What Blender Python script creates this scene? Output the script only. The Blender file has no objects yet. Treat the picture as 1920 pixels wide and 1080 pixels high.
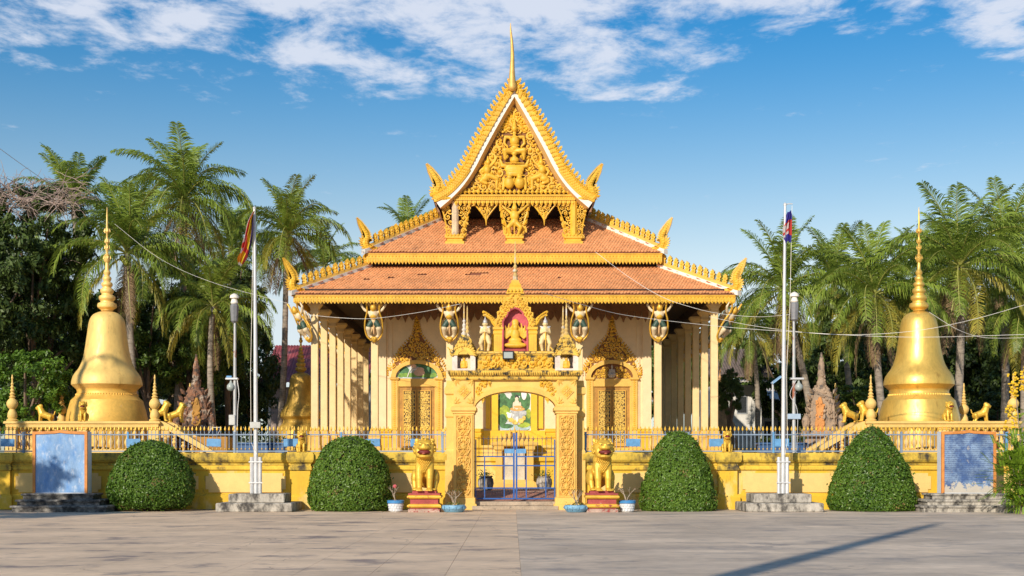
import bpy, math, random
import numpy as np
from mathutils import Vector, Matrix, Euler

sc = bpy.context.scene
COL = sc.collection
R = math.radians
PI = math.pi

# ------------------------------------------------------------------ camera
F, HZ, EYE = 2470.0, 865.0, 1.6          # focal length and horizon row of the 1920 px photograph, eye height in metres
cam = bpy.data.cameras.new('camera')
cam.sensor_width = 36.0
cam.lens = F / 1920 * 36.0
cam.shift_y = (HZ - 540) / 1920
cam.clip_start, cam.clip_end = 0.1, 3000
cam_ob = bpy.data.objects.new('camera', cam)
cam_ob.location = (0, 0, EYE)
cam_ob.rotation_euler = (R(90), 0, 0)
COL.objects.link(cam_ob)
sc.camera = cam_ob

# ------------------------------------------------------------------ sun, sky, exposure
SUN = Vector((0.51, 1.0, -0.50)).normalized()       # direction the light travels
sun = bpy.data.lights.new('sun', 'SUN')
sun.energy = 4.4
sun.angle = R(0.53)
sun.color = (1.0, 0.895, 0.735)
sun_ob = bpy.data.objects.new('sun', sun)
sun_ob.rotation_euler = SUN.to_track_quat('-Z', 'Y').to_euler()
sun_ob.location = (-20, -40, 30)
COL.objects.link(sun_ob)

world = bpy.data.worlds.new('World')
sc.world = world
world.use_nodes = True
SKY_STRENGTH = 0.105
CLOUD_STRENGTH = 0.82


def make_sky():
    nt = world.node_tree
    N, L = nt.nodes, nt.links
    N.clear()

    def n(t, **k):
        x = N.new(t)
        for a, b in k.items():
            setattr(x, a, b)
        return x

    def math_(op, a, b=None, clamp=False):
        x = n('ShaderNodeMath', operation=op, use_clamp=clamp)
        for i, q in enumerate((a, b)):
            if q is None:
                continue
            if isinstance(q, (int, float)):
                x.inputs[i].default_value = q
            else:
                L.new(q, x.inputs[i])
        return x.outputs[0]

    out = n('ShaderNodeOutputWorld')
    sky = n('ShaderNodeTexSky', sky_type='NISHITA')
    sky.sun_disc = False
    sky.sun_elevation = R(24)
    sky.sun_rotation = math.atan2(-SUN.x, -SUN.y)
    sky.altitude = 0
    sky.air_density, sky.dust_density, sky.ozone_density = 1.0, 0.15, 2.2
    hs = n('ShaderNodeHueSaturation')
    hs.inputs['Saturation'].default_value = 1.28
    hs.inputs['Hue'].default_value = 0.487
    L.new(sky.outputs[0], hs.inputs['Color'])
    b1 = n('ShaderNodeBackground')
    b1.inputs[1].default_value = SKY_STRENGTH
    b2 = n('ShaderNodeBackground')
    b2.inputs[0].default_value = (0.83, 0.88, 1.0, 1)
    b2.inputs[1].default_value = CLOUD_STRENGTH
    tc = n('ShaderNodeTexCoord')
    sep = n('ShaderNodeSeparateXYZ')
    L.new(tc.outputs['Generated'], sep.inputs[0])
    z = math_('MAXIMUM', sep.outputs[2], 0.03)
    # the photograph's air: pale towards the horizon, clear deep blue higher up
    air = n('ShaderNodeMapRange', interpolation_type='SMOOTHSTEP')
    air.inputs['From Min'].default_value = 0.12
    air.inputs['From Max'].default_value = 0.36
    L.new(sep.outputs[2], air.inputs['Value'])
    tint = n('ShaderNodeMix', data_type='RGBA')
    tint.inputs['A'].default_value = (1.95, 1.16, .96, 1)
    tint.inputs['B'].default_value = (.23, .77, 1.04, 1)
    L.new(air.outputs[0], tint.inputs['Factor'])
    low = n('ShaderNodeMapRange', interpolation_type='SMOOTHSTEP')
    low.inputs['From Min'].default_value = 0.0
    low.inputs['From Max'].default_value = 0.16
    L.new(sep.outputs[2], low.inputs['Value'])
    tlow = n('ShaderNodeMix', data_type='RGBA')
    tlow.inputs['A'].default_value = (.62, .74, 1.02, 1)
    tlow.inputs['B'].default_value = (1.95, 1.16, .96, 1)
    L.new(low.outputs[0], tlow.inputs['Factor'])
    L.new(tlow.outputs['Result'], tint.inputs['A'])
    mul_ = n('ShaderNodeMix', data_type='RGBA', blend_type='MULTIPLY')
    mul_.inputs['Factor'].default_value = 1.0
    L.new(hs.outputs[0], mul_.inputs['A'])
    L.new(tint.outputs['Result'], mul_.inputs['B'])
    L.new(mul_.outputs['Result'], b1.inputs[0])
    comb = n('ShaderNodeCombineXYZ')
    L.new(math_('DIVIDE', sep.outputs[0], z), comb.inputs[0])
    L.new(math_('MULTIPLY', math_('DIVIDE', sep.outputs[1], z), 0.75), comb.inputs[1])

    def noise(scale, detail, rough, w):
        x = n('ShaderNodeTexNoise', noise_dimensions='4D')
        x.inputs['Scale'].default_value = scale
        x.inputs['Detail'].default_value = detail
        x.inputs['Roughness'].default_value = rough
        x.inputs['W'].default_value = w
        x.inputs['Distortion'].default_value = 0.25
        L.new(comb.outputs[0], x.inputs['Vector'])
        return x.outputs['Fac']
    fine = noise(5.5, 10, 0.64, 3.1)
    big = noise(1.3, 3, 0.5, 7.7)
    # where the clouds of the photograph gather: soft lobes in the sky's own directions
    lobes = [(1380, -10, 430, 40, .17), (640, 0, 330, 36, .11), (860, 40, 130, 30, .08), (120, 80, 130, 45, .11), (300, 45, 170, 40, .10),
             (1090, 140, 90, 30, .16), (810, 155, 95, 26, .15), (610, 120, 70, 16, .16), (1900, 30, 60, 55, .19),
             (1330, 105, 70, 12, .12), (1210, 168, 50, 6, .12), (1190, 185, 60, 4, .12), (770, 255, 50, 6, .07), (1820, 265, 90, 40, .06), (560, 180, 80, 14, .07)]
    acc = None
    for (px, py, sx, sy, amp) in lobes:
        d = Vector(((px - 960) / F, 1, (HZ - py) / F))
        ln = d.length
        d.normalize()
        sub = n('ShaderNodeVectorMath', operation='SUBTRACT')
        L.new(tc.outputs['Generated'], sub.inputs[0])
        sub.inputs[1].default_value = d
        mul = n('ShaderNodeVectorMath', operation='MULTIPLY')
        L.new(sub.outputs[0], mul.inputs[0])
        mul.inputs[1].default_value = (F * ln / sx / 2.0, 4.0, F * ln / sy / 2.0)
        le = n('ShaderNodeVectorMath', operation='LENGTH')
        L.new(mul.outputs[0], le.inputs[0])
        g = math_('EXPONENT', math_('MULTIPLY', math_('POWER', le.outputs['Value'], 2.0), -1.0))
        g = math_('MULTIPLY', g, amp)
        acc = g if acc is None else math_('ADD', acc, g)
    dens = math_('ADD', math_('MULTIPLY', fine, 0.85), math_('MULTIPLY', big, 0.15))
    dens = math_('ADD', dens, acc)
    hi = n('ShaderNodeMapRange', interpolation_type='SMOOTHSTEP')      # unseen cloud thickened overhead to whiten the sky fill in shadows
    hi.inputs['From Min'].default_value = 0.335
    hi.inputs['From Max'].default_value = 0.50
    hi.inputs['To Max'].default_value = 0.13
    L.new(sep.outputs[2], hi.inputs['Value'])
    dens = math_('ADD', dens, hi.outputs[0])
    mr = n('ShaderNodeMapRange', interpolation_type='SMOOTHSTEP')
    mr.inputs['From Min'].default_value = 0.60
    mr.inputs['From Max'].default_value = 0.80
    mr.inputs['To Max'].default_value = 0.88
    L.new(dens, mr.inputs['Value'])
    mix = n('ShaderNodeMixShader')
    L.new(mr.outputs[0], mix.inputs[0])
    L.new(b1.outputs[0], mix.inputs[1])
    L.new(b2.outputs[0], mix.inputs[2])
    L.new(mix.outputs[0], out.inputs[0])


make_sky()
sc.view_settings.view_transform = 'Standard'
sc.view_settings.look = 'None'
sc.view_settings.gamma = 1.0
sc.view_settings.use_curve_mapping = False
sc.view_settings.exposure = 0.16
sc.render.engine = 'CYCLES'
sc.cycles.max_bounces = 6
sc.cycles.use_denoising = True


def W(px, py, Y):
    """world x and z of what the photograph shows at a pixel, for a thing standing Y metres away"""
    return (px - 960) / F * Y, EYE + (HZ - py) / F * Y


AX = 0.107                                  # the temple's axis of symmetry

# ------------------------------------------------------------------ materials
MATS = {}


def mat(name, col, rough=0.6, metal=0.0, var=0.12, vscale=2.5, grime=None, bump=None, island=0.0, spec=0.5, stretch=(1, 1, 1), second=None, lacquer=0, cracks=None):
    """weathered surface: base colour, slow and fine value variation, grime = (colour, low, high, scale), bump = (scale, strength, distance)"""
    if name in MATS:
        return MATS[name]
    m = bpy.data.materials.new(name)
    m.use_nodes = True
    nt = m.node_tree
    N, L = nt.nodes, nt.links
    b = N['Principled BSDF']
    b.inputs['Roughness'].default_value = rough
    b.inputs['Metallic'].default_value = metal
    b.inputs['Specular IOR Level'].default_value = spec
    if lacquer:
        b.inputs['Coat Weight'].default_value = lacquer
        b.inputs['Coat Roughness'].default_value = 0.25
    geo = N.new('ShaderNodeNewGeometry')
    mp = N.new('ShaderNodeMapping')
    mp.inputs['Scale'].default_value = stretch
    L.new(geo.outputs['Position'], mp.inputs['Vector'])

    def noise(scale, detail=5, rough_=0.6):
        x = N.new('ShaderNodeTexNoise')
        x.inputs['Scale'].default_value = scale
        x.inputs['Detail'].default_value = detail
        x.inputs['Roughness'].default_value = rough_
        L.new(mp.outputs[0], x.inputs['Vector'])
        return x.outputs['Fac']

    def mixc(fac, a, c, blend='MIX'):
        x = N.new('ShaderNodeMix')
        x.data_type = 'RGBA'
        x.blend_type = blend
        if isinstance(fac, float):
            x.inputs['Factor'].default_value = fac
        else:
            L.new(fac, x.inputs['Factor'])
        for sock, q in ((x.inputs['A'], a), (x.inputs['B'], c)):
            if isinstance(q, tuple):
                sock.default_value = (*q, 1) if len(q) == 3 else q
            else:
                L.new(q, sock)
        return x.outputs['Result']

    def ramp(v, lo, hi, tlo=0., thi=1.):
        x = N.new('ShaderNodeMapRange')
        x.interpolation_type = 'SMOOTHSTEP'
        x.inputs['From Min'].default_value = lo
        x.inputs['From Max'].default_value = hi
        x.inputs['To Min'].default_value = tlo
        x.inputs['To Max'].default_value = thi
        L.new(v, x.inputs['Value'])
        return x.outputs[0]
    c = col
    if second:                                     # a second colour in patches
        c = mixc(ramp(noise(second[1]), second[2], second[3]), col, second[0])
    dark = tuple(x * (1 - var) for x in col)
    if var:
        f = ramp(noise(vscale), 0.3, 0.7, -var, var)
        g = N.new('ShaderNodeMath')
        g.operation = 'ADD'
        L.new(f, g.inputs[0])
        g.inputs[1].default_value = 1.0
        f2 = ramp(noise(vscale * 9, 3), 0.3, 0.7, -var * .6, var * .6)
        g2 = N.new('ShaderNodeMath')
        g2.operation = 'ADD'
        L.new(g.outputs[0], g2.inputs[0])
        L.new(f2, g2.inputs[1])
        val = g2.outputs[0]
        if island:
            h = ramp(geo.outputs['Random Per Island'], 0, 1, -island, island)
            g3 = N.new('ShaderNodeMath')
            g3.operation = 'ADD'
            L.new(val, g3.inputs[0])
            L.new(h, g3.inputs[1])
            val = g3.outputs[0]
        vm = N.new('ShaderNodeVectorMath')
        vm.operation = 'SCALE'
        if isinstance(c, tuple):
            vm.inputs[0].default_value = c
        else:
            L.new(c, vm.inputs[0])
        L.new(val, vm.inputs['Scale'])
        c = vm.outputs[0]
    if grime:
        gc, lo, hi, gs = grime
        c = mixc(ramp(noise(gs, 8, 0.68), lo, hi), c, gc)
    if cracks:                                     # wandering hairline cracks and patches of dried puddle
        cc, cs = cracks
        wob = N.new('ShaderNodeVectorMath')
        wob.operation = 'ADD'
        nv = N.new('ShaderNodeTexNoise')
        nv.inputs['Scale'].default_value = 1.3
        nv.inputs['Detail'].default_value = 4
        L.new(geo.outputs['Position'], nv.inputs['Vector'])
        L.new(geo.outputs['Position'], wob.inputs[0])
        L.new(nv.outputs['Color'], wob.inputs[1])
        vo = N.new('ShaderNodeTexVoronoi')
        vo.feature = 'DISTANCE_TO_EDGE'
        vo.inputs['Scale'].default_value = cs
        L.new(wob.outputs[0], vo.inputs['Vector'])
        x = N.new('ShaderNodeMath')
        x.operation = 'MULTIPLY'
        L.new(ramp(vo.outputs['Distance'], .001, .007, .55, 0), x.inputs[0])
        L.new(ramp(noise(.45, 2), .48, .60), x.inputs[1])
        c = mixc(x.outputs[0], c, cc)
        c = mixc(ramp(noise(.33, 7, .72), .48, .72, 0, .42), c, tuple(q * 1.9 for q in cc))
    if isinstance(c, tuple):
        b.inputs['Base Color'].default_value = (*c, 1)
    else:
        L.new(c, b.inputs['Base Color'])
    if bump:
        bs, st, dist = bump
        bn = N.new('ShaderNodeBump')
        bn.inputs['Strength'].default_value = st
        bn.inputs['Distance'].default_value = dist
        L.new(noise(bs, 6), bn.inputs['Height'])
        L.new(bn.outputs[0], b.inputs['Normal'])
    if rough < 0.55 and var:
        L.new(ramp(noise(vscale * 4), 0.2, 0.8, rough * .8, min(1, rough * 1.3)), b.inputs['Roughness'])
    MATS[name] = m
    return m


def leaf_mat(name, col, col2, trans=0.25, rough=0.45):
    if name in MATS:
        return MATS[name]
    m = bpy.data.materials.new(name)
    m.use_nodes = True
    nt = m.node_tree
    N, L = nt.nodes, nt.links
    b = N['Principled BSDF']
    b.inputs['Roughness'].default_value = rough
    b.inputs['Specular IOR Level'].default_value = 0.4
    geo = N.new('ShaderNodeNewGeometry')
    oi = N.new('ShaderNodeObjectInfo')
    ns = N.new('ShaderNodeTexNoise')
    ns.inputs['Scale'].default_value = 0.9
    L.new(geo.outputs['Position'], ns.inputs['Vector'])
    ad = N.new('ShaderNodeMath')
    ad.operation = 'ADD'
    L.new(geo.outputs['Random Per Island'], ad.inputs[0])
    L.new(ns.outputs['Fac'], ad.inputs[1])
    ad2 = N.new('ShaderNodeMath')
    ad2.operation = 'MULTIPLY_ADD'
    L.new(oi.outputs['Random'], ad2.inputs[0])
    ad2.inputs[1].default_value = 0.5
    L.new(ad.outputs[0], ad2.inputs[2])
    mr = N.new('ShaderNodeMapRange')
    mr.inputs['From Min'].default_value = 0.35
    mr.inputs['From Max'].default_value = 1.65
    L.new(ad2.outputs[0], mr.inputs['Value'])
    mx = N.new('ShaderNodeMix')
    mx.data_type = 'RGBA'
    mx.inputs['A'].default_value = (*col, 1)
    mx.inputs['B'].default_value = (*col2, 1)
    L.new(mr.outputs[0], mx.inputs['Factor'])
    L.new(mx.outputs['Result'], b.inputs['Base Color'])
    if trans:
        tr = N.new('ShaderNodeBsdfTranslucent')
        L.new(mx.outputs['Result'], tr.inputs['Color'])
        ms = N.new('ShaderNodeMixShader')
        ms.inputs[0].default_value = trans
        L.new(b.outputs[0], ms.inputs[1])
        L.new(tr.outputs[0], ms.inputs[2])
        L.new(ms.outputs[0], N['Material Output'].inputs['Surface'])
    MATS[name] = m
    return m


# ------------------------------------------------------------------ mesh builder
LOC = {}                                     # world position of every parent


class MB:
    def __init__(s):
        s.v, s.f, s.m = [], [], []

    def add(s, vs, fs, m=0):
        n = len(s.v)
        s.v.extend([tuple(p) for p in vs])
        s.f.extend([tuple(i + n for i in f) for f in fs])
        s.m.extend([m] * len(fs))

    def join(s, o, M=None, m=None):
        n = len(s.v)
        s.v.extend([tuple(M @ Vector(p)) for p in o.v] if M is not None else o.v)
        s.f.extend([tuple(i + n for i in f) for f in o.f])
        s.m.extend(o.m if m is None else [m] * len(o.m))

    def rings(s, rings, m=0, cap=(True, True), close=True):
        """loft equal-length rings of points"""
        n = len(rings[0])
        vs = [p for r in rings for p in r]
        fs = []
        k = n if close else n - 1
        for i in range(len(rings) - 1):
            for j in range(k):
                a, b = i * n + j, i * n + (j + 1) % n
                fs.append((a, b, b + n, a + n))
        if cap[0]:
            fs.append(tuple(range(n))[::-1])
        if cap[1]:
            fs.append(tuple(range((len(rings) - 1) * n, len(rings) * n)))
        s.add(vs, fs, m)

    def box(s, x0, x1, y0, y1, z0, z1, m=0, c=0.0):
        cx, cy, hx, hy = (x0 + x1) / 2, (y0 + y1) / 2, abs(x1 - x0) / 2, abs(y1 - y0) / 2
        z0, z1 = min(z0, z1), max(z0, z1)
        if c:
            s.stack(cx, cy, [(hx - c, hy - c, z0), (hx, hy, z0 + c), (hx, hy, z1 - c), (hx - c, hy - c, z1)], m, c)
        else:
            s.stack(cx, cy, [(hx, hy, z0), (hx, hy, z1)], m)

    def stack(s, cx, cy, prof, m=0, c=0.0, cap=(True, True)):
        """rectangular rings (half width, half depth, z), corners cut by c"""
        rings = []
        for hx, hy, z in prof:
            if c:
                k = min(c, hx * .45, hy * .45)
                q = [(-hx + k, -hy), (hx - k, -hy), (hx, -hy + k), (hx, hy - k), (hx - k, hy), (-hx + k, hy), (-hx, hy - k), (-hx, -hy + k)]
            else:
                q = [(-hx, -hy), (hx, -hy), (hx, hy), (-hx, hy)]
            rings.append([(cx + a, cy + b, z) for a, b in q])
        s.rings(rings, m, cap)

    def lathe(s, prof, n, cx=0., cy=0., m=0, cap=(True, True), a0=0.):
        s.rings([[(cx + r * math.cos(a0 + 2 * PI * j / n), cy + r * math.sin(a0 + 2 * PI * j / n), z) for j in range(n)] for r, z in prof], m, cap)

    def poly(s, pts, y0, y1, m=0, back=True):
        """outline in the x-z plane (counter-clockwise seen from -y) given thickness from y0 (front) to y1"""
        n = len(pts)
        vs = [(x, y0, z) for x, z in pts] + [(x, y1, z) for x, z in pts]
        fs = [tuple(range(n))]
        for i in range(n):
            j = (i + 1) % n
            fs.append((j, i, i + n, j + n))
        if back:
            fs.append(tuple(range(2 * n - 1, n - 1, -1)))
        s.add(vs, fs, m)

    def extr(s, prof, x0, x1, m=0):
        """profile of (y, z) points run along x"""
        n = len(prof)
        s.rings([[(x0, y, z) for y, z in prof], [(x1, y, z) for y, z in prof]], m)

    def tube(s, pts, rads, n=6, m=0, cap=True, flat=1.0):
        pts = [Vector(p) for p in pts]
        if isinstance(rads, (int, float)):
            rads = [rads] * len(pts)
        rings = []
        up = Vector((0, 1, 0)) if abs((pts[-1] - pts[0]).normalized().y) < 0.9 else Vector((1, 0, 0))
        for i, p in enumerate(pts):
            t = (pts[min(i + 1, len(pts) - 1)] - pts[max(i - 1, 0)])
            if t.length < 1e-9:
                t = Vector((0, 0, 1))
            t.normalize()
            b = up - t * up.dot(t)
            if b.length < 1e-4:
                b = t.orthogonal()
            b.normalize()
            a = t.cross(b)
            r = rads[i]
            rings.append([p + a * (r * math.cos(2 * PI * (j + .5) / n)) + b * (r * flat * math.sin(2 * PI * (j + .5) / n)) for j in range(n)])
        s.rings(rings, m, (cap, cap))

    def ell(s, c, r, nu=10, nv=6, m=0, rot=None):
        c = Vector(c)
        if isinstance(r, (int, float)):
            r = (r, r, r)
        vs = []
        M = Euler(rot).to_matrix() if rot else None
        for i in range(1, nv):
            th = PI * i / nv
            for j in range(nu):
                ph = 2 * PI * j / nu
                p = Vector((r[0] * math.sin(th) * math.cos(ph), r[1] * math.sin(th) * math.sin(ph), -r[2] * math.cos(th)))
                vs.append(c + (M @ p if M else p))
        lo, hi = Vector((0, 0, -r[2])), Vector((0, 0, r[2]))
        vs += [c + (M @ lo if M else lo), c + (M @ hi if M else hi)]
        fs = []
        for i in range(nv - 2):
            for j in range(nu):
                a, b = i * nu + j, i * nu + (j + 1) % nu
                fs.append((a, b, b + nu, a + nu))
        b0, t0 = len(vs) - 2, len(vs) - 1
        for j in range(nu):
            fs.append((b0, (j + 1) % nu, j))
            fs.append((t0, (nv - 2) * nu + j, (nv - 2) * nu + (j + 1) % nu))
        s.add(vs, fs, m)

    # --- carved ornament, lying in an x-z plane facing -y
    def scroll(s, cx, cz, y, r, turns=1.4, d=1, a0=0., th=0.02, m=0, boss=True, relief=1.0, n=4):
        k = max(6, int(9 * turns))
        pts, rad = [], []
        for i in range(k + 1):
            t = i / k
            rr = r * (1 - .82 * t)
            a = a0 + d * t * turns * 2 * PI
            pts.append((cx + rr * math.cos(a), y - th * .6 * relief * (0.3 + t), cz + rr * math.sin(a)))
            rad.append(th * (1.15 - .45 * t))
        s.tube(pts, rad, n, m, flat=relief)
        if boss:
            s.ell((cx, y - th * relief, cz), (th * 1.7, th * 1.7 * relief, th * 1.7), 6, 4, m)

    def leaf(s, x, z, y, ln, wd, ang, dep, m=0):
        c, q = math.cos(ang), math.sin(ang)

        def P(u, v, d):
            return (x + u * c - v * q, y - d, z + u * q + v * c)
        s.add([P(0, 0, 0), P(ln * .45, -wd / 2, 0), P(ln, 0, 0.2 * dep), P(ln * .45, wd / 2, 0), P(ln * .4, 0, dep)],
              [(0, 1, 4), (1, 2, 4), (2, 3, 4), (3, 0, 4)], m)

    def fill(s, inside, x0, x1, z0, z1, cell, y, rng, th=0.02, m=0, leaves=2, relief=1.0):
        """cover a region with interlocking scrolls and leaves"""
        row = 0
        z = z0 + cell * .5
        while z < z1:
            x = x0 + (cell * .5 if row % 2 else 0)
            k = row
            while x <= x1:
                px, pz = x + rng.uniform(-.08, .08) * cell, z + rng.uniform(-.08, .08) * cell
                if inside(px, pz):
                    rr = cell * rng.uniform(.46, .58)
                    a0 = rng.uniform(0, 2 * PI)
                    s.scroll(px, pz, y, rr, rng.uniform(1.0, 1.5), 1 if k % 2 else -1, a0, th * rng.uniform(.85, 1.15), m, relief=relief)
                    for _ in range(leaves):
                        a = rng.uniform(0, 2 * PI)
                        lx, lz = px + rr * .95 * math.cos(a), pz + rr * .95 * math.sin(a)
                        if inside(lx, lz):
                            s.leaf(lx, lz, y, cell * .42, cell * .22, a + rng.choice((-1, 1)) * rng.uniform(.5, 1.2), th * 1.8 * relief, m)
                x += cell
                k += 1
            z += cell * .86
            row += 1

    def build(s, name, mats, parent=None, at=None, smooth=None, loc=None):
        """link as ONE object. Vertices are in world space unless loc is given (then they are local and loc is the place under the parent)."""
        me = bpy.data.meshes.new(name)
        pl = LOC.get(parent.name, Vector()) if parent is not None else Vector()
        v = np.array(s.v, dtype=float).reshape(-1, 3)
        if loc is None:
            at = Vector(at) if at is not None else pl
            v = v - np.array(at)
            loc = at - pl
        me.from_pydata(v.tolist(), [], s.f)
        if not isinstance(mats, (list, tuple)):
            mats = [mats]
        for q in mats:
            me.materials.append(q)
        if len(mats) > 1:
            me.polygons.foreach_set('material_index', np.array(s.m, dtype=np.int32))
        if smooth:
            me.polygons.foreach_set('use_smooth', np.ones(len(me.polygons), dtype=bool))
            me.set_sharp_from_angle(angle=R(smooth))
        me.update()
        o = bpy.data.objects.new(name, me)
        COL.objects.link(o)
        o.location = loc
        if parent is not None:
            o.parent = parent
        LOC[o.name] = pl + Vector(loc)
        return o


def tag(o, label, cat, group=None, kind=None):
    o['label'] = label
    o['category'] = cat
    if group:
        o['group'] = group
    if kind:
        o['kind'] = kind
    return o


def thing(name, label, cat, loc=(0, 0, 0), group=None, rz=0.0):
    o = bpy.data.objects.new(name, None)
    o.empty_display_size = 0.2
    COL.objects.link(o)
    o.location = loc
    o.rotation_euler = (0, 0, rz)
    LOC[o.name] = Vector(loc)
    return tag(o, label, cat, group)


def place(src, name=None, parent=None, loc=(0, 0, 0), rot=(0, 0, 0), scale=1.0):
    """another object with the same mesh (a repeated part)"""
    o = src.copy()
    COL.objects.link(o)
    if name:
        o.name = name
    o.parent = parent
    o.location = loc
    o.rotation_euler = rot
    o.scale = (scale, scale, scale) if isinstance(scale, (int, float)) else scale
    return o


def kids(o):
    return [c for c in bpy.data.objects if c.parent is o]


def dup(root, loc, rz, label, group=None, scale=1.0, tree=None):
    r = root.copy()
    COL.objects.link(r)
    r.location = loc
    r.rotation_euler = (0, 0, rz)
    r.scale = (scale, scale, scale) if isinstance(scale, (int, float)) else scale
    r['label'] = label
    if group:
        r['group'] = group
    for ch in root.children:
        c = ch.copy()
        COL.objects.link(c)
        c.parent = r
        for g in ch.children:
            d = g.copy()
            COL.objects.link(d)
            d.parent = c
    return r


def blob(name, prims, voxel, mats, parent=None, loc=(0, 0, 0), relax=2):
    """one continuous sculpted surface grown round a list of ellipsoids ('s', centre, radii, rot, material) and
    tapered limbs ('c', p0, p1, r0, r1, material)"""
    mb = MB()
    for p in prims:
        if p[0] == 's':
            mb.ell(p[1], p[2], 14, 9, 0, p[3])
        else:
            p0, p1, r0, r1 = Vector(p[1]), Vector(p[2]), p[3], p[4]
            mb.tube([p0, p1], [r0, r1], 9)
            mb.ell(p0, r0, 9, 6)
            mb.ell(p1, r1, 9, 6)
    me = bpy.data.meshes.new(name)
    me.from_pydata(mb.v, [], mb.f)
    tmp = bpy.data.objects.new('tmp', me)
    COL.objects.link(tmp)
    md = tmp.modifiers.new('r', 'REMESH')
    md.mode = 'VOXEL'
    md.voxel_size = voxel
    if relax:
        sm = tmp.modifiers.new('s', 'SMOOTH')
        sm.factor = 0.5
        sm.iterations = relax
    dg = bpy.context.evaluated_depsgraph_get()
    m2 = bpy.data.meshes.new_from_object(tmp.evaluated_get(dg))
    bpy.data.objects.remove(tmp)
    bpy.data.meshes.remove(me)
    m2.name = name
    m2.materials.clear()
    if not isinstance(mats, (list, tuple)):
        mats = [mats]
    for q in mats:
        m2.materials.append(q)
    nf = len(m2.polygons)
    if len(mats) > 1 and nf:
        vc = np.empty(len(m2.vertices) * 3)
        m2.vertices.foreach_get('co', vc)
        vc = vc.reshape(-1, 3)
        ce = np.empty(nf * 3)
        m2.polygons.foreach_get('center', ce)
        ce = ce.reshape(-1, 3)
        best = np.full(nf, 1e9)
        idx = np.zeros(nf, dtype=np.int32)
        for p in prims:
            if p[0] == 's':
                r = np.array(p[2] if not isinstance(p[2], (int, float)) else (p[2],) * 3)
                q = ce - np.array(p[1])
                if p[3]:
                    q = q @ np.array(Euler(p[3]).to_matrix())
                d = (np.linalg.norm(q / r, axis=1) - 1) * r.min()
                mi = p[4] if len(p) > 4 else 0
            else:
                a, b = np.array(p[1], float), np.array(p[2], float)
                ab = b - a
                t = np.clip(((ce - a) @ ab) / max(1e-9, ab @ ab), 0, 1)
                d = np.linalg.norm(ce - (a + t[:, None] * ab), axis=1) - (p[3] + t * (p[4] - p[3]))
                mi = p[5] if len(p) > 5 else 0
            k = d < best
            best[k] = d[k]
            idx[k] = mi
        m2.polygons.foreach_set('material_index', idx)
    m2.polygons.foreach_set('use_smooth', np.ones(nf, dtype=bool))
    m2.update()
    o = bpy.data.objects.new(name, m2)
    COL.objects.link(o)
    o.location = loc
    if parent is not None:
        o.parent = parent
    return o


def mirror(prims):
    """add the other side of every primitive that is off the middle"""
    out = []
    for p in prims:
        out.append(p)
        if p[0] == 's':
            if abs(p[1][0]) > 1e-6:
                rot = (p[3][0], -p[3][1], -p[3][2]) if p[3] else None
                out.append(('s', (-p[1][0], p[1][1], p[1][2]), p[2], rot, *p[4:]))
        elif abs(p[1][0]) > 1e-6 or abs(p[2][0]) > 1e-6:
            out.append(('c', (-p[1][0], p[1][1], p[1][2]), (-p[2][0], p[2][1], p[2][2]), *p[3:]))
    return out


def smooth_curve(pts, n=8):
    """Catmull-Rom through points of any dimension"""
    P = [np.array(p, float) for p in pts]
    P = [2 * P[0] - P[1]] + P + [2 * P[-1] - P[-2]]
    out = []
    for i in range(1, len(P) - 2):
        for k in range(n):
            t = k / n
            a, b, c, d = P[i - 1], P[i], P[i + 1], P[i + 2]
            out.append(tuple(0.5 * ((2 * b) + (c - a) * t + (2 * a - 5 * b + 4 * c - d) * t * t + (3 * b - a - 3 * c + d) * t ** 3)))
    out.append(tuple(P[-2]))
    return out


BLACK = (0.035, 0.03, 0.025)
cream = mat('cream_plaster', (0.80, 0.61, 0.37), 0.75, var=.05, grime=((0.45, 0.33, 0.18), .62, .85, 1.3), bump=(30, .15, .01))
col_cream = mat('column_plaster', (0.79, 0.58, 0.29), 0.7, var=.06, grime=((0.42, 0.28, 0.10), .62, .86, 2.1), bump=(30, .15, .01))
yellow_wall = mat('yellow_wall_paint', (0.70, 0.43, 0.025), 0.7, var=.08, grime=((0.20, 0.13, 0.035), .58, .76, 2.6), stretch=(1, 1, .45), bump=(25, .25, .01), second=((0.74, 0.52, 0.16), 0.8, .55, .62))
panel_yellow = mat('pale_panel_paint', (0.80, 0.54, 0.19), 0.75, var=.05, grime=((0.40, 0.26, 0.08), .66, .84, 2.0), bump=(25, .2, .01))
cap_yellow = mat('mildewed_coping_paint', (0.62, 0.42, 0.05), 0.8, var=.15, grime=(BLACK, .43, .68, 3.0), bump=(22, .5, .02), stretch=(.8, 1, .5))
ledge_yellow = mat('streaked_ledge_paint', (0.72, 0.47, 0.05), 0.8, var=.12, grime=((0.10, 0.075, 0.03), .52, .70, 3.2), bump=(22, .4, .02), stretch=(1, 1, .5))
orn = mat('ornament_yellow', (0.72, 0.41, 0.032), 0.5, var=.12, grime=((0.22, 0.12, 0.02), .62, .8, 5), bump=(40, .3, .01), spec=.5)
orn_shade = mat('ornament_ground_shade', (0.20, 0.075, 0.012), 0.65, var=.15)  # brown ground deepened so its colour stands in for shade between the carving
orn_pale = mat('pale_ornament', (0.72, 0.43, 0.085), 0.6, var=.1, grime=((0.3, 0.18, 0.05), .62, .82, 5), bump=(40, .3, .01))
gate_yellow = mat('gate_yellow', (0.75, 0.47, 0.115), 0.65, var=.08, grime=((0.28, 0.17, 0.05), .63, .82, 2.4), bump=(30, .3, .01))
gate_stained = mat('stained_gate_yellow', (0.70, 0.44, 0.07), 0.75, var=.15, grime=((0.05, 0.042, 0.03), .48, .63, 4.5), bump=(30, .4, .015))
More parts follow.
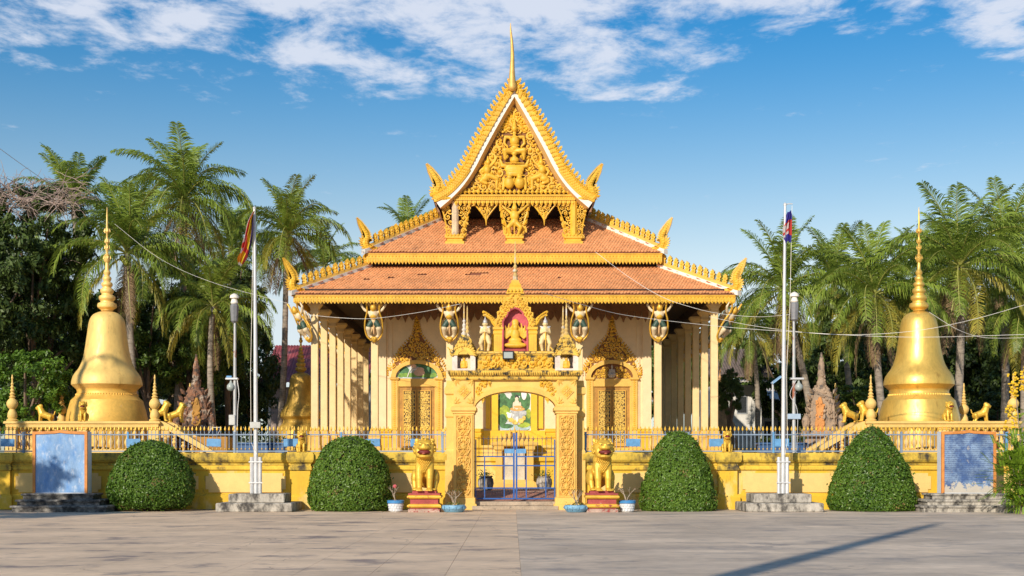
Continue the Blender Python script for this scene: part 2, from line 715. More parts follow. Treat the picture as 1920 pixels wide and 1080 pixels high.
gold = mat('gold_paint', (0.84, 0.54, 0.12), 0.38, metal=.55, var=.10, vscale=1.3, grime=((0.44, 0.26, 0.06), .52, .76, 2.6), stretch=(1, 1, .35), bump=(60, .12, .005))
gold_dull = mat('worn_gold_paint', (0.70, 0.42, 0.11), 0.5, metal=.35, var=.12, grime=((0.24, 0.15, 0.06), .58, .78, 4), bump=(50, .25, .008))
lion_gold = mat('lion_gold_paint', (0.74, 0.46, 0.06), 0.42, metal=.35, var=.10, grime=((0.30, 0.17, 0.03), .6, .8, 4), bump=(60, .25, .006))
white_paint = mat('white_paint', (0.80, 0.74, 0.64), 0.6, var=.06, grime=((0.30, 0.27, 0.22), .6, .8, 2.5), bump=(30, .2, .01))
pale_blue_paint = mat('pale_blue_white', (0.68, 0.72, 0.78), 0.6, var=.06)
grey_ridge = mat('grey_ridge_mortar', (0.55, 0.53, 0.50), 0.85, var=.15, grime=((0.16, 0.15, 0.14), .5, .7, 3), bump=(30, .5, .02))
tile_mat = mat('terracotta_tile', (0.72, 0.325, 0.135), 0.75, var=.09, vscale=.8, island=.08, grime=((0.46, 0.21, 0.10), .56, .74, .9))
tile_base = mat('roof_underlay', (0.26, 0.09, 0.045), 0.9)
dark_wood = mat('dark_brown_wood', (0.075, 0.035, 0.022), 0.7, var=.2)
brown_wood = mat('brown_wood', (0.26, 0.12, 0.05), 0.65, var=.2)
soffit = mat('soffit_wood', (0.04, 0.018, 0.011), 0.8, var=.2)  # wood colour taken near black to deepen the shade under the eaves
maroon = mat('maroon_paint', (0.33, 0.055, 0.05), 0.7, var=.2, grime=((0.45, 0.3, 0.22), .6, .75, 9), bump=(40, .4, .01))
niche_red = mat('niche_red_paint', (0.50, 0.085, 0.10), 0.7, var=.15, grime=((0.6, 0.35, 0.33), .6, .8, 6))
concrete = mat('stained_concrete', (0.44, 0.40, 0.34), 0.85, var=.2, grime=((0.05, 0.045, 0.04), .40, .64, 3.4), bump=(35, .6, .02), stretch=(1, 1, .6))
dark_concrete = mat('mildewed_concrete', (0.30, 0.28, 0.25), 0.85, var=.2, grime=((0.03, 0.028, 0.026), .30, .66, 4.0), bump=(35, .6, .02))
pole_paint = mat('silver_pole_paint', (0.62, 0.62, 0.62), 0.4, metal=.3, var=.08, grime=((0.3, 0.18, 0.10), .68, .8, 3))
fence_paint = mat('fence_pale_blue', (0.20, 0.27, 0.37), 0.5, var=.15, grime=((0.35, 0.22, 0.12), .62, .75, 6))
tip_gold = mat('fence_tip_gold', (0.75, 0.45, 0.05), 0.45, metal=.2, var=.1)
sign_blue = mat('sign_blue', (0.10, 0.28, 0.52), 0.5, var=.15, vscale=9)
gate_blue = mat('gate_blue', (0.01, 0.085, 0.32), 0.45, var=.2, grime=((0.10, 0.05, 0.04), .62, .75, 8))
jade = mat('green_paint', (0.035, 0.075, 0.05), 0.5, var=.2, vscale=8)
black_mat = mat('black_plastic', (0.015, 0.015, 0.017), 0.4, var=.1)
glass_grey = mat('lamp_glass', (0.34, 0.38, 0.36), 0.3, var=.05)
red_mouth = mat('mouth_red', (0.16, 0.02, 0.015), 0.6, var=.2)
# ================================================================== ground and pavements
rng = random.Random(5)
earth = mat('courtyard_ground', (0.30, 0.25, 0.19), 0.9, var=.2, bump=(20, .3, .01))
slab_warm = mat('warm_concrete_slab', (0.69, 0.51, 0.345), 0.72, var=.13, vscale=.55, island=.05, grime=((0.27, 0.21, 0.18), .52, .66, 0.8), bump=(45, .25, .006), stretch=(.7, 1.1, 1), cracks=((.13, .105, .09), .30))
slab_grey = mat('grey_concrete_slab', (0.54, 0.435, 0.33), 0.7, var=.15, vscale=.5, island=.03, grime=((0.33, 0.28, 0.24), .5, .66, 0.8), second=((.64, .51, .38), .22, .5, .56), bump=(45, .25, .006), stretch=(.7, 1.0, 1), cracks=((.15, .125, .105), .22))
mb = MB()
mb.add([(-700, -300, -.03), (700, -300, -.03), (700, 900, -.03), (-700, 900, -.03)], [(0, 1, 2, 3)])
g = mb.build('ground', earth)
g['kind'] = 'structure'
mb = MB()
mb.box(-30, 30, -30, 44.2, -.028, -.014)
plaza = mb.build('plaza', slab_grey, at=(0, 0, 0))
plaza['kind'] = 'structure'


def slab_piece(w, d, m):
    b = MB()
    gp = .0015
    b.stack(0, 0, [(w / 2 - gp, d / 2 - gp, -.013), (w / 2 - gp, d / 2 - gp, -.004), (w / 2 - gp - .002, d / 2 - gp - .002, 0)], 0, cap=(False, True))
    return b.build('slab', m, plaza, loc=(0, 0, 0))


first = None
w, d = 1.07, 3.6
for i in range(17):
    for j in range(8):
        loc = (0.13 - w / 2 - i * w, 44.0 - d / 2 - j * d - (.0, 1.3, .6, 2.2, .3, 1.7)[i % 6], 0)
        if first is None:
            first = slab_piece(w, d, slab_warm)
            first.location = loc
        else:
            place(first, 'slab', plaza, loc)
first = None
w, d = 4.4, 5.2
for i in range(5):
    for j in range(6):
        loc = (0.13 + w / 2 + i * w, 44.1 - d / 2 - j * d, 0)
        if first is None:
            first = slab_piece(w, d, slab_grey)
            first.location = loc
        else:
            place(first, 'slab', plaza, loc)
CY = 0.55                                    # level of the temple courtyard behind the wall
brick_floor = mat('brick_paving', (0.36, 0.17, 0.12), 0.85, var=.25, bump=(30, .3, .01))
mb = MB()
mb.box(-60, 60, 46.2, 130, -.02, CY)
o = mb.build('courtyard', earth, at=(0, 60, 0))
o['kind'] = 'structure'
mb = MB()
mb.rings([[(-3, 44.6, -.01), (-3, 44.6, .27), (-3, 46.3, CY + .006), (-3, 46.3, -.01)][::-1], [(3, 44.6, -.01), (3, 44.6, .27), (3, 46.3, CY + .006), (3, 46.3, -.01)][::-1]])
mb.box(-3, 3, 46.302, 50, CY - .1, CY + .006)
o = mb.build('entrance_path', brick_floor, at=(0, 46, 0))
o['kind'] = 'structure'

# ================================================================== the boundary wall on either side of the gate
WY = 44.0                                    # its front face


def zz(py, Y=WY):
    return EYE + (HZ - py) / F * Y


WTOP = zz(849)


def wall_run(xa, xb, label, panels, piers):
    """xa < xb; panels and piers are lists of (x0, x1)"""
    t = thing('boundary_wall', label, 'wall', ((xa + xb) / 2, WY, 0), 'yellow boundary wall runs')
    b = MB()
    b.box(xa, xb, WY, WY + .55, 0, zz(872) - .001)
    b.build('wall_body', yellow_wall, t)
    b = MB()                                  # plinth with a sloped top
    b.extr([(WY - .11, 0), (WY - .11, zz(930)), (WY - .055, zz(926)), (WY + .02, zz(926)), (WY + .02, 0)][::-1], xa, xb)
    b.build('plinth', yellow_wall, t)
    b = MB()                                  # coping: stepped cornice
    zt = WTOP
    b.extr([(WY + .60, zz(872)), (WY - .05, zz(872)), (WY - .05, zz(869)), (WY - .13, zz(866)), (WY - .17, zz(862)), (WY - .17, zz(852)), (WY - .13, zt), (WY + .60, zt)][::-1], xa, xb)
    b.build('coping', cap_yellow, t)
    b = MB()
    b.extr([(WY + .01, zz(882)), (WY - .03, zz(882)), (WY - .06, zz(880)), (WY - .06, zz(876)), (WY - .025, zz(874)), (WY - .025, zz(872.2)), (WY + .01, zz(872.2))][::-1], xa, xb)
    b.build('string_course', ledge_yellow, t)
    for x0, x1 in panels:
        b = MB()
        z0, z1 = zz(923), zz(887)
        c = .10                               # re-entrant corners
        out = [(x0 + c, z0), (x1 - c, z0), (x1 - c, z0 + c), (x1, z0 + c), (x1, z1 - c), (x1 - c, z1 - c), (x1 - c, z1), (x0 + c, z1), (x0 + c, z1 - c), (x0, z1 - c), (x0, z0 + c), (x0 + c, z0 + c)]
        b.poly(out, WY - .035, WY + .005)
        b.build('panel', panel_yellow, t)
    for x0, x1 in piers:
        cx, hw = (x0 + x1) / 2, (x1 - x0) / 2
        b = MB()
        y1 = WY + .1
        d0 = .16

        def S(lst, m):
            b.stack(cx, WY + .1, [(hw + e, d0 + .1 + e, z) for e, z in lst], m)
        S([(.0, 0), (.0, zz(883))], 0)
        S([(.09, 0), (.09, zz(932)), (.03, zz(927)), (.0, zz(926.5))], 0)
        S([(.0, zz(883)), (.05, zz(881)), (.05, zz(875)), (.02, zz(873)), (.02, zz(870)), (.10, zz(866)), (.13, zz(862)), (.13, zz(852)), (.09, WTOP + .012)], 1)
        b.build('pier', [yellow_wall, cap_yellow], t)
    return t


def wx(px):
    return (px - 960) / F * WY


wall_left = wall_run(-31, wx(838), 'long yellow wall left of the gate, behind two round bushes',
                     [(wx(a), wx(b)) for a, b in ((-700, -320), (-300, -110), (-95, 8), (30, 190), (208, 372), (386, 536), (600, 815))], [(wx(548), wx(583)), (wx(-12), wx(22))])
wall_right = wall_run(wx(1092), 31, 'long yellow wall right of the gate, behind the two cone bushes',
                      [(wx(a), wx(b)) for a, b in ((1118, 1332), (1392, 1562), (1578, 1745), (1762, 1915), (1950, 2110), (2125, 2280), (2300, 2640))], [(wx(1346), wx(1381)), (wx(1916), wx(1948))])


# ------------------------------------------------------------------ iron fence on the coping
def fence_run(xa, xb, label, posts):
    FY = WY + .22
    t = thing('iron_fence', label, 'fence', ((xa + xb) / 2, FY, WTOP), 'spear topped fences on the yellow wall')
    zr, zb, ztip = zz(815, FY), zz(846, FY), zz(799, FY)
    for z in (zr, zb):
        b = MB()
        b.box(xa, xb, FY - .03, FY + .03, z - .02, z + .02)
        b.build('rail', fence_paint, t)
    b = MB()
    h = ztip - zb
    b.box(-.009, .009, -.009, .009, .03, h - .16, 0)
    b.lathe([(.012, h - .16), (.034, h - .12), (.03, h - .08), (.003, h)], 6, 0, 0, 1)
    b.lathe([(.012, .05), (.03, .075), (.012, .10)], 6, 0, 0, 1)
    n = int((xb - xa) / .137)
    src = None
    rg = random.Random(int(abs(xa) * 10))
    for i in range(n + 1):
        x = xa + .04 + (xb - xa - .08) * i / n
        loc = Vector((x, FY, zb)) - LOC[t.name]
        if src is None:
            src = b.build('picket', [fence_paint, tip_gold], t, loc=loc)
        else:
            place(src, 'picket', t, loc, (0, rg.uniform(-.012, .012), 0))
    for px in posts:
        b = MB()
        x = (px - 960) / F * FY
        b.box(x - .035, x + .035, FY - .04, FY + .04, WTOP - .01, zr + .09, 0, .008)
        b.build('post', sign_blue if px in posts[::2] else fence_paint, t)
    return t


fence_left = fence_run(-30.5, wx(838) - .02, 'left run of pale blue spear fence on the yellow wall', (-600, -400, -200, 44, 240, 440, 640, 830))
fence_right = fence_run(wx(1092) + .02, 30.5, 'right run of pale blue spear fence on the yellow wall', (1098, 1290, 1450, 1690, 1887, 2100, 2300, 2500))

signs = [(14, 'small faded blue board at the far left end of the fence'), (250, 'small blue board on the fence above the leftmost bush'),
         (401, 'blue board on the fence beside the foot of the left stupa stairs'), (545, 'two tone blue board on the fence just left of the small wall lion'),
         (699, 'blue board on the fence above the second bush from the left'), (783, 'blue board on the fence behind the head of the left gold lion'),
         (1187, 'bright blue board on the fence behind the right gold lion'), (1343, 'dull blue board on the fence just left of the right wall lion'),
         (1466, 'pale blue board on the fence behind the right flagpole')]
first = None
for k, (px, lab) in enumerate(signs):
    FY = WY + .175
    b = MB()
    b.box(-.24, .24, -.012, .012, -.13, .13, 0, .004)
    x, z = (px - 960) / F * FY, zz(830, FY)
    o = b.build('sign_board', sign_blue, loc=(x, FY, z))
    o.rotation_euler = (0, R(random.Random(k).uniform(-2, 2)), 0)
    tag(o, lab, 'sign', 'blue boards hung on the fence')

# ================================================================== inscribed blue steles
stele_blue_left = mat('faded_blue_panel', (0.22, 0.37, 0.60), 0.7, var=.12, vscale=1.6, second=((0.11, 0.26, 0.54), 1.3, .42, .66), grime=((0.54, 0.60, 0.68), .5, .74, 4), stretch=(2.2, 1, .9))
orange_frame = mat('orange_frame_paint', (0.58, 0.22, 0.045), 0.65, var=.15, grime=((0.40, 0.28, 0.16), .6, .75, 6))


def script_panel():
    m = mat('blue_script_panel', (0.19, 0.28, 0.43), 0.75, var=.2, vscale=1.4, second=((0.045, 0.10, 0.25), 1.3, .42, .6), grime=((0.48, 0.45, 0.38), .60, .70, 2.6), stretch=(1.3, 1, 1.3))
    nt = m.node_tree
    N, L = nt.nodes, nt.links
    b = N['Principled BSDF']
    src = b.inputs['Base Color'].links[0].from_socket
    geo = N.new('ShaderNodeNewGeometry')
    sep = N.new('ShaderNodeSeparateXYZ')
    L.new(geo.outputs['Position'], sep.inputs[0])

    def mth(op, a, c=None, d=None):
        x = N.new('ShaderNodeMath')
        x.operation = op
        for i, q in enumerate((a, c, d)):
            if q is None:
                continue
            if isinstance(q, (int, float)):
                x.inputs[i].default_value = q
            else:
                L.new(q, x.inputs[i])
        return x.outputs[0]
    row = mth('FRACT', mth('MULTIPLY', sep.outputs[2], 15.4))
    line = mth('LESS_THAN', mth('ABSOLUTE', mth('SUBTRACT', row, .5)), .20)
    ns = N.new('ShaderNodeTexNoise')
    mp = N.new('ShaderNodeMapping')
    mp.inputs['Scale'].default_value = (58, 1, 15.4)
    L.new(geo.outputs['Position'], mp.inputs['Vector'])
    L.new(mp.outputs[0], ns.inputs['Vector'])
    ns.inputs['Scale'].default_value = 1.0
    ns.inputs['Detail'].default_value = 2
    ink = mth('MULTIPLY', line, mth('GREATER_THAN', ns.outputs['Fac'], .46))
    ink = mth('MULTIPLY', ink, .6)
    mx = N.new('ShaderNodeMix')
    mx.data_type = 'RGBA'
    L.new(ink, mx.inputs['Factor'])
    L.new(src, mx.inputs['A'])
    mx.inputs['B'].default_value = (0.035, 0.06, 0.17, 1)
    # paint flaked off along the foot
    n2 = N.new('ShaderNodeTexNoise')
    n2.inputs['Scale'].default_value = 4.5
    n2.inputs['Detail'].default_value = 8
    n2.inputs['Roughness'].default_value = .7
    L.new(geo.outputs['Position'], n2.inputs['Vector'])
    hgt = mth('MULTIPLY', mth('SUBTRACT', 1.0, sep.outputs[2]), 0.55)
    fl = mth('GREATER_THAN', mth('ADD', n2.outputs['Fac'], hgt), .585)
    m3 = N.new('ShaderNodeMix')
    m3.data_type = 'RGBA'
    L.new(mth('MULTIPLY', fl, .9), m3.inputs['Factor'])
    L.new(mx.outputs['Result'], m3.inputs['A'])
    m3.inputs['B'].default_value = (0.50, 0.45, 0.37, 1)
    L.new(m3.outputs['Result'], b.inputs['Base Color'])
    return m


def stele(px0, px1, label, panel_mat, step_mat, steps, side_mat):
    Y = 42.25
    x0, x1 = (px0 - 960) / F * Y, (px1 - 960) / F * Y
    cx = (x0 + x1) / 2
    hw = (x1 - x0) / 2
    t = thing('inscribed_stele', label, 'stele', (cx, Y, 0), 'blue steles on stepped bases')
    z0, z1 = zz(925, Y), zz(809.5, Y)
    zp = z1 + .045

    def outline(e):
        return [(cx - hw + e, z0 + e * .3), (cx + hw - e, z0 + e * .3), (cx + hw - e, z1 - e), (cx + hw * .66, z1 + .006 - e), (cx + hw * .2, z1 + .026 - e), (cx, zp + .008 - e),
                (cx - hw * .2, z1 + .026 - e), (cx - hw * .66, z1 + .006 - e), (cx - hw + e, z1 - e)]
    b = MB()
    b.poly(outline(0), Y, Y + .42)
    b.build('slab_body', side_mat, t)
    b = MB()                                  # raised frame: strips butted round the panel
    o, i = outline(-.004), outline(.085)
    n = len(o)
    for k in range(n):
        if k == 0:
            continue
        k2 = (k + 1) % n
        q = [o[k], o[k2], i[k2], i[k]]
        vs = [(x, Y - .045, z) for x, z in q] + [(x, Y + .02, z) for x, z in q]
        b.add(vs, [(0, 3, 2, 1), (0, 1, 5, 4), (1, 2, 6, 5), (2, 3, 7, 6), (3, 0, 4, 7)])
    b.build('frame', orange_frame, t)
    b = MB()
    b.poly(outline(.084), Y - .012, Y + .01)
    b.build('panel', panel_mat, t)
    zs = [zz(925, Y), zz(936, Y), zz(947, Y - .3), 0]
    for k, (a, c) in enumerate(steps):
        dy = .25 + .3 * k
        xa, xb = (a - 960) / F * (Y - dy), (c - 960) / F * (Y - dy)
        b = MB()
        zt = zs[k] if k else zs[0]
        b.stack((xa + xb) / 2, Y + .2, [((xb - xa) / 2, .2 + dy, zs[k + 1] - .004), ((xb - xa) / 2, .2 + dy, zt - .07), ((xb - xa) / 2 + .05, .25 + dy, zt - .06), ((xb - xa) / 2 + .05, .25 + dy, zt - .012), ((xb - xa) / 2 + .035, .235 + dy, zt)], 0)
        b.build('step', step_mat, t)
    return t


stele(62, 164, 'faded pale blue stele with orange frame at the left, on black steps', stele_blue_left, dark_concrete, ((43, 174), (32, 186), (22, 199)), pale_blue_paint)
stele(1765, 1867, 'blue stele with rows of worn script in an orange frame, at the right', script_panel(), concrete, ((1748, 1893), (1739, 1904), (1732, 1913)), pale_blue_paint)


# ================================================================== flagpoles
def flagpole(px, ytop, label, pyb, boxed, lean):
    Y = 42.5
    x = (px - 960) / F * Y
    t = thing('flagpole', label, 'flagpole', (x, Y, 0), 'silver flagpoles on stepped bases')
    b1, b2 = pyb
    b = MB()
    for k, (a, c) in enumerate((b1, b2)):
        yf = Y - (1.05 if k == 0 else .68)
        xa, xb = (a - 960) / F * yf, (c - 960) / F * yf
        b = MB()
        z0, z1 = (0, zz(943.5, yf)) if k == 0 else (zz(943.5, Y - 1.05) - .002, zz(926, yf))
        b.box(xa, xb, yf, 2 * Y - yf, z0, z1, 0, .025)
        b.build('step', concrete, t)
    zb, zt = zz(926, Y - .68), zz(ytop, Y)
    b = MB()
    b.tube([(x, Y, zb), (x + lean * .4, Y, zz(640, Y)), (x + lean, Y, zt)], [.075, .062, .04], 10)
    b.lathe([(.05, zt - .02), (.055, zt + .03), (.02, zt + .07)], 8, x + lean, Y)
    b.build('pole', pole_paint, t, smooth=40)
    for k in (-1, 1):
        b = MB()
        b.lathe([(.06, zb), (.06, zz(857, Y))], 8, x + k * .135, Y - .01)
        b.build('stay_pipe', pole_paint, t, smooth=40)
    for z in (zz(866, Y), zz(905, Y)):
        b = MB()
        b.box(x - .22, x + .22, Y - .09, Y - .06, z - .02, z + .02)
        b.build('clamp', pole_paint, t)
    b = MB()
    hx = x + (-.16 if not boxed == 2 else .10)
    top = (x + lean + (-.03 if boxed == 1 else .22), Y - .02, zt - .03)
    b.tube([top, (hx * .4 + top[0] * .6, Y - .08, zz(560, Y)), (hx, Y - .08, zz(700, Y)), (hx + .02, Y - .09, zz(830, Y)), (x + .05, Y - .08, zz(852, Y))], .008, 4)
    b.build('halyard', white_paint, t)
    if boxed == 1:
        b = MB()
        b.box(x - .17, x + .17, Y - .16, Y - .075, zz(803, Y), zz(791.5, Y), 0, .01)
        b.build('box', mat('grey_box', (.5, .5, .47), .6, var=.15), t)
    else:
        b = MB()
        b.tube([(x + lean, Y, zt), (x + lean + .12, Y, zt + .035), (x + lean + .24, Y, zt + .03)], .018, 6)
        b.build('arm', pole_paint, t)
    return x + lean, Y, zt


lx, ly, lz = flagpole(480, 391, 'left flagpole with a small grey box, bare pole with a striped flag', ((404, 547), (428, 533)), 1, -.05)
rx_, ry, rz_ = flagpole(1468, 384, 'right flagpole with a short arm, on a grey two step base', ((1399, 1545), (1413, 1522)), 2, .07)


def hanging_flag(name, label, pts_px, Y, widths, mats, bands):
    """a limp flag: a pleated sheet hanging from its hoist; pts are the middle line and half widths in pixels"""
    rowsv = smooth_curve([(px, py, w) for (px, py), w in zip(pts_px, widths)], 6)
    nx = 26
    b = MB()
    vs, fs, ms = [], [], []
    for i, (px, py, w) in enumerate(rowsv):
        for j in range(nx + 1):
            u = j / nx
            X, Z = W(px + (u * 2 - 1) * w, py + 5 * math.sin(u * 5 + i * .1) * (w / 9), Y)
            fold = .075 * math.sin(u * 2 * PI * 2.6 + i * .16) * min(1, w / 6)
            vs.append((X, Y + fold, Z))
    for i in range(len(rowsv) - 1):
        for j in range(nx):
            a = i * (nx + 1) + j
            fs.append((a, a + nx + 1, a + nx + 2, a + 1))
            ms.append(bands(j / nx, i / (len(rowsv) - 1)))
    b.v, b.f, b.m = vs, fs, ms
    X, Z = W(*pts_px[0], Y)
    o = b.build(name, mats, at=(X, Y, Z), smooth=180)
    return tag(o, label, 'flag')


def cloth(n, c):
    m = leaf_mat(n, c, tuple(x * .85 for x in c), .35, .8)
    return m


f_blue, f_yel, f_red, f_wht, f_org = cloth('flag_dark_violet', (.05, .03, .12)), cloth('flag_yellow', (.85, .60, .03)), cloth('flag_red', (.70, .07, .06)), cloth('flag_white', (.75, .68, .66)), cloth('flag_orange', (.75, .27, .02))


def band_left(u, v):
    if v > .93:
        return 3
    if v > .72:
        return 4 if u < .48 else (1 if u < .78 else 2)
    s = u + .10 * math.sin(v * 7)
    if s > .80:
        return 0
    if s > .52:
        return 1 if v < .62 else 2
    if s > .22:
        return 2
    return 3 if v < .5 or v > .6 else 2


hanging_flag('flag', 'limp yellow, red, white and orange striped flag on the left flagpole', [(476, 396), (470, 412), (467, 432), (463, 452), (459, 470), (453, 484), (450, 498)], ly - .13, [1.5, 5.5, 8, 9, 7.5, 7, 2.5],
             [f_blue, f_yel, f_red, f_wht, f_org], band_left)
f_nblue = cloth('flag_royal_blue', (.06, .05, .38))


def band_right(u, v):
    if v < .30 or v > .76:
        return 0
    if .40 < v < .62 and u < .62:
        return 2
    return 1 if v < .70 else (1 if u > .6 else 2)


hanging_flag('flag', 'limp blue and red flag with a white emblem on the right flagpole', [(1480, 396), (1478, 410), (1476.5, 425), (1477, 440), (1478, 455)], ry - .05, [3, 6, 8, 8, 5], [f_nblue, f_red, f_wht], band_right)
# ================================================================== the temple
TY = 55.0
temple = thing('temple', 'yellow and cream temple with a steep golden gable and two tiers of orange tiled roof', 'temple', (AX, TY, 0))
rng = random.Random(11)


def tp(b, name, mats, smooth=None, parent=None, at=None):
    return b.build(name, mats, parent or temple, at=at, smooth=smooth)


def TX(px, Y):
    return (px - 960) / F * Y


def TZ(py, Y):
    return EYE + (HZ - py) / F * Y


DEPTH = 20.5                                  # length of the colonnade
FLOOR = 2.05
# ---- podium
b = MB()
for x0, x1, y0, y1 in ((-9.3, 9.3, 54.35, 76.5),):
    b.stack(AX, (y0 + y1) / 2, [(9.35, 11.15, CY - .02), (9.35, 11.15, CY + .35), (9.2, 11.0, CY + .42), (9.2, 11.0, FLOOR - .35), (9.3, 11.1, FLOOR - .28), (9.3, 11.1, FLOOR - .12), (9.36, 11.16, FLOOR - .10), (9.36, 11.16, FLOOR)])
tp(b, 'podium', yellow_wall)

# ---- columns
SH0, SH1 = 2.95, 7.75
shaft_w = .15


def column_mesh():
    b = MB()
    b.stack(0, 0, [(.27, .27, FLOOR), (.27, .27, FLOOR + .20), (.25, .25, FLOOR + .23), (.245, .245, 2.62), (.26, .26, 2.65), (.26, .26, 2.70), (.215, .215, 2.76), (.215, .215, 2.83), (.185, .185, 2.88), (.185, .185, SH0), (shaft_w, shaft_w, SH0 + .03)], 1, .03)
    b.stack(0, 0, [(shaft_w, shaft_w, SH0 + .03), (shaft_w * .97, shaft_w * .97, SH1)], 0, .02)
    b.stack(0, 0, [(shaft_w, shaft_w, SH1), (.19, .19, SH1 + .04), (.19, .19, SH1 + .10), (.165, .165, SH1 + .13), (.18, .18, SH1 + .22), (.27, .27, SH1 + .36), (.29, .29, SH1 + .38), (.29, .29, SH1 + .47)], 0, .02)
    return b


front_px = (591, 703, 845, 1087, 1228.5, 1340)
colx = [-8.33, -5.83, -2.70, 2.70, 5.98, 8.33]
col_src = None
col_places = [(x, 55.0) for x in colx] + [(s * 8.33, 55.0 + 2.75 * k) for s in (-1, 1) for k in range(1, 8)]
for x, y in col_places:
    if col_src is None:
        col_src = column_mesh().build('column', [col_cream, orn_pale], temple, loc=(x, y - TY, 0))
        src = col_src
    else:
        place(col_src, 'column', temple, (x, y - TY, 0))
# ---- beam over the columns, soffit, ceiling
b = MB()
b.box(AX - 8.75, AX + 8.75, 54.72, 55.28, SH1 + .47, 8.62)
b.box(AX - 8.61, AX - 8.05, 55.281, 76, SH1 + .47, 8.62)
b.box(AX + 8.05, AX + 8.61, 55.281, 76, SH1 + .47, 8.62)
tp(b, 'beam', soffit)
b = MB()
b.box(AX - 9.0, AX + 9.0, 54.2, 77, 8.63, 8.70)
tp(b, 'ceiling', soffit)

# ---- core walls of the hall
CW, CYF = 6.0, 58.0                           # half width and front plane
b = MB()
b.box(AX - CW, AX + CW, CYF, 75.5, FLOOR, 8.63)
tp(b, 'hall_wall', cream)
for s in (-1, 1):                             # corner and inner pilasters
    for cx, hw, pr in ((5.83, .19, .09), (5.44, .07, .05), (2.75, .2, .07)):
        b = MB()
        b.box(AX + s * cx - hw, AX + s * cx + hw, CYF - pr, CYF + .01, FLOOR + .99, 8.2)
        tp(b, 'pilaster', cream)
DOORX = 4.29
for a, c in ((-6.03, -DOORX - 1.12), (-DOORX + 1.12, -1.35), (1.35, DOORX - 1.12), (DOORX + 1.12, 6.03)):
    cx, hw = AX + (a + c) / 2, (c - a) / 2
    b = MB()
    b.stack(cx, CYF, [(hw, .16, FLOOR), (hw, .16, 2.62), (hw + .0, .20, 2.66), (hw, .20, 2.74), (hw, .14, 2.78), (hw, .14, 2.86), (hw, .19, 2.90), (hw, .19, 2.98), (hw, .10, 3.04)])
    tp(b, 'dado', yellow_wall)
b = MB()                                      # dark scalloped valance along the wall top
for i in range(-18, 19):
    x = AX + i * .32
    w = .15
    b.poly([(x - w, 8.2), (x - w * .9, 7.98), (x - w * .4, 7.86), (x, 7.70 if i % 3 == 0 else 7.80), (x + w * .4, 7.86), (x + w * .9, 7.98), (x + w, 8.2)][::1], CYF - .10, CYF - .02)
b.box(AX - 6, AX + 6, CYF - .14, CYF + .01, 8.2, 8.6)
o = tp(b, 'valance', brown_wood)


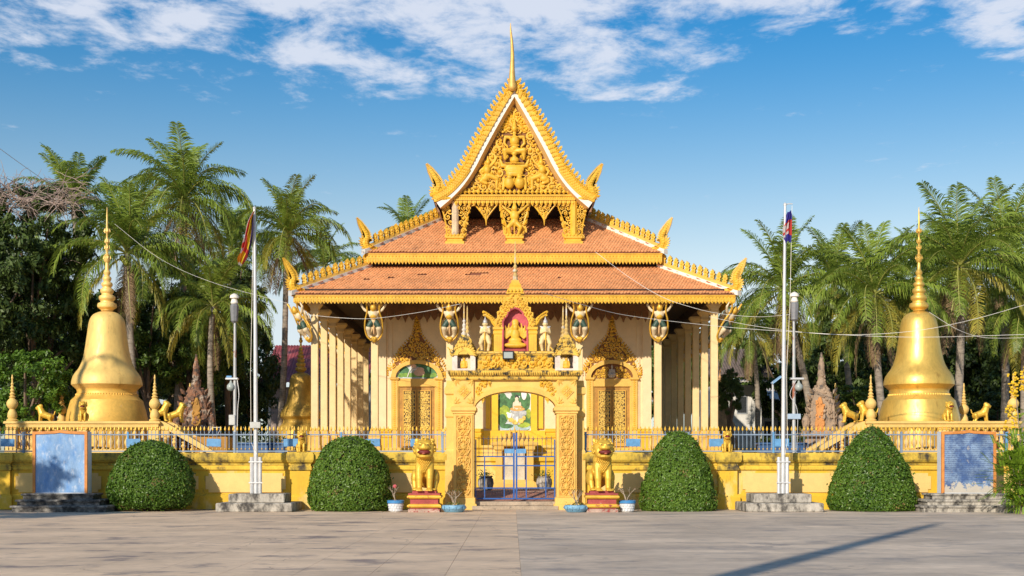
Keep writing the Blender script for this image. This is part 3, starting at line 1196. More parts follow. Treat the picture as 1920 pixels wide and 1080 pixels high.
# ---- doors
def door(s, painted):
    cx = AX + s * DOORX
    fr = MB()
    y = CYF
    z_sill, z_open, z_spring, z_top = 2.2, 4.89, 5.25, 6.02
    for k in (-1, 1):                         # jambs with a rosette strip
        a, c = sorted((cx + k * .84, cx + k * 1.12))
        fr.box(a, c, y - .13, y + .02, FLOOR, z_spring - .08)
        fr.stack((a + c) / 2, y - .05, [(.17, .12, z_spring - .08), (.20, .15, z_spring - .04), (.20, .15, z_spring + .03)])
        fr.box(cx + k * .84 - .06, cx + k * .84 + .06, y - .06, y + .02, z_sill, z_open, 0)
    fr.box(cx - .9, cx + .9, y - .10, y + .02, z_open, z_spring - .02)
    fr.box(cx - 1.3, cx + 1.3, y - .5, y + .02, FLOOR, z_sill)
    n = 22                                    # arch band
    ro, ri = 1.14, .93
    rng_ = [PI * i / n for i in range(n + 1)]
    sq = (z_top - z_spring) / ro
    vs, fs = [], []
    for t in rng_:
        for r, yy in ((ro, y + .01), (ro, y - .16), (ri, y - .16), (ri, y + .01)):
            vs.append((cx + r * math.cos(t), yy, z_spring + .03 + r * math.sin(t) * (sq if r == ro else sq * .97)))
    for i in range(n):
        for j in range(4):
            a = i * 4 + j
            c = i * 4 + (j + 1) % 4
            fs.append((a, c, c + 4, a + 4))
    fr.add(vs, fs)
    d = tp(fr, 'doorway', orn_pale)
    ro_ = MB()
    for k in (-1, 1):
        for j in range(24):
            z = FLOOR + .95 + j * .094
            xx = cx + k * .98
            ro_.ell((xx, y - .135, z), (.05, .02, .04), 6, 4)
            ro_.leaf(xx - .075, z, y - .13, .15, .05, 0, .015)
    tp(ro_, 'jamb_ornament', orn, parent=d, at=(cx, y, z_sill))['kind'] = 'stuff'
    lf = MB()                                 # dark recess and the two leaves
    lf.box(cx - .79, cx + .79, y - .02, y + .012, z_sill + .002, z_open - .002)
    tp(lf, 'door_recess', mat('door_recess_paint', (0.42, 0.21, 0.035), .6, var=.2), parent=d, at=(cx, y, z_sill))
    for k in (-1, 1):
        a, c = sorted((cx + k * .03, cx + k * .62))
        q = MB()
        zb, zt = z_sill + .06, z_open - .16
        q.box(a, c, y - .055, y - .021, zb, zt, 0)
        e = .045
        for (p0, p1, q0, q1) in ((a, a + e, zb, zt), (c - e, c, zb, zt), (a + e, c - e, zb, zb + .16), (a + e, c - e, zt - e, zt)):
            q.box(p0, p1, y - .085, y - .056, q0, q1, 1)
        q.fill(lambda px, pz: a + .07 < px < c - .07 and zb + .19 < pz < zt - .06, a + .08, c - .08, zb + .16, zt - .05, .10, y - .058, rng, .0145, 2, 3, 1.0)
        q.build('door_leaf', [mat('door_dark', (0.06, 0.03, 0.012), .5), mat('door_frame_gold', (0.60, 0.33, 0.045), .5), mat('door_lace_gold', (0.80, 0.55, 0.13), .42, metal=.3)], d, at=(cx, y, z_sill))
    # pointed flame ornament over the arch
    o = MB()
    tip = 8.22

    def halfw(z):
        t = (z - z_spring) / (tip - z_spring)
        prof = [(0, 1.30), (.12, 1.30), (.25, 1.10), (.36, .86), (.48, .60), (.56, .36), (.64, .20), (.74, .12), (.86, .06), (1.0, .01)]
        for (t0, w0), (t1, w1) in zip(prof, prof[1:]):
            if t <= t1:
                return w0 + (w1 - w0) * (t - t0) / (t1 - t0)
        return 0

    def inside(px, pz):
        dx = abs(px - cx)
        if pz < z_spring + .05 or dx > halfw(pz) - .03:
            return False
        return (dx / 1.18) ** 2 + ((pz - z_spring - .03) / (1.18 * sq)) ** 2 > 1.0
    zs = [z_spring + (tip - z_spring) * i / 26 for i in range(27)]
    back = [(cx + halfw(z) * .9, z) for z in zs] + [(cx - halfw(z) * .9, z) for z in zs[::-1]]
    for i in range(26):
        z0, z1 = zs[i], zs[i + 1]
        w0, w1 = halfw(z0) * .9, halfw(z1) * .9
        if z0 > z_spring + .72:
            o.poly([(cx - w0, z0), (cx + w0, z0), (cx + w1, z1), (cx - w1, z1)], y - .035, y - .002, 1, False)
        else:
            xi = 1.17 * math.sqrt(max(0, 1 - ((z0 - z_spring) / (1.17 * sq)) ** 2)) if z0 - z_spring < 1.17 * sq else 0
            for k in (-1, 1):
                if w0 > xi:
                    pts = [(cx + k * xi, z0), (cx + k * w0, z0), (cx + k * w1, z1), (cx + k * min(xi, w1), z1)]
                    o.poly(pts if k > 0 else pts[::-1], y - .035, y - .002, 1, False)
    o.fill(inside, cx - 1.3, cx + 1.3, z_spring + .05, tip, .25, y - .03, rng, .030, 0, 3, 1.2)
    for z in np.arange(z_spring + .1, tip - .2, .10):
        for k in (-1, 1):
            o.leaf(cx + k * (halfw(z) - .05), z, y - .03, .16, .08, PI / 2 - k * .65, .05)
    for z in np.arange(7.0, tip - .1, .16):
        o.ell((cx, y - .05, z), (.045 + .05 * (tip - z), .04, .06), 6, 4)
    o.tube([(cx, y - .03, 7.9), (cx, y - .03, tip + .05)], [.04, .005], 5)
    o.build('flame_ornament', [orn, orn_shade], d, at=(cx, y, z_sill))
    # the tympanum under the arch
    q = MB()
    pts = [(cx - .92, z_spring + .0), (cx + .92, z_spring + .0)] + [(cx + .92 * math.cos(t), z_spring + .03 + .92 * sq * math.sin(t)) for t in [PI * i / 20 for i in range(1, 20)]]
    if painted:
        cols = [mat('painted_sky', (.42, .50, .50), .6, var=.2), mat('painted_foliage', (.05, .16, .06), .6, var=.35, vscale=6), mat('painted_meadow', (.16, .30, .04), .6, var=.3, vscale=6), mat('painted_skin', (.62, .40, .26), .6, var=.2), mat('painted_white', (.72, .68, .62), .6, var=.1)]
        q.poly(pts, y - .02, y + .005, 0)
        zc = z_spring + .03

        lay_n = [0]

        def disc(x, z, rx, rz_, m, lay, n=16):
            lay_n[0] += 1
            q.poly([(x + rx * math.cos(2 * PI * i / n), z + rz_ * math.sin(2 * PI * i / n)) for i in range(n)], y - .02 - .002 * lay_n[0], y - .0205, m, False)
        for (dx, dz, a_, b_, m, l) in ((.58, .22, .30, .28, 1, 1), (.30, .5, .24, .18, 1, 1), (-.55, .28, .22, .22, 1, 1), (.0, .6, .18, .12, 1, 1), (-.3, .12, .5, .1, 2, 2), (.4, .1, .5, .09, 2, 2), (-.72, .10, .14, .09, 2, 3),
                                      (.10, .22, .25, .15, 3, 4), (-.15, .50, .13, .10, 3, 4), (.12, .36, .20, .1, 3, 5), (.75, .12, .12, .1, 2, 5)):
            disc(cx + dx, zc + dz, a_, b_, m, l)
        q.tube([(cx - .16, y - .04, zc + .47), (cx - .32, y - .04, zc + .3), (cx - .42, y - .04, zc + .04)], .025, 4, 4)
        q.tube([(cx + .0, y - .04, zc + .38), (cx - .18, y - .04, zc + .36), (cx - .26, y - .04, zc + .2)], .03, 4, 4)
        q.build('painted_tympanum', cols, d, at=(cx, y, z_sill))
    else:
        q.poly(pts, y - .02, y + .005, 1)
        ins = lambda px, pz: ((px - cx) / .86) ** 2 + ((pz - z_spring) / (.86 * sq)) ** 2 < 1 and pz > z_spring + .06 and abs(px - cx) > .17
        q.fill(ins, cx - .9, cx + .9, z_spring, z_spring + .8, .15, y - .03, rng, .02, 0, 3)
        q.build('carved_tympanum', [orn, orn_shade], d, at=(cx, y, z_sill))
        grey_st = mat('grey_figure_paint', (.46, .40, .32), .6, var=.15)
        P = [('s', (0, 0, .12), (.20, .09, .06), None), ('s', (0, 0, .28), (.085, .06, .13), None), ('s', (0, -.01, .47), (.055, .05, .065), None), ('s', (0, 0, .55), (.03, .03, .035), None),
             ('c', (-.10, 0, .36), (-.13, -.03, .2), .03, .025), ('c', (.10, 0, .36), (.13, -.03, .2), .03, .025), ('c', (-.13, -.03, .2), (0, -.07, .15), .025, .02), ('c', (.13, -.03, .2), (0, -.07, .15), .025, .02), ('s', (0, 0, .04), (.16, .07, .05), None)]
        blob('seated_relief_figure', P, .018, grey_st, d, (0, -.07, z_spring + .03 - z_sill))
        # the doorway's own origin is the temple's: shift under it
    return d


dl = door(-1, True)
drr = door(1, False)
for d_, s in ((dl, -1), (drr, 1)):
    for c in kids(d_):
        if c.name.startswith('seated_relief'):
            c.location = (s * DOORX, CYF - TY - .07, 5.28)

# ---- central painted panel between yellow pillars
b = MB()
for s in (-1, 1):
    b.stack(AX + s * .86, CYF - .05, [(.14, .16, FLOOR + .9), (.14, .16, 7.2)])
    b.stack(AX + s * 1.16, CYF - .03, [(.10, .10, FLOOR + .99), (.10, .10, 7.0)])
b.box(AX - 1.35, AX + 1.35, CYF - .2, CYF + .01, FLOOR, FLOOR + .9)
tp(b, 'shrine_frame', mat('bright_yellow_paint', (.78, .47, .02), .6, var=.08))
cols = [mat('mural_sky', (.62, .66, .66), .6, var=.12), mat('mural_trees', (.06, .17, .06), .6, var=.4, vscale=7), mat('mural_bush', (.30, .40, .04), .6, var=.3, vscale=7), mat('mural_rock', (.40, .42, .44), .6, var=.3, vscale=8),
        mat('mural_robe', (.62, .34, .10), .6, var=.15), mat('mural_skin', (.78, .62, .48), .6, var=.06), mat('mural_hair', (.04, .035, .04), .6), mat('mural_gold', (.68, .48, .10), .6, var=.25, vscale=9), mat('mural_water', (.38, .52, .58), .6, var=.2, vscale=9), mat('mural_cloud', (.82, .80, .78), .6, var=.06)]
q = MB()
y = CYF - .03
q.box(AX - .72, AX + .72, y, CYF + .004, FLOOR + .91, 6.0, 0)


lay_m = [0]


def disc(x, z, rx, rz_, m, lay, n=18, wob=0.):
    lay_m[0] += 1
    rg = random.Random(int(x * 977 + z * 3511 + lay))
    q.poly([(AX + max(-.715, min(.715, x + rx * (1 + wob * rg.uniform(-1, 1)) * math.cos(2 * PI * i / n))), max(FLOOR + .92, z + rz_ * (1 + wob * rg.uniform(-1, 1)) * math.sin(2 * PI * i / n))) for i in range(n)], y - .0016 * lay_m[0], y - .0005, m, False)


zb_ = 2.97
for (x, z, a_, c_, m, l) in ((-.45, 4.05, .36, .38, 1, 1), (.45, 4.25, .25, .42, 1, 1), (.10, 4.62, .26, .16, 1, 1), (-.52, 4.45, .16, .16, 1, 1), (.02, 4.24, .22, .34, 1, 2), (-.45, 3.72, .27, .33, 2, 2), (-.55, 3.42, .22, .25, 1, 3), (.55, 3.35, .22, .42, 1, 3), (.62, 3.7, .12, .2, 2, 3),
                             (.0, 3.10, .72, .18, 8, 4), (-.35, 3.15, .3, .1, 1, 5), (.4, 3.2, .3, .12, 2, 5), (.16, 3.50, .24, .30, 3, 5), (.40, 3.72, .14, .12, 3, 6), (.13, 3.78, .30, .10, 3, 6), (.42, 4.6, .12, .3, 9, 1), (-.33, 4.72, .3, .12, 9, 1),
                             (.13, 3.90, .33, .09, 4, 7), (.10, 4.10, .12, .22, 5, 8), (-.03, 4.06, .045, .15, 5, 8), (.25, 4.06, .045, .15, 5, 8), (.10, 4.36, .075, .09, 5, 9), (.10, 4.43, .08, .065, 6, 10), (.10, 4.50, .035, .04, 6, 10), (.10, 4.37, .055, .06, 5, 11), (.16, 4.0, .2, .05, 4, 9),
                             (-.22, 3.62, .10, .12, 9, 7), (-.30, 3.72, .05, .05, 9, 7), (-.15, 3.43, .12, .09, 7, 8), (.02, 3.32, .14, .10, 7, 8), (.28, 3.38, .12, .11, 7, 8), (.42, 3.5, .08, .1, 7, 8), (.12, 3.45, .05, .12, 9, 8)):
    disc(x, z, a_, c_, m, l, 18, .10 if m in (1, 2, 3, 7) else .0)
q.build('mural', cols, temple, at=(AX, CYF, FLOOR))

# ---- altar wall and plaque in front of the podium, seen through the gate
al = MB()
al.stack(AX, 53.6, [(2.3, .75, CY), (2.3, .75, CY + .25), (2.2, .65, CY + .32), (2.2, .65, 1.55), (2.3, .75, 1.62), (2.3, .75, 1.78), (2.2, .6, 1.86), (2.2, .6, FLOOR + .02), (2.3, .7, FLOOR + .1), (2.3, .7, FLOOR + .2)])
tp(al, 'altar_wall', yellow_wall)
al = MB()
for k in (-1, 1):
    al.stack(AX + k * .62, 52.55, [(.2, .2, CY), (.2, .2, CY + .2), (.14, .14, CY + .28), (.14, .14, 2.0), (.2, .2, 2.08), (.2, .2, 2.2)], 0, .02)
al.stack(AX, 52.58, [(.95, .22, CY), (.95, .22, CY + .14), (.8, .18, CY + .24), (.55, .16, CY + .32)], 0)
al.stack(AX, 52.6, [(.40, .10, CY + .3), (.40, .10, 2.06)], 1)
al.stack(AX, 52.58, [(.85, .22, 2.2), (.95, .26, 2.26), (.95, .26, 2.34), (.6, .2, 2.42), (.45, .16, 2.62), (.15, .12, 2.78)], 0)
for k in range(9):
    al.leaf(AX - .72 + k * .18, 2.36, 52.34, .28 + .1 * (4 - abs(k - 4)), .14, PI / 2, .05)
tp(al, 'entrance_plaque', [orn_pale, mat('stained_plaque', (.60, .50, .36), .75, var=.15, grime=((.3, .24, .16), .55, .75, 4))])

# ================================================================== tiled roofs
E1 = dict(y=54.0, z=8.49, hx=9.16)            # lower eave: front edge, height, half width
T1 = dict(y=56.9, z=10.02, hx=6.22)           # where the lower tier ends
E2 = dict(y=56.35, z=10.57, hx=6.42)
T2 = dict(y=59.55, z=12.55, hx=3.25)
BACK1, BACK2 = 77.6, 75.2


def tiles(b, a0, a1, t0, t1, rows, tw, holes=()):
    """courses of pointed tiles on the slope between eave a0-a1 and top t0-t1"""
    a0, a1, t0, t1 = map(Vector, (a0, a1, t0, t1))
    u = (a1 - a0).normalized()
    up = ((t0 + t1) / 2 - (a0 + a1) / 2)
    up = (up - u * up.dot(u))
    L = up.length
    up.normalize()
    nrm = u.cross(up)
    if nrm.z < 0:
        nrm = -nrm
    c = (a0 + a1) / 2
    rh = L / rows
    for r in range(rows):
        f0 = r / rows
        la = a0 + (t0 - a0) * f0
        lb = a1 + (t1 - a1) * f0
        la2 = a0 + (t0 - a0) * min(1, (r + 1.2) / rows)
        w0 = (la - c).dot(u)
        w1 = (lb - c).dot(u)
        x = math.floor(w0 / tw) * tw + (tw / 2 if r % 2 else 0)
        while x < w1:
            xa, xb = max(x, w0), min(x + tw, w1)
            x += tw
            if xb - xa < tw * .35:
                continue
            if any(abs((xa + xb) / 2 - hx_) < hw_ * (.6 + .4 * ((r * 7 + int(x * 13)) % 3) / 2) and r0 <= r <= r1 for hx_, hw_, r0, r1 in holes):
                continue
            g = tw * .05
            lift = .030 + rng.uniform(-.010, .012)
            j = rng.uniform(-.01, .01)

            def P(xx, v, hgt):
                return c + u * xx + up * (v + j) + nrm * hgt
            lo = f0 * L - rh * .25
            hi = lo + rh * 1.45
            xm = (xa + xb) / 2
            vs = [P(xa + g, hi, .004), P(xb - g, hi, .004), P(xb - g, lo + rh * .22, lift), P(xm, lo, lift + .004), P(xa + g, lo + rh * .22, lift),
                  P(xb - g, lo + rh * .22, lift - .025), P(xm, lo, lift - .022), P(xa + g, lo + rh * .22, lift - .025)]
            b.add(vs, [(4, 3, 2, 1, 0), (4, 7, 6, 3), (3, 6, 5, 2)])


def hip_tier(E, T, back, rows, nm, holes=()):
    ins = T['y'] - E['y']
    ex, tx = E['hx'], T['hx']
    e = [(AX - ex, E['y'], E['z']), (AX + ex, E['y'], E['z']), (AX + ex, back, E['z']), (AX - ex, back, E['z'])]
    t = [(AX - tx, T['y'], T['z']), (AX + tx, T['y'], T['z']), (AX + tx, back - ins, T['z']), (AX - tx, back - ins, T['z'])]
    b = MB()
    b.rings([[(x, y, z - .03) for x, y, z in e], [(x, y, z - .03) for x, y, z in t]], 0, (False, False))
    b.rings([[(x, y, z - .06) for x, y, z in e], [(x, y, z - .03) for x, y, z in e]], 0, (False, False))
    tp(b, 'roof_deck', tile_base)
    b = MB()
    tiles(b, e[0], e[1], t[0], t[1], rows, .135, holes)
    o = tp(b, 'front_roof_tiles', tile_mat)
    o['kind'] = 'stuff'
    b = MB()
    tiles(b, e[1], e[2], t[1], t[2], max(8, rows // 2), .27)
    tiles(b, e[3], e[0], t[3], t[0], max(8, rows // 2), .27)
    o = tp(b, 'side_roof_tiles', tile_mat)
    o['kind'] = 'stuff'
    return e, t


e1, t1 = hip_tier(E1, T1, BACK1, 17, 'lower', [(-1.72, .42, 11, 11), (-1.55, .55, 12, 12), (-4.0, .22, 11, 11), (-6.2, .14, 8, 8), (-5.2, .12, 9, 9), (1.9, .1, 9, 9)])
e2, t2 = hip_tier(E2, T2, BACK2, 19, 'upper')
b = MB()
b.box(AX - 6.1, AX + 6.1, 57.05, 74.5, 8.71, 10.9)
tp(b, 'clerestory_wall', dark_wood)
b = MB()
b.box(AX - 3.1, AX + 3.1, 60.2, 72, 10.95, 12.9)
b.poly([(AX - 3.0, 12.9), (AX + 3.0, 12.9), (AX + 1.9, 14.4), (AX + .9, 16.2), (AX, 17.2), (AX - .9, 16.2), (AX - 1.9, 14.4)], 60.2, 60.4)
tp(b, 'attic_wall', dark_wood)


# ---- scalloped gold valances under the eaves
def eave_band(E, back, drop):
    b = MB()
    hx, y, z = E['hx'] - .10, E['y'] + .05, E['z'] - .055
    b.box(AX - hx, AX + hx, y, y + .05, z - drop * .45, z)
    b.box(AX - hx - .02, AX + hx + .02, y - .03, y + .052, z - drop * .14, z + .01)
    b.box(AX - hx, AX + hx, y - .015, y + .052, z - drop * .48, z - drop * .40)
    n = int(2 * hx / .145)
    for i in range(n):
        x = AX - hx + (i + .5) * 2 * hx / n
        w = hx / n * .94
        za, zb2 = z - drop * .45, z - drop
        b.poly([(x - w, za), (x - w, za - drop * .30), (x - w * .35, zb2 + drop * .08), (x, zb2), (x + w * .35, zb2 + drop * .08), (x + w, za - drop * .30), (x + w, za)][::1], y - .005, y + .035)
        b.leaf(x, zb2 + .02, y - .006, drop * .46, w * 1.1, PI / 2, .03)
        b.ell((x, y - .01, z - drop * .28), (w * .6, .025, drop * .08), 6, 4)
    o = tp(b, 'eave_valance', orn)
    o['kind'] = 'stuff'
    for s in (-1, 1):                         # plain bands along the sides
        b = MB()
        b.box(AX + s * hx - .03, AX + s * hx + .02, y + .06, back - .1, z - drop * .8, z)
        tp(b, 'side_valance', orn)


eave_band(E1, BACK1, .37)
eave_band(E2, BACK2, .48)


# ---- crest leaves and naga finials
def crocket_mesh(h, d=.07):
    b = MB()
    out = [(-.20, 0), (.20, 0), (.24, .18), (.17, .30), (.30, .40), (.30, .56), (.18, .62), (.26, .74), (.14, .86), (.0, 1.0), (-.04, .84), (-.20, .76), (-.12, .64), (-.26, .50), (-.14, .38), (-.24, .22)]
    b.poly([(x * h, z * h) for x, z in out], -d, d)
    b.ell((0.04 * h, 0, .5 * h), (.16 * h, d * 1.7, .18 * h), 8, 5)
    b.ell((0.02 * h, 0, .2 * h), (.14 * h, d * 1.6, .12 * h), 8, 5)
    b.ell((0.06 * h, 0, .74 * h), (.09 * h, d * 1.4, .09 * h), 6, 4)
    return b


def naga_mesh(h):
    """rearing serpent head finial: swollen base, S neck and a tapering flame crest, facing +x"""
    b = MB()
    path = smooth_curve([(-.34, 0.03), (-.16, .03), (.0, .08), (.05, .22), (-.01, .36), (.03, .50), (.11, .63), (.19, .76), (.26, .88), (.34, 1.0)], 4)
    rad = np.interp(np.linspace(0, 1, len(path)), [0, .2, .33, .45, .6, .8, 1], [.05, .10, .12, .085, .075, .05, .008])
    b.tube([(x * h, 0, z * h) for x, z in path], [r * h for r in rad], 8, flat=.75)
    for i in range(3, len(path) - 1):
        x, z = path[i]
        dx, dz = path[i + 1][0] - path[i - 1][0], path[i + 1][1] - path[i - 1][1]
        a = math.atan2(dz, dx)
        for s in (-1, 1):
            k = rad[i] * h
            bx, bz = x * h - math.sin(a) * s * k * .5, z * h + math.cos(a) * s * k * .5
            ang = a + s * .8
            u = k * 1.25 + .02 * h
            c_, q_ = math.cos(ang), math.sin(ang)
            pts = [(bx + p * c_ - v * s * q_, bz + p * q_ + v * s * c_) for p, v in ((-.3 * u, -.3 * u), (.6 * u, -.28 * u), (1.15 * u, .22 * u), (.35 * u, .25 * u))]
            b.poly(pts[::s], -.028 * h, .028 * h)
        if i % 2:
            b.ell((x * h, 0, z * h), (rad[i] * h * .8, rad[i] * h * 1.05, rad[i] * h * .8), 6, 4)
    b.ell((.13 * h, 0, .26 * h), (.09 * h, .06 * h, .05 * h), 8, 5)
    b.ell((.12 * h, 0, .19 * h), (.07 * h, .05 * h, .03 * h), 8, 5)
    for s in (-1, 1):
        b.ell((.07 * h, s * .065 * h, .31 * h), (.03 * h, .025 * h, .03 * h), 6, 4)
    return b


croc = crocket_mesh(.42)
croc_src = None
naga_src = None
for (e, t, n, trim) in ((e1, t1, 11, (.16, .93)), (e2, t2, 14, (.14, .97))):
    for s, (p, q) in ((-1, (e[0], t[0])), (1, (e[1], t[1]))):
        p, q = Vector(p), Vector(q)
        # sloped ridge bed along the hip
        b = MB()
        dirv = (q - p)
        side = dirv.cross(Vector((0, 0, 1))).normalized() * .13
        rings = []
        for f in (-.015, 1.0):
            c = p + dirv * f
            rings.append([c - side + Vector((0, 0, -.08)), c + side + Vector((0, 0, -.08)), c + side + Vector((0, 0, .11)), c - side + Vector((0, 0, .11))])
        b.rings(rings)
        tp(b, 'hip_ridge', white_paint if s > 0 else grey_ridge)
        b = MB()
        side2 = side * .55
        rings = []
        for f in (.06, 1.0):
            c = p + dirv * f
            rings.append([c - side2 + Vector((0, 0, .108)), c + side2 + Vector((0, 0, .108)), c + side2 + Vector((0, 0, .24)), c - side2 + Vector((0, 0, .24))])
        b.rings(rings)
        tp(b, 'ridge_band', orn_pale)
        ang = math.atan2(dirv.y, dirv.x)
        for i in range(n):
            f = trim[0] + (trim[1] - trim[0]) * i / (n - 1)
            c = p + dirv * f + Vector((0, 0, .22)) - Vector((AX, TY, 0))
            rz0 = 0 if s > 0 else PI
            if croc_src is None:
                croc_src = croc.build('ridge_crocket', orn, temple, loc=c)
                croc_src.rotation_euler = (0, 0, rz0)
            else:
                place(croc_src, 'ridge_crocket', temple, c, (0, R(rng.uniform(-5, 5)), rz0 + (-s) * .5), rng.uniform(.92, 1.06))
        c = p + dirv * .03 + Vector((0, 0, .08)) - Vector((AX, TY, 0))
        if naga_src is None:
            naga_src = naga_mesh(1.32).build('naga_finial', orn, temple, loc=c, smooth=35)
            naga_src.rotation_euler = (0, 0, PI + .35)
        else:
            place(naga_src, 'naga_finial', temple, c, (0, 0, (-.35 if s > 0 else PI + .35)))
# crest of the lower tier's return beside the upper eave
# ================================================================== the steep gable
GY = 57.0                                     # plane of the bargeboards
rng = random.Random(23)


def GP(px, py, Y=GY):
    return ((px - 964.5) / F * Y, EYE + (HZ - py) / F * Y)


outer = smooth_curve([GP(x, y) for x, y in ((964.5, 168), (936, 216), (905, 271), (883, 312.5), (862.5, 341), (840.6, 362.6), (816, 376))], 6)
inner = smooth_curve([GP(x, y) for x, y in ((964.5, 181), (942.5, 218.5), (912, 273.5), (890.5, 315), (870.5, 345.5), (849, 369), (825.5, 389.5))], 6)
gold_o = smooth_curve([GP(x, y) for x, y in ((964.5, 150), (923, 214), (893, 266.5), (871, 309), (850.5, 337), (829.5, 357), (809, 368))], 6)
for s in (-1, 1):
    k = -s                                    # curves are drawn for the left side
    b = MB()
    n = len(outer)
    for i in range(n - 1):
        q = [outer[i], outer[i + 1], inner[i + 1], inner[i]]
        vs = [(AX + k * x, GY, z) for x, z in q] + [(AX + k * x, GY + .34, z) for x, z in q]
        b.add(vs, [(0, 1, 2, 3), (2, 3, 7, 6), (0, 1, 5, 4)] + ([(1, 2, 6, 5)] if i == n - 2 else []))
    tp(b, 'bargeboard', white_paint)
    b = MB()                                  # gilded band carrying the crockets
    for i in range(n - 1):
        q = [gold_o[i], gold_o[i + 1], outer[i + 1], outer[i]]
        vs = [(AX + k * x, GY - .05, z) for x, z in q] + [(AX + k * x, GY + .16, z) for x, z in q]
        b.add(vs, [(0, 1, 2, 3), (0, 1, 5, 4), (2, 3, 7, 6)] + ([(1, 2, 6, 5)] if i == n - 2 else []))
    for i in range(1, n - 1):
        for f in (.25, .55, .85):
            x, z = (gold_o[i][0] * (1 - f) + outer[i][0] * f, gold_o[i][1] * (1 - f) + outer[i][1] * f)
            b.ell((AX + k * x, GY - .055, z), (.075, .04, .075), 6, 4)
    for i in range(0, n - 1):
        for j in range(3):
            t = (j + .5) / 3
            x = (gold_o[i][0] * (1 - t) + gold_o[i + 1][0] * t) * .62 + (outer[i][0] * (1 - t) + outer[i + 1][0] * t) * .38
            z = (gold_o[i][1] * (1 - t) + gold_o[i + 1][1] * t) * .62 + (outer[i][1] * (1 - t) + outer[i + 1][1] * t) * .38
            b.leaf(AX + k * x, z, GY - .05, .24, .12, math.atan2(.5, -.6 * k) + rng.uniform(-.5, .5), .06)
    tp(b, 'gilded_band', orn)
    # scalloped lower edge of the gilding on the lowest third
    b = MB()
    for i in range(int(n * .52), n - 1):
        for j in range(2):
            t = (j + .5) / 2
            x, z = outer[i][0] * (1 - t) + outer[i + 1][0] * t, outer[i][1] * (1 - t) + outer[i + 1][1] * t
            b.ell((AX + k * x, GY - .03, z), (.09, .035, .09), 8, 4)
    tp(b, 'scalloped_edge', orn)
# crockets up both slopes: hooked leaves, each its own piece
seg = np.array(gold_o)
ln = np.concatenate([[0], np.cumsum(np.linalg.norm(np.diff(seg, axis=0), axis=1))])
src = None
cm = crocket_mesh(.37, .055)
NC = 26
for s in (-1, 1):
    for i in range(NC):
        d = ln[-1] * (.035 + .90 * i / (NC - 1))
        x, z = np.interp(d, ln, seg[:, 0]), np.interp(d, ln, seg[:, 1])
        x2, z2 = np.interp(d + .05, ln, seg[:, 0]), np.interp(d + .05, ln, seg[:, 1])
        ang = math.atan2(z2 - z, x2 - x)      # pointing down the left slope
        loc = Vector(((x if s < 0 else -x) + .0, GY + .05 - TY, z))
        tilt = -(PI - abs(ang)) * .72
        if s > 0:
            tilt = -tilt
        if src is None:
            src = cm.build('gable_crocket', orn, temple, loc=loc)
            o = src
        else:
            o = place(src, 'gable_crocket', temple, loc)
        o.rotation_euler = (0, tilt * .8 + R(rng.uniform(-4, 4)), 0)
        o.scale = ((-1 if s < 0 else 1) * .72, 1, rng.uniform(.86, 1.0))
for s, px, py in ((-1, 822, 368), (1, 1107, 368)):
    x, z = GP(px, py)
    o = naga_mesh(1.55).build('naga_finial', orn, temple, loc=(x, GY + .05 - TY, z - .12), smooth=35)
    if s < 0:
        o.rotation_euler = (0, 0, PI)
# horn finial on the ridge
b = MB()
zb, zt = GP(960, 172)[1], GP(957, 45)[1]
h = zt - zb
path = smooth_curve([(-.07, 0), (-.09, .06), (-.10, .15), (-.10, .30), (-.09, .5), (-.11, .7), (-.16, .88), (-.17, 1.0)], 4)
rad = np.interp(np.linspace(0, 1, len(path)), [0, .08, .18, .32, .5, .75, 1], [.11, .185, .195, .145, .10, .06, .012])
b.tube([(AX + x, GY - .12, zb + z * h) for x, z in path], list(rad), 10)
o = tp(b, 'horn_finial', gold_dull, smooth=60)

# roof body behind the bargeboards, tiled on its outer side
b = MB()
n = len(outer)
top = [(x * .985, z + .02) for x, z in gold_o]
for s in (-1, 1):
    for i in range(n - 1):
        (x0, z0), (x1, z1) = top[i], top[i + 1]
        (u0, w0), (u1, w1) = inner[i], inner[i + 1]
        kx = -s
        b.add([(AX + kx * x0, GY + .17, z0 - .12), (AX + kx * x1, GY + .17, z1 - .12), (AX + kx * x1, 75, z1 - .12), (AX + kx * x0, 75, z0 - .12)], [(0, 1, 2, 3)], 0)
        b.add([(AX + kx * u0, GY + .342, w0), (AX + kx * u1, GY + .342, w1), (AX + kx * u1, 75, w1), (AX + kx * u0, 75, w0)], [(0, 1, 2, 3)], 1)
    (x0, z0), (u0, w0) = top[-1], inner[-1]
    b.add([(AX - s * x0, GY + .17, z0 - .12), (AX - s * u0, GY + .17, w0), (AX - s * u0, 75, w0), (AX - s * x0, 75, z0 - .12)], [(0, 1, 2, 3)], 1)
tp(b, 'main_roof', [tile_mat, dark_wood])
b = MB()                                      # lower side boards of the main roof
for s in (-1, 1):
    x, z = GP(813, 376)
    x2, z2 = GP(822, 396)
    b.add([(AX - s * x, GY + .1, z), (AX - s * (x2 + .06), GY + .1, z2), (AX - s * (x2 + .06), 75, z2 - .0), (AX - s * x, 75, z)], [(0, 1, 2, 3)])
    b.add([(AX - s * x, GY + .1, z), (AX - s * (x + .10), GY + .1, z), (AX - s * (x2 - .04), GY + .1, z2 - .02), (AX - s * (x2 + .06), GY + .1, z2)], [(0, 1, 2, 3)])
tp(b, 'eave_board', brown_wood)

# ---- tympanum
PY = GY + .42
zbase = TZ(363, PY)
inn = np.array([(x * PY / GY, EYE + (z - EYE) * PY / GY) for x, z in inner])      # same edge one step further back
zi, xi = inn[::-1, 1], -inn[::-1, 0]


def hwid(z):
    return float(np.interp(z, zi, xi))


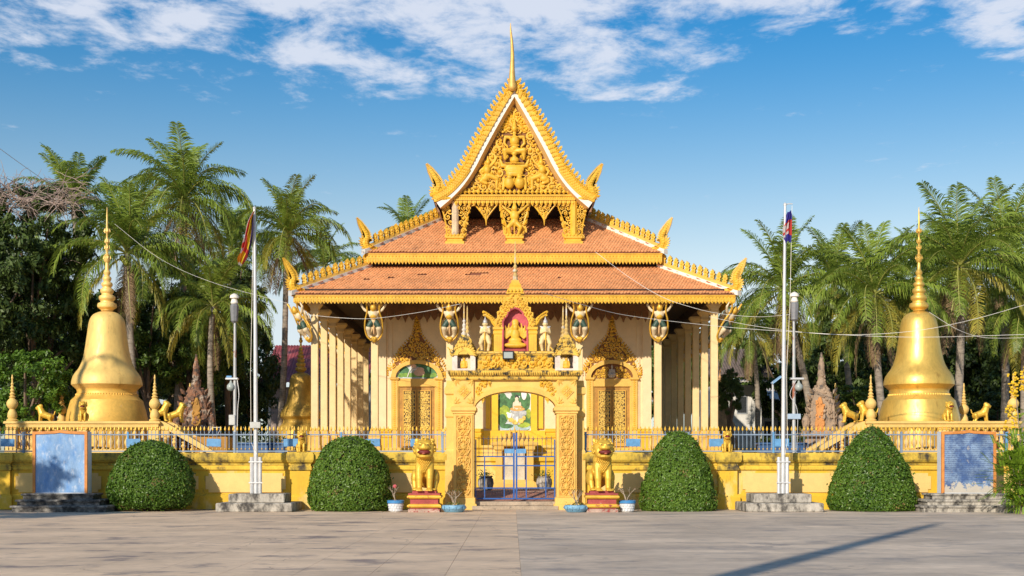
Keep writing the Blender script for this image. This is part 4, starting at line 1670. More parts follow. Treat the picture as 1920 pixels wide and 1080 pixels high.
b = MB()
pts = [(AX + hwid(zbase), zbase)] + [(AX - x, z) for x, z in inn[::-1] if z > zbase][::1]
pts = [(AX - hwid(zbase), zbase), (AX + hwid(zbase), zbase)] + [(AX - x, z) for x, z in inn[::-1] if z > zbase + .05] + [(AX + x, z) for x, z in inn if z > zbase + .05]
b.poly(pts, PY, PY + .1)
tymp = tp(b, 'tympanum', orn_shade, at=(AX, PY, zbase))
b = MB()                                      # moulded border
for s in (-1, 1):
    p = [(x, z) for x, z in inn if z > zbase - .02]
    for (x0, z0), (x1, z1) in zip(p, p[1:]):
        q = [(x0, z0), (x1, z1), (x1 + .17, z1 - .02), (x0 + .17, z0 - .02)]
        vs = [(AX - s * x, PY - .06, z) for x, z in q] + [(AX - s * x, PY + .01, z) for x, z in q]
        b.add(vs, [(0, 1, 2, 3), (2, 3, 7, 6)])
tp(b, 'tympanum_border', orn, parent=tymp, at=(AX, PY, zbase))
b = MB()
zt_ = inn[0][1]
ins = lambda x, z: abs(x - AX) < hwid(z) - .28 and z > zbase + .14 and not (abs(x - AX) < .62 and z < zbase + 2.75)
b.fill(ins, AX - 3.2, AX + 3.2, zbase + .08, zt_, .37, PY - .02, rng, .046, 0, 3, 1.4)
ins2 = lambda x, z: abs(x - AX) < hwid(z) - .22 and z > zbase + .1 and not (abs(x - AX) < .5 and z < zbase + 2.6)
b.fill(ins2, AX - 3.2, AX + 3.2, zbase + .05, zt_, .27, PY - .005, rng, .030, 0, 2, 1.2)
for _ in range(240):
    z = zbase + rng.uniform(.1, 3.2)
    x = rng.uniform(-1, 1) * (hwid(z) - .25)
    if abs(x) > .5:
        b.ell((AX + x, PY - .05, z), (rng.uniform(.03, .065),) * 3, 6, 4)
o = tp(b, 'scrollwork', orn, parent=tymp, at=(AX, PY, zbase))
o['kind'] = 'stuff'
b = MB()                                      # fan of leaves behind the crown
zc = TZ(236, PY)
for k in range(13):
    a = R(-30 + 240 * k / 12)
    b.leaf(AX + .12 * math.cos(a), zc + .12 * math.sin(a), PY - .04, .62 if 3 < k < 9 else .52, .17, a, .09)
b.ell((AX, PY - .08, zc), (.10, .07, .10), 8, 5)
tp(b, 'leaf_fan', orn, parent=tymp, at=(AX, PY, zbase))


def px2(px, py):                              # tympanum point in metres from its base
    x, z = TX(px, PY) - AX, TZ(py, PY) - zbase
    return x, z


def S(px, py, rx, rz, dy=-.1, ry=None, rot=None, m=0):
    x, z = px2(px, py)
    k = PY / F
    return ('s', (x, dy, z), (rx * k, (ry if ry is not None else min(rx, rz)) * k, rz * k), rot, m)


def C(a, c, r0, r1, d0=-.1, d1=-.1, m=0):
    k = PY / F
    (x0, z0), (x1, z1) = px2(*a), px2(*c)
    return ('c', (x0, d0, z0), (x1, d1, z1), r0 * k, r1 * k, m)


cx_ = 964.5
central = [S(cx_, 243, 5.5, 7, -.16), S(cx_, 252, 4, 3, -.16), C((cx_, 236), (cx_, 222), 4, .8, -.14, -.1), S(cx_, 266, 9, 11, -.12), S(cx_, 278, 7.5, 7, -.12),
           C((cx_ - 9, 259), (cx_ - 17, 258), 3.6, 3.2), C((cx_ - 17, 258), (cx_ - 19, 270), 3.0, 2.6), C((cx_ - 19, 270), (cx_ - 13, 276), 2.6, 2.2), C((cx_ + 9, 259), (cx_ + 17, 258), 3.6, 3.2), C((cx_ + 17, 258), (cx_ + 19, 270), 3.0, 2.6),
           C((cx_ + 19, 270), (cx_ + 13, 276), 2.6, 2.2), C((cx_ - 5, 285), (cx_ - 18, 284), 6, 5.5, -.12, -.2), C((cx_ + 5, 285), (cx_ + 18, 284), 6, 5.5, -.12, -.2), C((cx_ - 18, 284), (cx_ - 17, 299), 5, 3.2, -.2, -.16), C((cx_ + 18, 284), (cx_ + 17, 299), 5, 3.2, -.2, -.16),
           S(cx_, 290, 5, 5, -.18), S(cx_, 302, 9, 7, -.16), S(cx_, 298, 4, 4, -.22), C((cx_ - 23, 312), (cx_ + 23, 312), 4, 4), S(cx_, 319, 19, 9, -.12, 6), S(cx_, 327, 17, 6, -.16, 6), C((cx_ - 24, 307), (cx_ - 27, 300), 3, 2), C((cx_ + 24, 307), (cx_ + 27, 300), 3, 2),
           S(cx_ - 9.5, 344, 9.5, 12, -.16, 8), S(cx_ + 9.5, 344, 9.5, 12, -.16, 8), S(cx_ - 9.5, 335, 5, 5, -.24), S(cx_ + 9.5, 335, 5, 5, -.24), C((cx_ - 20, 336), (cx_ - 21, 356), 3.2, 3), C((cx_ + 20, 336), (cx_ + 21, 356), 3.2, 3)]
blob('deity_relief', central, .028, orn, tymp, (0, 0, 0), 1)
b = MB()                                      # necklaces, belts and leaf skirts laid over the figures
for (py, w, nn_) in ((259, 7, 9), (275, 8, 9), (287, 20, 17), (308, 17, 15), (331, 19, 17)):
    for k in range(nn_):
        x, z = TX(cx_ - w + 2 * w * k / (nn_ - 1), PY), TZ(py, PY)
        b.ell((x, PY - .26 + .004 * abs(k - nn_ / 2), z), (.032, .03, .032), 6, 4)
for (px, py, ln_, a) in ((cx_ - 27, 322, .3, 2.2), (cx_ + 27, 322, .3, .94), (cx_ - 22, 300, .26, 2.4), (cx_ + 22, 300, .26, .74), (cx_ - 26, 345, .34, 2.0), (cx_ + 26, 345, .34, 1.14), (cx_, 333, .3, -1.57), (cx_ - 6, 334, .26, -1.9), (cx_ + 6, 334, .26, -1.24), (cx_ - 12, 292, .2, -1.8), (cx_ + 12, 292, .2, -1.34), (cx_, 287, .24, -1.57)):
    x, z = TX(px, PY), TZ(py, PY)
    b.leaf(x, z, PY - .24 if abs(px - cx_) < 15 else PY - .08, ln_, .13, a, .07)
for s in (-1, 1):
    for k in range(5):
        b.leaf(TX(cx_ + s * 24, PY), TZ(350 - 9 * k, PY), PY - .06, .30, .12, PI / 2 - s * .7, .06)
o = tp(b, 'deity_jewels', orn, parent=tymp, at=(AX, PY, zbase))
o['kind'] = 'stuff'
side = [S(915, 306, 4.5, 5.5, -.14), C((915, 300), (914, 292), 2.6, .6), S(913, 320, 7, 9, -.12), C((910, 314), (900, 322), 3, 2.6), C((900, 322), (905, 331), 2.5, 2), C((918, 314), (927, 305), 3, 2.5), C((927, 305), (932, 295), 2.4, 1.8),
        C((912, 330), (902, 341), 5.5, 4), C((902, 341), (912, 345), 3.6, 3), C((916, 330), (932, 336), 5.5, 4.5), C((932, 336), (931, 354), 4, 2.6), C((931, 355), (939, 356), 2.4, 1.8), S(909, 336, 8, 6, -.1)]
blob('dancer_relief', side, .028, orn, tymp, (0, 0, 0), 1)
right = [tuple([p[0], (-p[1][0], p[1][1], p[1][2])] + ([(-p[2][0], p[2][1], p[2][2])] if p[0] == 'c' else [p[2]]) + list(p[3:])) for p in side]
blob('dancer_relief', right, .028, orn, tymp, (0, 0, 0), 1)

# splayed reveal between the bargeboards and the tympanum
for s in (-1, 1):
    b = MB()
    for (x0, z0), (x1, z1), (u0, w0), (u1, w1) in zip(inner, inner[1:], inn, inn[1:]):
        b.add([(AX - s * x0, GY + .03, z0), (AX - s * x1, GY + .03, z1), (AX - s * (u1 + .17), PY - .04, w1 - .06), (AX - s * (u0 + .17), PY - .04, w0 - .06)], [(0, 1, 2, 3)])
    tp(b, 'gable_reveal', mat('reveal_paint', (.70, .45, .16), .65, var=.1))

# ---- beam under the tympanum with leaf rows
b = MB()
z0, z1 = TZ(377.5, PY), TZ(366, PY)
bw = 2.62
b.box(AX - bw, AX + bw, PY - .16, PY + .2, z0, z1)
b.box(AX - bw - .02, AX + bw + .02, PY - .21, PY - .161, z0 + .02, z0 + .07)
b.box(AX - bw - .02, AX + bw + .02, PY - .21, PY - .161, z1 - .07, z1 - .02)
for i in range(52):
    x = AX - bw + .05 + i * (2 * bw - .1) / 51
    b.ell((x, PY - .165, (z0 + z1) / 2), (.045, .03, .04), 6, 4)
for i in range(27):
    x = AX - bw + .08 + i * (2 * bw - .16) / 26
    b.leaf(x, z1, PY - .14, .24, .19, PI / 2, .06)
    b.poly([(x - .085, z0), (x - .085, z0 - .08), (x, z0 - .24), (x + .085, z0 - .08), (x + .085, z0)], PY - .17, PY - .10)
    b.leaf(x, z0 - .2, PY - .17, .2, .13, PI / 2, .04)
tp(b, 'gable_beam', orn)


# ---- posts, fretwork brackets and pendants standing on the upper roof
def outline_panel(b, poly_px, Y, cell, th, frame_th):
    """fretwork inside a pixel-measured outline: rim tube, scrolls, leaves"""
    P = [(TX(x, Y), TZ(y, Y)) for x, y in poly_px]

    def inside(px, pz):
        c = False
        j = len(P) - 1
        for i in range(len(P)):
            xi_, zi_ = P[i]
            xj, zj = P[j]
            if (zi_ > pz) != (zj > pz) and px < (xj - xi_) * (pz - zi_) / (zj - zi_) + xi_:
                c = not c
            j = i
        return c
    xs, zs = [p[0] for p in P], [p[1] for p in P]
    b.fill(inside, min(xs), max(xs), min(zs), max(zs), cell, Y, rng, th, 0, 3, 1.4)
    b.tube([(x, Y, z) for x, z in P + P[:1]], frame_th, 5)


def mir(poly):
    return [(2 * 964.5 - x, y) for x, y in poly]


BY = GY + .40
inner_br = [(886, 378), (858.5, 452), (858.5, 378)]
outer_br = [(828, 384), (837, 424), (838, 448), (849, 449), (849, 378)]
for m in (False, True):
    for pl in (inner_br, outer_br):
        q = mir(pl) if m else pl
        b = MB()
        outline_panel(b, q, BY, .25, .028, .036)
        if pl is inner_br:
            for (x, y) in ((872, 418), (869, 430), (866, 440), (868, 448)):
                xx = 2 * 964.5 - x if m else x
                b.leaf(TX(xx, BY), TZ(y, BY), BY, .34, .16, PI / 2 + (.5 if m else -.5), .07)
                b.scroll(TX(xx, BY), TZ(y + 3, BY), BY, .13, 1.2, 1, 0, .035)
        tp(b, 'fret_bracket', orn, at=(TX(q[0][0], BY), BY, TZ(q[0][1], BY)))
for px, m_ in ((853.5, grey_ridge), (1075.5, orn)):
    b = MB()
    x = TX(px, BY)
    b.lathe([(.155, TZ(448, BY)), (.155, TZ(378, BY))], 8, x, BY, 0, a0=PI / 8)
    tp(b, 'gable_post', mat('weathered_post_paint', (.62, .47, .30), .75, var=.15, grime=((.3, .26, .22), .5, .7, 3)) if m_ is grey_ridge else orn, at=(x, BY, 12))
for px in (853, 965, 1075):
    b = MB()
    x = TX(px, BY - .1)
    zt = TZ(441, BY - .1)
    zb = TZ(461, BY - .1)
    b.stack(x, BY, [(.42, .34, zb - .25), (.42, .34, zb + .16), (.34, .28, zb + .20), (.34, .28, zb + .27), (.40, .33, zb + .31), (.40, .33, zb + .40), (.34, .28, zt)], 0, .02)
    for k in range(5):
        b.leaf(x - .3 + k * .15, zb + .36, BY - .335, .15, .1, PI / 2, .03)
    tp(b, 'post_base', orn, at=(x, BY, zb))
b = MB()                                      # the central bracket with its garuda
cen = [(935, 378), (954, 440), (975, 440), (995, 378)]
Pn = [(TX(x, BY), TZ(y, BY)) for x, y in cen]
insc = lambda x, z: (abs(x - AX) < np.interp(z, [TZ(440, BY), TZ(378, BY)], [.25, .72]) - .05) and abs(x - AX) > .20
b.fill(insc, AX - .8, AX + .8, TZ(442, BY), TZ(378, BY), .23, BY, rng, .027, 0, 3, 1.3)
b.tube([(x, BY, z) for x, z in Pn], .045, 5)
for s in (-1, 1):
    for k in range(4):
        b.leaf(AX + s * (.36 + .05 * k), TZ(436, BY) + .28 * k, BY, .36, .17, PI / 2 - s * .45, .08)
        b.scroll(AX + s * .38, TZ(436 - 2 * k, BY), BY, .14, 1.2, s, 0, .035)
tp(b, 'fret_bracket', orn, at=(AX, BY, 12))
k_ = BY / F
ga = [('s', (0, -.12, .0), (.13, .12, .15), None), ('c', (0, -.1, .12), (0, -.06, .34), .09, .02), ('s', (0, -.08, -.32), (.2, .15, .24), None), ('s', (0, -.08, -.58), (.16, .14, .16), None),
      ('c', (-.16, -.08, -.2), (-.42, -.06, .02), .07, .055), ('c', (.16, -.08, -.2), (.42, -.06, .02), .07, .055), ('c', (-.42, -.06, .02), (-.6, -.04, .20), .055, .04), ('c', (.42, -.06, .02), (.6, -.04, .20), .055, .04),
      ('c', (-.1, -.1, -.65), (-.27, -.16, -.82), .12, .10), ('c', (.1, -.1, -.65), (.27, -.16, -.82), .12, .10), ('c', (-.27, -.16, -.82), (-.16, -.1, -1.15), .09, .06), ('c', (.27, -.16, -.82), (.16, -.1, -1.15), .09, .06), ('c', (0, -.1, -.6), (0, -.1, -1.2), .05, .03), ('s', (-.16, -.14, -1.2), (.08, .12, .05), None), ('s', (.16, -.14, -1.2), (.08, .12, .05), None)]
blob('garuda_figure', ga, .034, orn, temple, (0, BY - TY - .03, TZ(392, BY)), 1)
for px in (911.5, 1020.5):
    b = MB()
    x = TX(px, BY)
    zt = TZ(379, BY)
    tri = [(x - .46, zt), (x - .47, zt - .14), (x - .34, zt - .28), (x - .20, zt - .46), (x - .10, zt - .60), (x, zt - .82), (x + .10, zt - .60), (x + .20, zt - .46), (x + .34, zt - .28), (x + .47, zt - .14), (x + .46, zt)]
    b.tube([(a, BY, c) for a, c in tri], .035, 5)
    b.fill(lambda u, w: abs(u - x) < np.interp(w, [zt - .85, zt - .5, zt - .15, zt], [.0, .2, .42, .42]), x - .4, x + .4, zt - .7, zt, .19, BY, rng, .026, 0, 3, 1.3)
    b.tube([(x, BY, zt - .5), (x, BY, zt - 1.02)], [.08, .012], 6)
    tp(b, 'fret_pendant', orn, at=(x, BY, zt))

# ================================================================== bird-man brackets under the eaves (arms raised, tails looped)
bm_mats = [mat('bracket_gold', (.74, .42, .05), .45, metal=.2, var=.12), mat('bracket_cream', (.72, .57, .36), .5, var=.1, grime=((.3, .25, .18), .6, .8, 6)), jade, mat('bracket_peach', (.72, .45, .22), .5, var=.1)]
P = mirror([('s', (0, -.14, .54), (.13, .13, .15), None, 0), ('c', (0, -.13, .64), (0, -.12, .72), .10, .03, 0), ('s', (0, -.12, .26), (.20, .14, .20), None, 1), ('s', (0, -.15, .20), (.15, .13, .14), None, 0), ('s', (0, -.10, -.04), (.17, .13, .14), None, 3),
            ('c', (.16, -.10, .32), (.36, -.06, .44), .065, .062, 1), ('c', (.36, -.06, .44), (.50, -.03, .64), .066, .055, 1), ('c', (.50, -.03, .64), (.46, -.02, .84), .055, .03, 1),
            ('c', (.09, -.12, -.06), (.19, -.19, -.20), .125, .115, 2), ('c', (.21, -.20, -.30), (.20, -.10, -.62), .125, .07, 1), ('c', (.20, -.10, -.62), (.08, -.12, -.72), .07, .06, 1), ('s', (.05, -.16, -.74), (.09, .10, .08), None, 0), ('s', (0, -.14, -.80), (.10, .11, .12), None, 0), ('c', (0, -.14, -.1), (0, -.16, -.55), .05, .03, 3),
            ('c', (0, -.08, -.16), (.2, -.04, -.02), .05, .03, 1)])
fig0 = blob('bracket_figure', P, .030, bm_mats, temple, (colx[0], 54.62 - TY, 7.55), 1)
sash = MB()
for s in (-1, 1):
    path = smooth_curve([(s * .38, -.10, .88), (s * .27, -.13, .66), (s * .26, -.13, .36), (s * .33, -.11, .08), (s * .37, -.10, -.25), (s * .31, -.10, -.62), (s * .12, -.14, -.84)], 5)
    sash.tube(path, .038, 6)
fig_sash = sash.build('tail_scroll', bm_mats[0], fig0, loc=(0, 0, 0), smooth=60)


def bracket(x, y, rz, src=fig0):
    o = place(fig0, 'bracket_figure', temple, (x, y - TY, 7.55), (0, 0, rz))
    place(fig_sash, 'tail_scroll', o, (0, 0, 0))
    return o


# tilted out from the column as it rises to carry the eave
fig0.location = (colx[0] - .42, 54.55 - TY, 7.40)
fig0.rotation_euler = (R(30), 0, R(-50))
for x in colx[1:5]:
    o = bracket(x, 54.58, 0)
    o.rotation_euler = (R(17), 0, 0)
    o.location.z = 7.45
o = bracket(colx[5] + .42, 54.55, R(50))
o.rotation_euler = (R(30), 0, R(50))
o.location.z = 7.40
for s in (-1, 1):
    for k in range(1, 8):
        o = bracket(s * (8.33 + .46), 55 + 2.75 * k, R(90) * s)
        o.rotation_euler = (R(26), 0, R(90) * s)
        o.location.z = 7.45
# ================================================================== the entrance gate
GFY = 43.45                                   # front of its pillars
gate = thing('temple_gate', 'carved yellow gateway with an arch, red niche and tall white tipped finial', 'gateway', (AX, GFY, 0))
rng = random.Random(37)


def gx(px, Y=GFY):
    return (px - 960) / F * Y


def gz(py, Y=GFY):
    return EYE + (HZ - py) / F * Y


def gp(b, name, mats, smooth=None, parent=None, at=None):
    return b.build(name, mats, parent or gate, at=at, smooth=smooth)


PW = .335                                     # half width of a pillar
GD = .55                                      # half depth
zs_cap0, zs_cap1 = gz(776), gz(761)
ztop = gz(709)
for s in (-1, 1):
    pc = AX + s * 1.70
    b = MB()
    cy = GFY + GD
    b.stack(pc, cy, [(PW + .10, GD + .09, 0), (PW + .10, GD + .09, gz(946)), (PW + .05, GD + .05, gz(944)), (PW + .05, GD + .05, gz(934)), (PW, GD, gz(932)), (PW, GD, zs_cap0), (PW + .04, GD + .04, zs_cap0 + .02), (PW + .04, GD + .04, zs_cap0 + .07), (PW + .09, GD + .09, zs_cap0 + .11), (PW + .09, GD + .09, zs_cap1 - .05), (PW + .02, GD + .02, zs_cap1), (PW, GD, zs_cap1 + .01), (PW, GD, ztop)], 0, .015)
    pil = gp(b, 'pillar', gate_yellow, at=(pc, GFY, 0))
    # recessed relief panel with a rim and four medallions
    b = MB()
    x0, x1, z0, z1 = pc - .25, pc + .25, gz(930), gz(779)
    b.box(x0, x1, GFY - .008, GFY + .01, z0, z1, 1)
    for (a, c, d, e) in ((x0 - .03, x0 + .012, z0 - .03, z1 + .03), (x1 - .012, x1 + .03, z0 - .03, z1 + .03), (x0 + .013, x1 - .013, z0 - .03, z0 + .012), (x0 + .013, x1 - .013, z1 - .012, z1 + .03)):
        b.box(a, c, GFY - .03, GFY + .008, d, e)
    gp(b, 'relief_panel', [orn_pale, mat('panel_ground', (.56, .29, .05), .7, var=.1)], parent=pil, at=(pc, GFY, 0))
    h = (z1 - z0) / 4
    src = None
    md = MB()
    hw, hh = .235, h / 2
    for q in (-1, 1):
        for (cx_, cz_, r_, t_, a_) in ((.135, .17, .085, 1.3, PI / 2), (.155, -.09, .085, 1.3, -PI / 2), (.10, .27, .05, 1.1, 0), (.10, -.26, .06, 1.1, PI)):
            md.scroll(q * cx_, cz_ * h / .66, -.012, r_, t_, q, a_ if q > 0 else PI - a_, .02, relief=1.3)
        ring = smooth_curve([(q * .03, -.30), (q * .15, -.24), (q * .205, -.08), (q * .17, .04), (q * .21, .16), (q * .17, .26), (q * .08, .22)], 4)
        md.tube([(x, -.02, z * h / .66) for x, z in ring], .022, 5, flat=1.3)
    md.ell((0, -.02, -.02), (.095, .05, .105), 10, 6)
    md.ell((0, -.05, .02), (.05, .04, .05), 8, 5)
    for k in range(8):
        a = PI * 2 * k / 8
        md.leaf(.06 * math.cos(a), -.02 + .06 * math.sin(a), -.02, .09, .06, a, .03)
    for k in (-.5, 0, .5):
        md.leaf(0, .10, -.012, .2, .08, PI / 2 + k, .04)
        md.leaf(0, -.13, -.012, .16, .08, -PI / 2 + k, .04)
    for k in range(4):
        loc = Vector((0, -.008, z0 + h * (k + .5)))
        if src is None:
            src = md.build('medallion', orn_pale, pil, loc=loc)
        else:
            place(src, 'medallion', pil, loc)
    b = MB()                                  # square block above: lozenge and quarter flowers
    zc = (zs_cap1 + ztop) / 2 + .02
    hh = (ztop - zs_cap1) / 2 - .04
    b.poly([(pc, zc - hh * .62), (pc + .24, zc), (pc, zc + hh * .62), (pc - .24, zc)], GFY - .03, GFY + .005, 0)
    b.poly([(pc, zc - hh * .46), (pc + .18, zc), (pc, zc + hh * .46), (pc - .18, zc)], GFY - .045, GFY - .028, 1)
    for k in range(8):
        a = 2 * PI * k / 8
        b.leaf(pc, zc, GFY - .045, .16, .08, a, .03)
    b.ell((pc, GFY - .05, zc), (.05, .03, .05), 8, 5)
    for q in (-1, 1):
        for w in (-1, 1):
            for k in range(3):
                a = math.atan2(-w, -q) + (k - 1) * .6
                b.leaf(pc + q * .29, zc + w * hh * .92, GFY, .22, .11, a, .04)
            b.ell((pc + q * .27, GFY - .02, zc + w * hh * .86), (.05, .03, .05), 6, 4)
    gp(b, 'lozenge_ornament', [orn_pale, orn], parent=pil, at=(pc, GFY, 0))
    b = MB()                                  # wing pier set back behind the pillar
    wc = AX + s * (1.70 + PW + .13)
    b.stack(wc, GFY + .72, [(.17, .33, 0), (.17, .33, gz(846)), (.13, .30, gz(842)), (.13, .30, gz(783)), (.17, .34, gz(780)), (.17, .34, gz(768)), (.13, .30, gz(764)), (.13, .30, gz(740)), (.19, .36, gz(737)), (.19, .36, gz(727)), (.13, .30, gz(722)), (.12, .29, gz(712))])
    gp(b, 'wing_pier', gate_yellow, at=(wc, GFY, 0))

# ---- arch wall between the pillars
xi0, xi1 = AX - 1.70 + PW, AX + 1.70 - PW
hwid_ = (xi1 - xi0) / 2
zsp, zap = gz(772), gz(733)
ztopw = gz(712)
K = 28
arc = [(AX - hwid_ * math.cos(PI * i / K), zsp + (zap - zsp) * math.sin(PI * i / K) ** .82) for i in range(K + 1)]
b = MB()
ya, yb = GFY + .08, GFY + .95
for i in range(K):
    (x0, z0), (x1, z1) = arc[i], arc[i + 1]
    b.add([(x0, ya, z0), (x1, ya, z1), (x1, ya, ztopw), (x0, ya, ztopw), (x0, yb, z0), (x1, yb, z1), (x1, yb, ztopw), (x0, yb, ztopw)], [(0, 1, 2, 3), (0, 4, 5, 1), (4, 7, 6, 5)])
arch = gp(b, 'arch', gate_yellow, at=(AX, GFY, zsp))
b = MB()                                      # archivolt moulding
for e0, e1, y0 in ((.0, .11, -.05), (.11, .17, -.02)):
    for i in range(K):
        q = []
        for (x, z), e in ((arc[i], e0), (arc[i + 1], e0), (arc[i + 1], e1), (arc[i], e1)):
            d = Vector((x - AX, (z - zsp) * 1.4 + .25))
            d.normalize()
            q.append((x + d.x * e, z + d.y * e))
        vs = [(max(xi0 + .002, min(xi1 - .002, x)), ya + y0, z) for x, z in q] + [(max(xi0 + .002, min(xi1 - .002, x)), ya + .01, z) for x, z in q]
        b.add(vs, [(0, 1, 2, 3), (0, 4, 5, 1), (3, 2, 6, 7)])
gp(b, 'archivolt', orn_pale, parent=arch, at=(AX, GFY, zsp))
for s in (-1, 1):                             # spandrel flowers and the small hanging cusps
    for (dx, dz, r, t) in ((1.12, .92, .10, 1.3), (.98, .95, .08, 1.2), (1.2, .78, .10, 1.2), (.86, .98, .06, 1.1), (1.22, .62, .07, 1.2)):
        b = MB() if dx == 1.12 else b
        b.scroll(AX + s * dx, zsp + dz - .02, ya - .005, r, t, s, rng.uniform(0, 6), .026, relief=1.3)
        for k in range(3):
            a = rng.uniform(0, 6.28)
            b.leaf(AX + s * dx + r * .8 * math.cos(a), zsp + dz + r * .8 * math.sin(a), ya - .005, .13, .08, a + .6, .04)
    i = 6 if s < 0 else K - 6
    x, z = arc[i]
    b.poly([(x - .10, z + .06), (x - .05, z - .08), (x + s * .02, z - .20), (x + .06, z - .07), (x + .11, z + .05)], ya + .05, ya + .15)
    b.ell((x, ya + .06, z - .03), (.09, .06, .07), 6, 4)
    gp(b, 'spandrel_ornament', orn, parent=arch, at=(AX, GFY, zsp))
# ---- cornice
b = MB()
z0, z1 = gz(712), gz(695)
b.stack(AX, GFY + GD, [(2.10, GD + .06, z0), (2.12, GD + .08, z0 + .04), (2.12, GD + .08, z0 + .10), (2.18, GD + .15, z0 + .14), (2.22, GD + .19, z0 + .22), (2.22, GD + .19, z1 - .02), (2.18, GD + .15, z1)], 0)
cor = gp(b, 'cornice', gate_stained, at=(AX, GFY, z0))
b = MB()
for i in range(58):
    x = AX - 2.17 + i * 4.34 / 57
    b.leaf(x, z1 - .03, GFY - .192, .14, .075, -PI / 2, .04)
    b.ell((x, GFY - .19, z0 + .24), (.03, .03, .03), 6, 4)
o = gp(b, 'leaf_row', gate_stained, parent=cor, at=(AX, GFY, z0))
o['kind'] = 'stuff'

# ---- parapet with floral frieze
PYF = GFY + .12
b = MB()
pz0, pz1 = gz(693.5), gz(658)
b.stack(AX, PYF + .42, [(1.32, .42, pz0 - .03), (1.32, .42, pz0 + .04), (1.24, .36, pz0 + .06), (1.24, .36, pz1 - .16), (1.28, .40, pz1 - .13), (1.28, .40, pz1 - .10), (1.33, .44, pz1 - .08), (1.33, .44, pz1)], 0)
par = gp(b, 'parapet', mat('mildewed_parapet', (.66, .42, .06), .8, var=.15, grime=(BLACK, .46, .60, 3.2), bump=(25, .4, .015)), at=(AX, PYF, pz0))
b = MB()
for i in range(9):
    x = AX - 1.0 + i * .26
    b.scroll(x, pz0 + .22, PYF + .05, .11, 1.4, 1 if i % 2 else -1, rng.uniform(0, 6), .032, relief=1.4)
    b.scroll(x + .1, pz0 + .36, PYF + .05, .07, 1.2, -1 if i % 2 else 1, rng.uniform(0, 6), .028, relief=1.4)
    for k in range(6):
        a = rng.uniform(0, 6.28)
        b.leaf(x + .06 * math.cos(a), pz0 + .27 + .08 * math.sin(a), PYF + .05, .17, .11, a, .06)
    b.ell((x + .04, PYF + .04, pz0 + .13), (.05, .04, .05), 6, 4)
gp(b, 'floral_frieze', orn, parent=par, at=(AX, PYF, pz0))
for i in range(13):
    x = AX - 1.2 + i * .2
    b = MB()
    b.box(x - .07, x + .07, PYF - .03, PYF - .019, pz1 - .075, pz1 - .02)
    gp(b, 'dentil', orn_pale, parent=par, at=(AX, PYF, pz1))

# ---- aedicule: red niche, stepped pediment, spire
AY = PYF + .18
zb = pz1
z_ped = gz(610, AY)
for s in (-1, 1):
    c = AX + s * .565
    b = MB()
    b.stack(c, AY + .2, [(.145, .2, zb), (.145, .2, gz(627, AY)), (.17, .22, gz(625.5, AY)), (.17, .22, gz(621, AY)), (.14, .2, gz(619.5, AY)), (.18, .24, gz(617.5, AY)), (.18, .24, gz(613, AY))])
    for k in range(4):
        b.box(c - .10 + k * .055, c - .075 + k * .055, AY - .008, AY + .001, zb + .05, gz(629, AY))
    gp(b, 'niche_pillar', orn, at=(AX, AY, zb))
b = MB()                                      # pediment with stepped white sides
steps = [(.66, 613), (.66, 598), (.60, 597), (.60, 586), (.52, 585), (.52, 576), (.42, 575), (.42, 566), (.30, 565), (.30, 557), (.19, 556), (.19, 550)]
pts = [(AX + hw, gz(py, AY)) for hw, py in steps]
pts = pts + [(AX - hw, gz(py, AY)) for hw, py in steps[::-1]]
niche = [(.40, 613), (.41, 604), (.36, 597), (.27, 592), (.24, 586), (.13, 580), (0, 577.5)]
nz = [(AX + a, gz(p, AY)) for a, p in niche] + [(AX - a, gz(p, AY)) for a, p in niche[-2::-1]]
b.add([(x, AY - .02, z) for x, z in pts] + [(x, AY + .40, z) for x, z in pts], [], 1)
nn = len(pts)
b.f += [((i + 1) % nn, i, i + nn, (i + 1) % nn + nn) for i in range(nn - 1)]
b.m += [1] * (nn - 1)
# the front face, as strips between the stepped outline and the niche's edge
def at_z(poly, z):
    best = 0
    for (x0, z0), (x1, z1) in zip(poly, poly[1:]):
        lo, hi = min(z0, z1), max(z0, z1)
        if lo - 1e-9 <= z <= hi + 1e-9 and hi > lo:
            best = max(best, abs((x0 + (x1 - x0) * (z - z0) / (z1 - z0)) - AX))
    return best


zl = sorted(set([round(z, 5) for _, z in pts] + list(np.linspace(gz(613, AY), gz(550, AY), 40))))
for za, zc_ in zip(zl, zl[1:]):
    zm = (za + zc_) / 2
    ho = at_z(pts[:nn // 2], zm)
    hi_ = at_z(nz[:len(niche)], zm)
    for s in (-1, 1):
        b.add([(AX + s * hi_, AY - .02, za), (AX + s * ho, AY - .02, za), (AX + s * ho, AY - .02, zc_), (AX + s * hi_, AY - .02, zc_)], [(0, 1, 2, 3)], 0)
ped = gp(b, 'pediment', [orn, mat('whitened_stucco', (.72, .60, .40), .8, var=.15, grime=((.2, .18, .15), .55, .7, 6))], at=(AX, AY, zb))
b = MB()
b.box(AX - .415, AX + .415, AY + .22, AY + .30, zb, gz(577, AY) - .01)
gp(b, 'niche_back', niche_red, parent=ped, at=(AX, AY, zb))
b = MB()                                      # lobed red frame of the niche
fr = [(AX + .41, zb), *nz, (AX - .41, zb)]
b.tube([(x, AY - .01, z) for x, z in fr], .035, 6)
gp(b, 'niche_frame', niche_red, parent=ped, at=(AX, AY, zb))
b = MB()
insP = lambda x, z: z > gz(612, AY) and abs(x - AX) < at_z(pts[:nn // 2], z) - .04 and abs(x - AX) > at_z(nz[:len(niche)], z) + .04
b.fill(insP, AX - .66, AX + .66, gz(613, AY), gz(550, AY), .115, AY - .025, rng, .02, 0, 3, 1.3)
o = gp(b, 'pediment_scrollwork', orn, parent=ped, at=(AX, AY, zb))
o['kind'] = 'stuff'
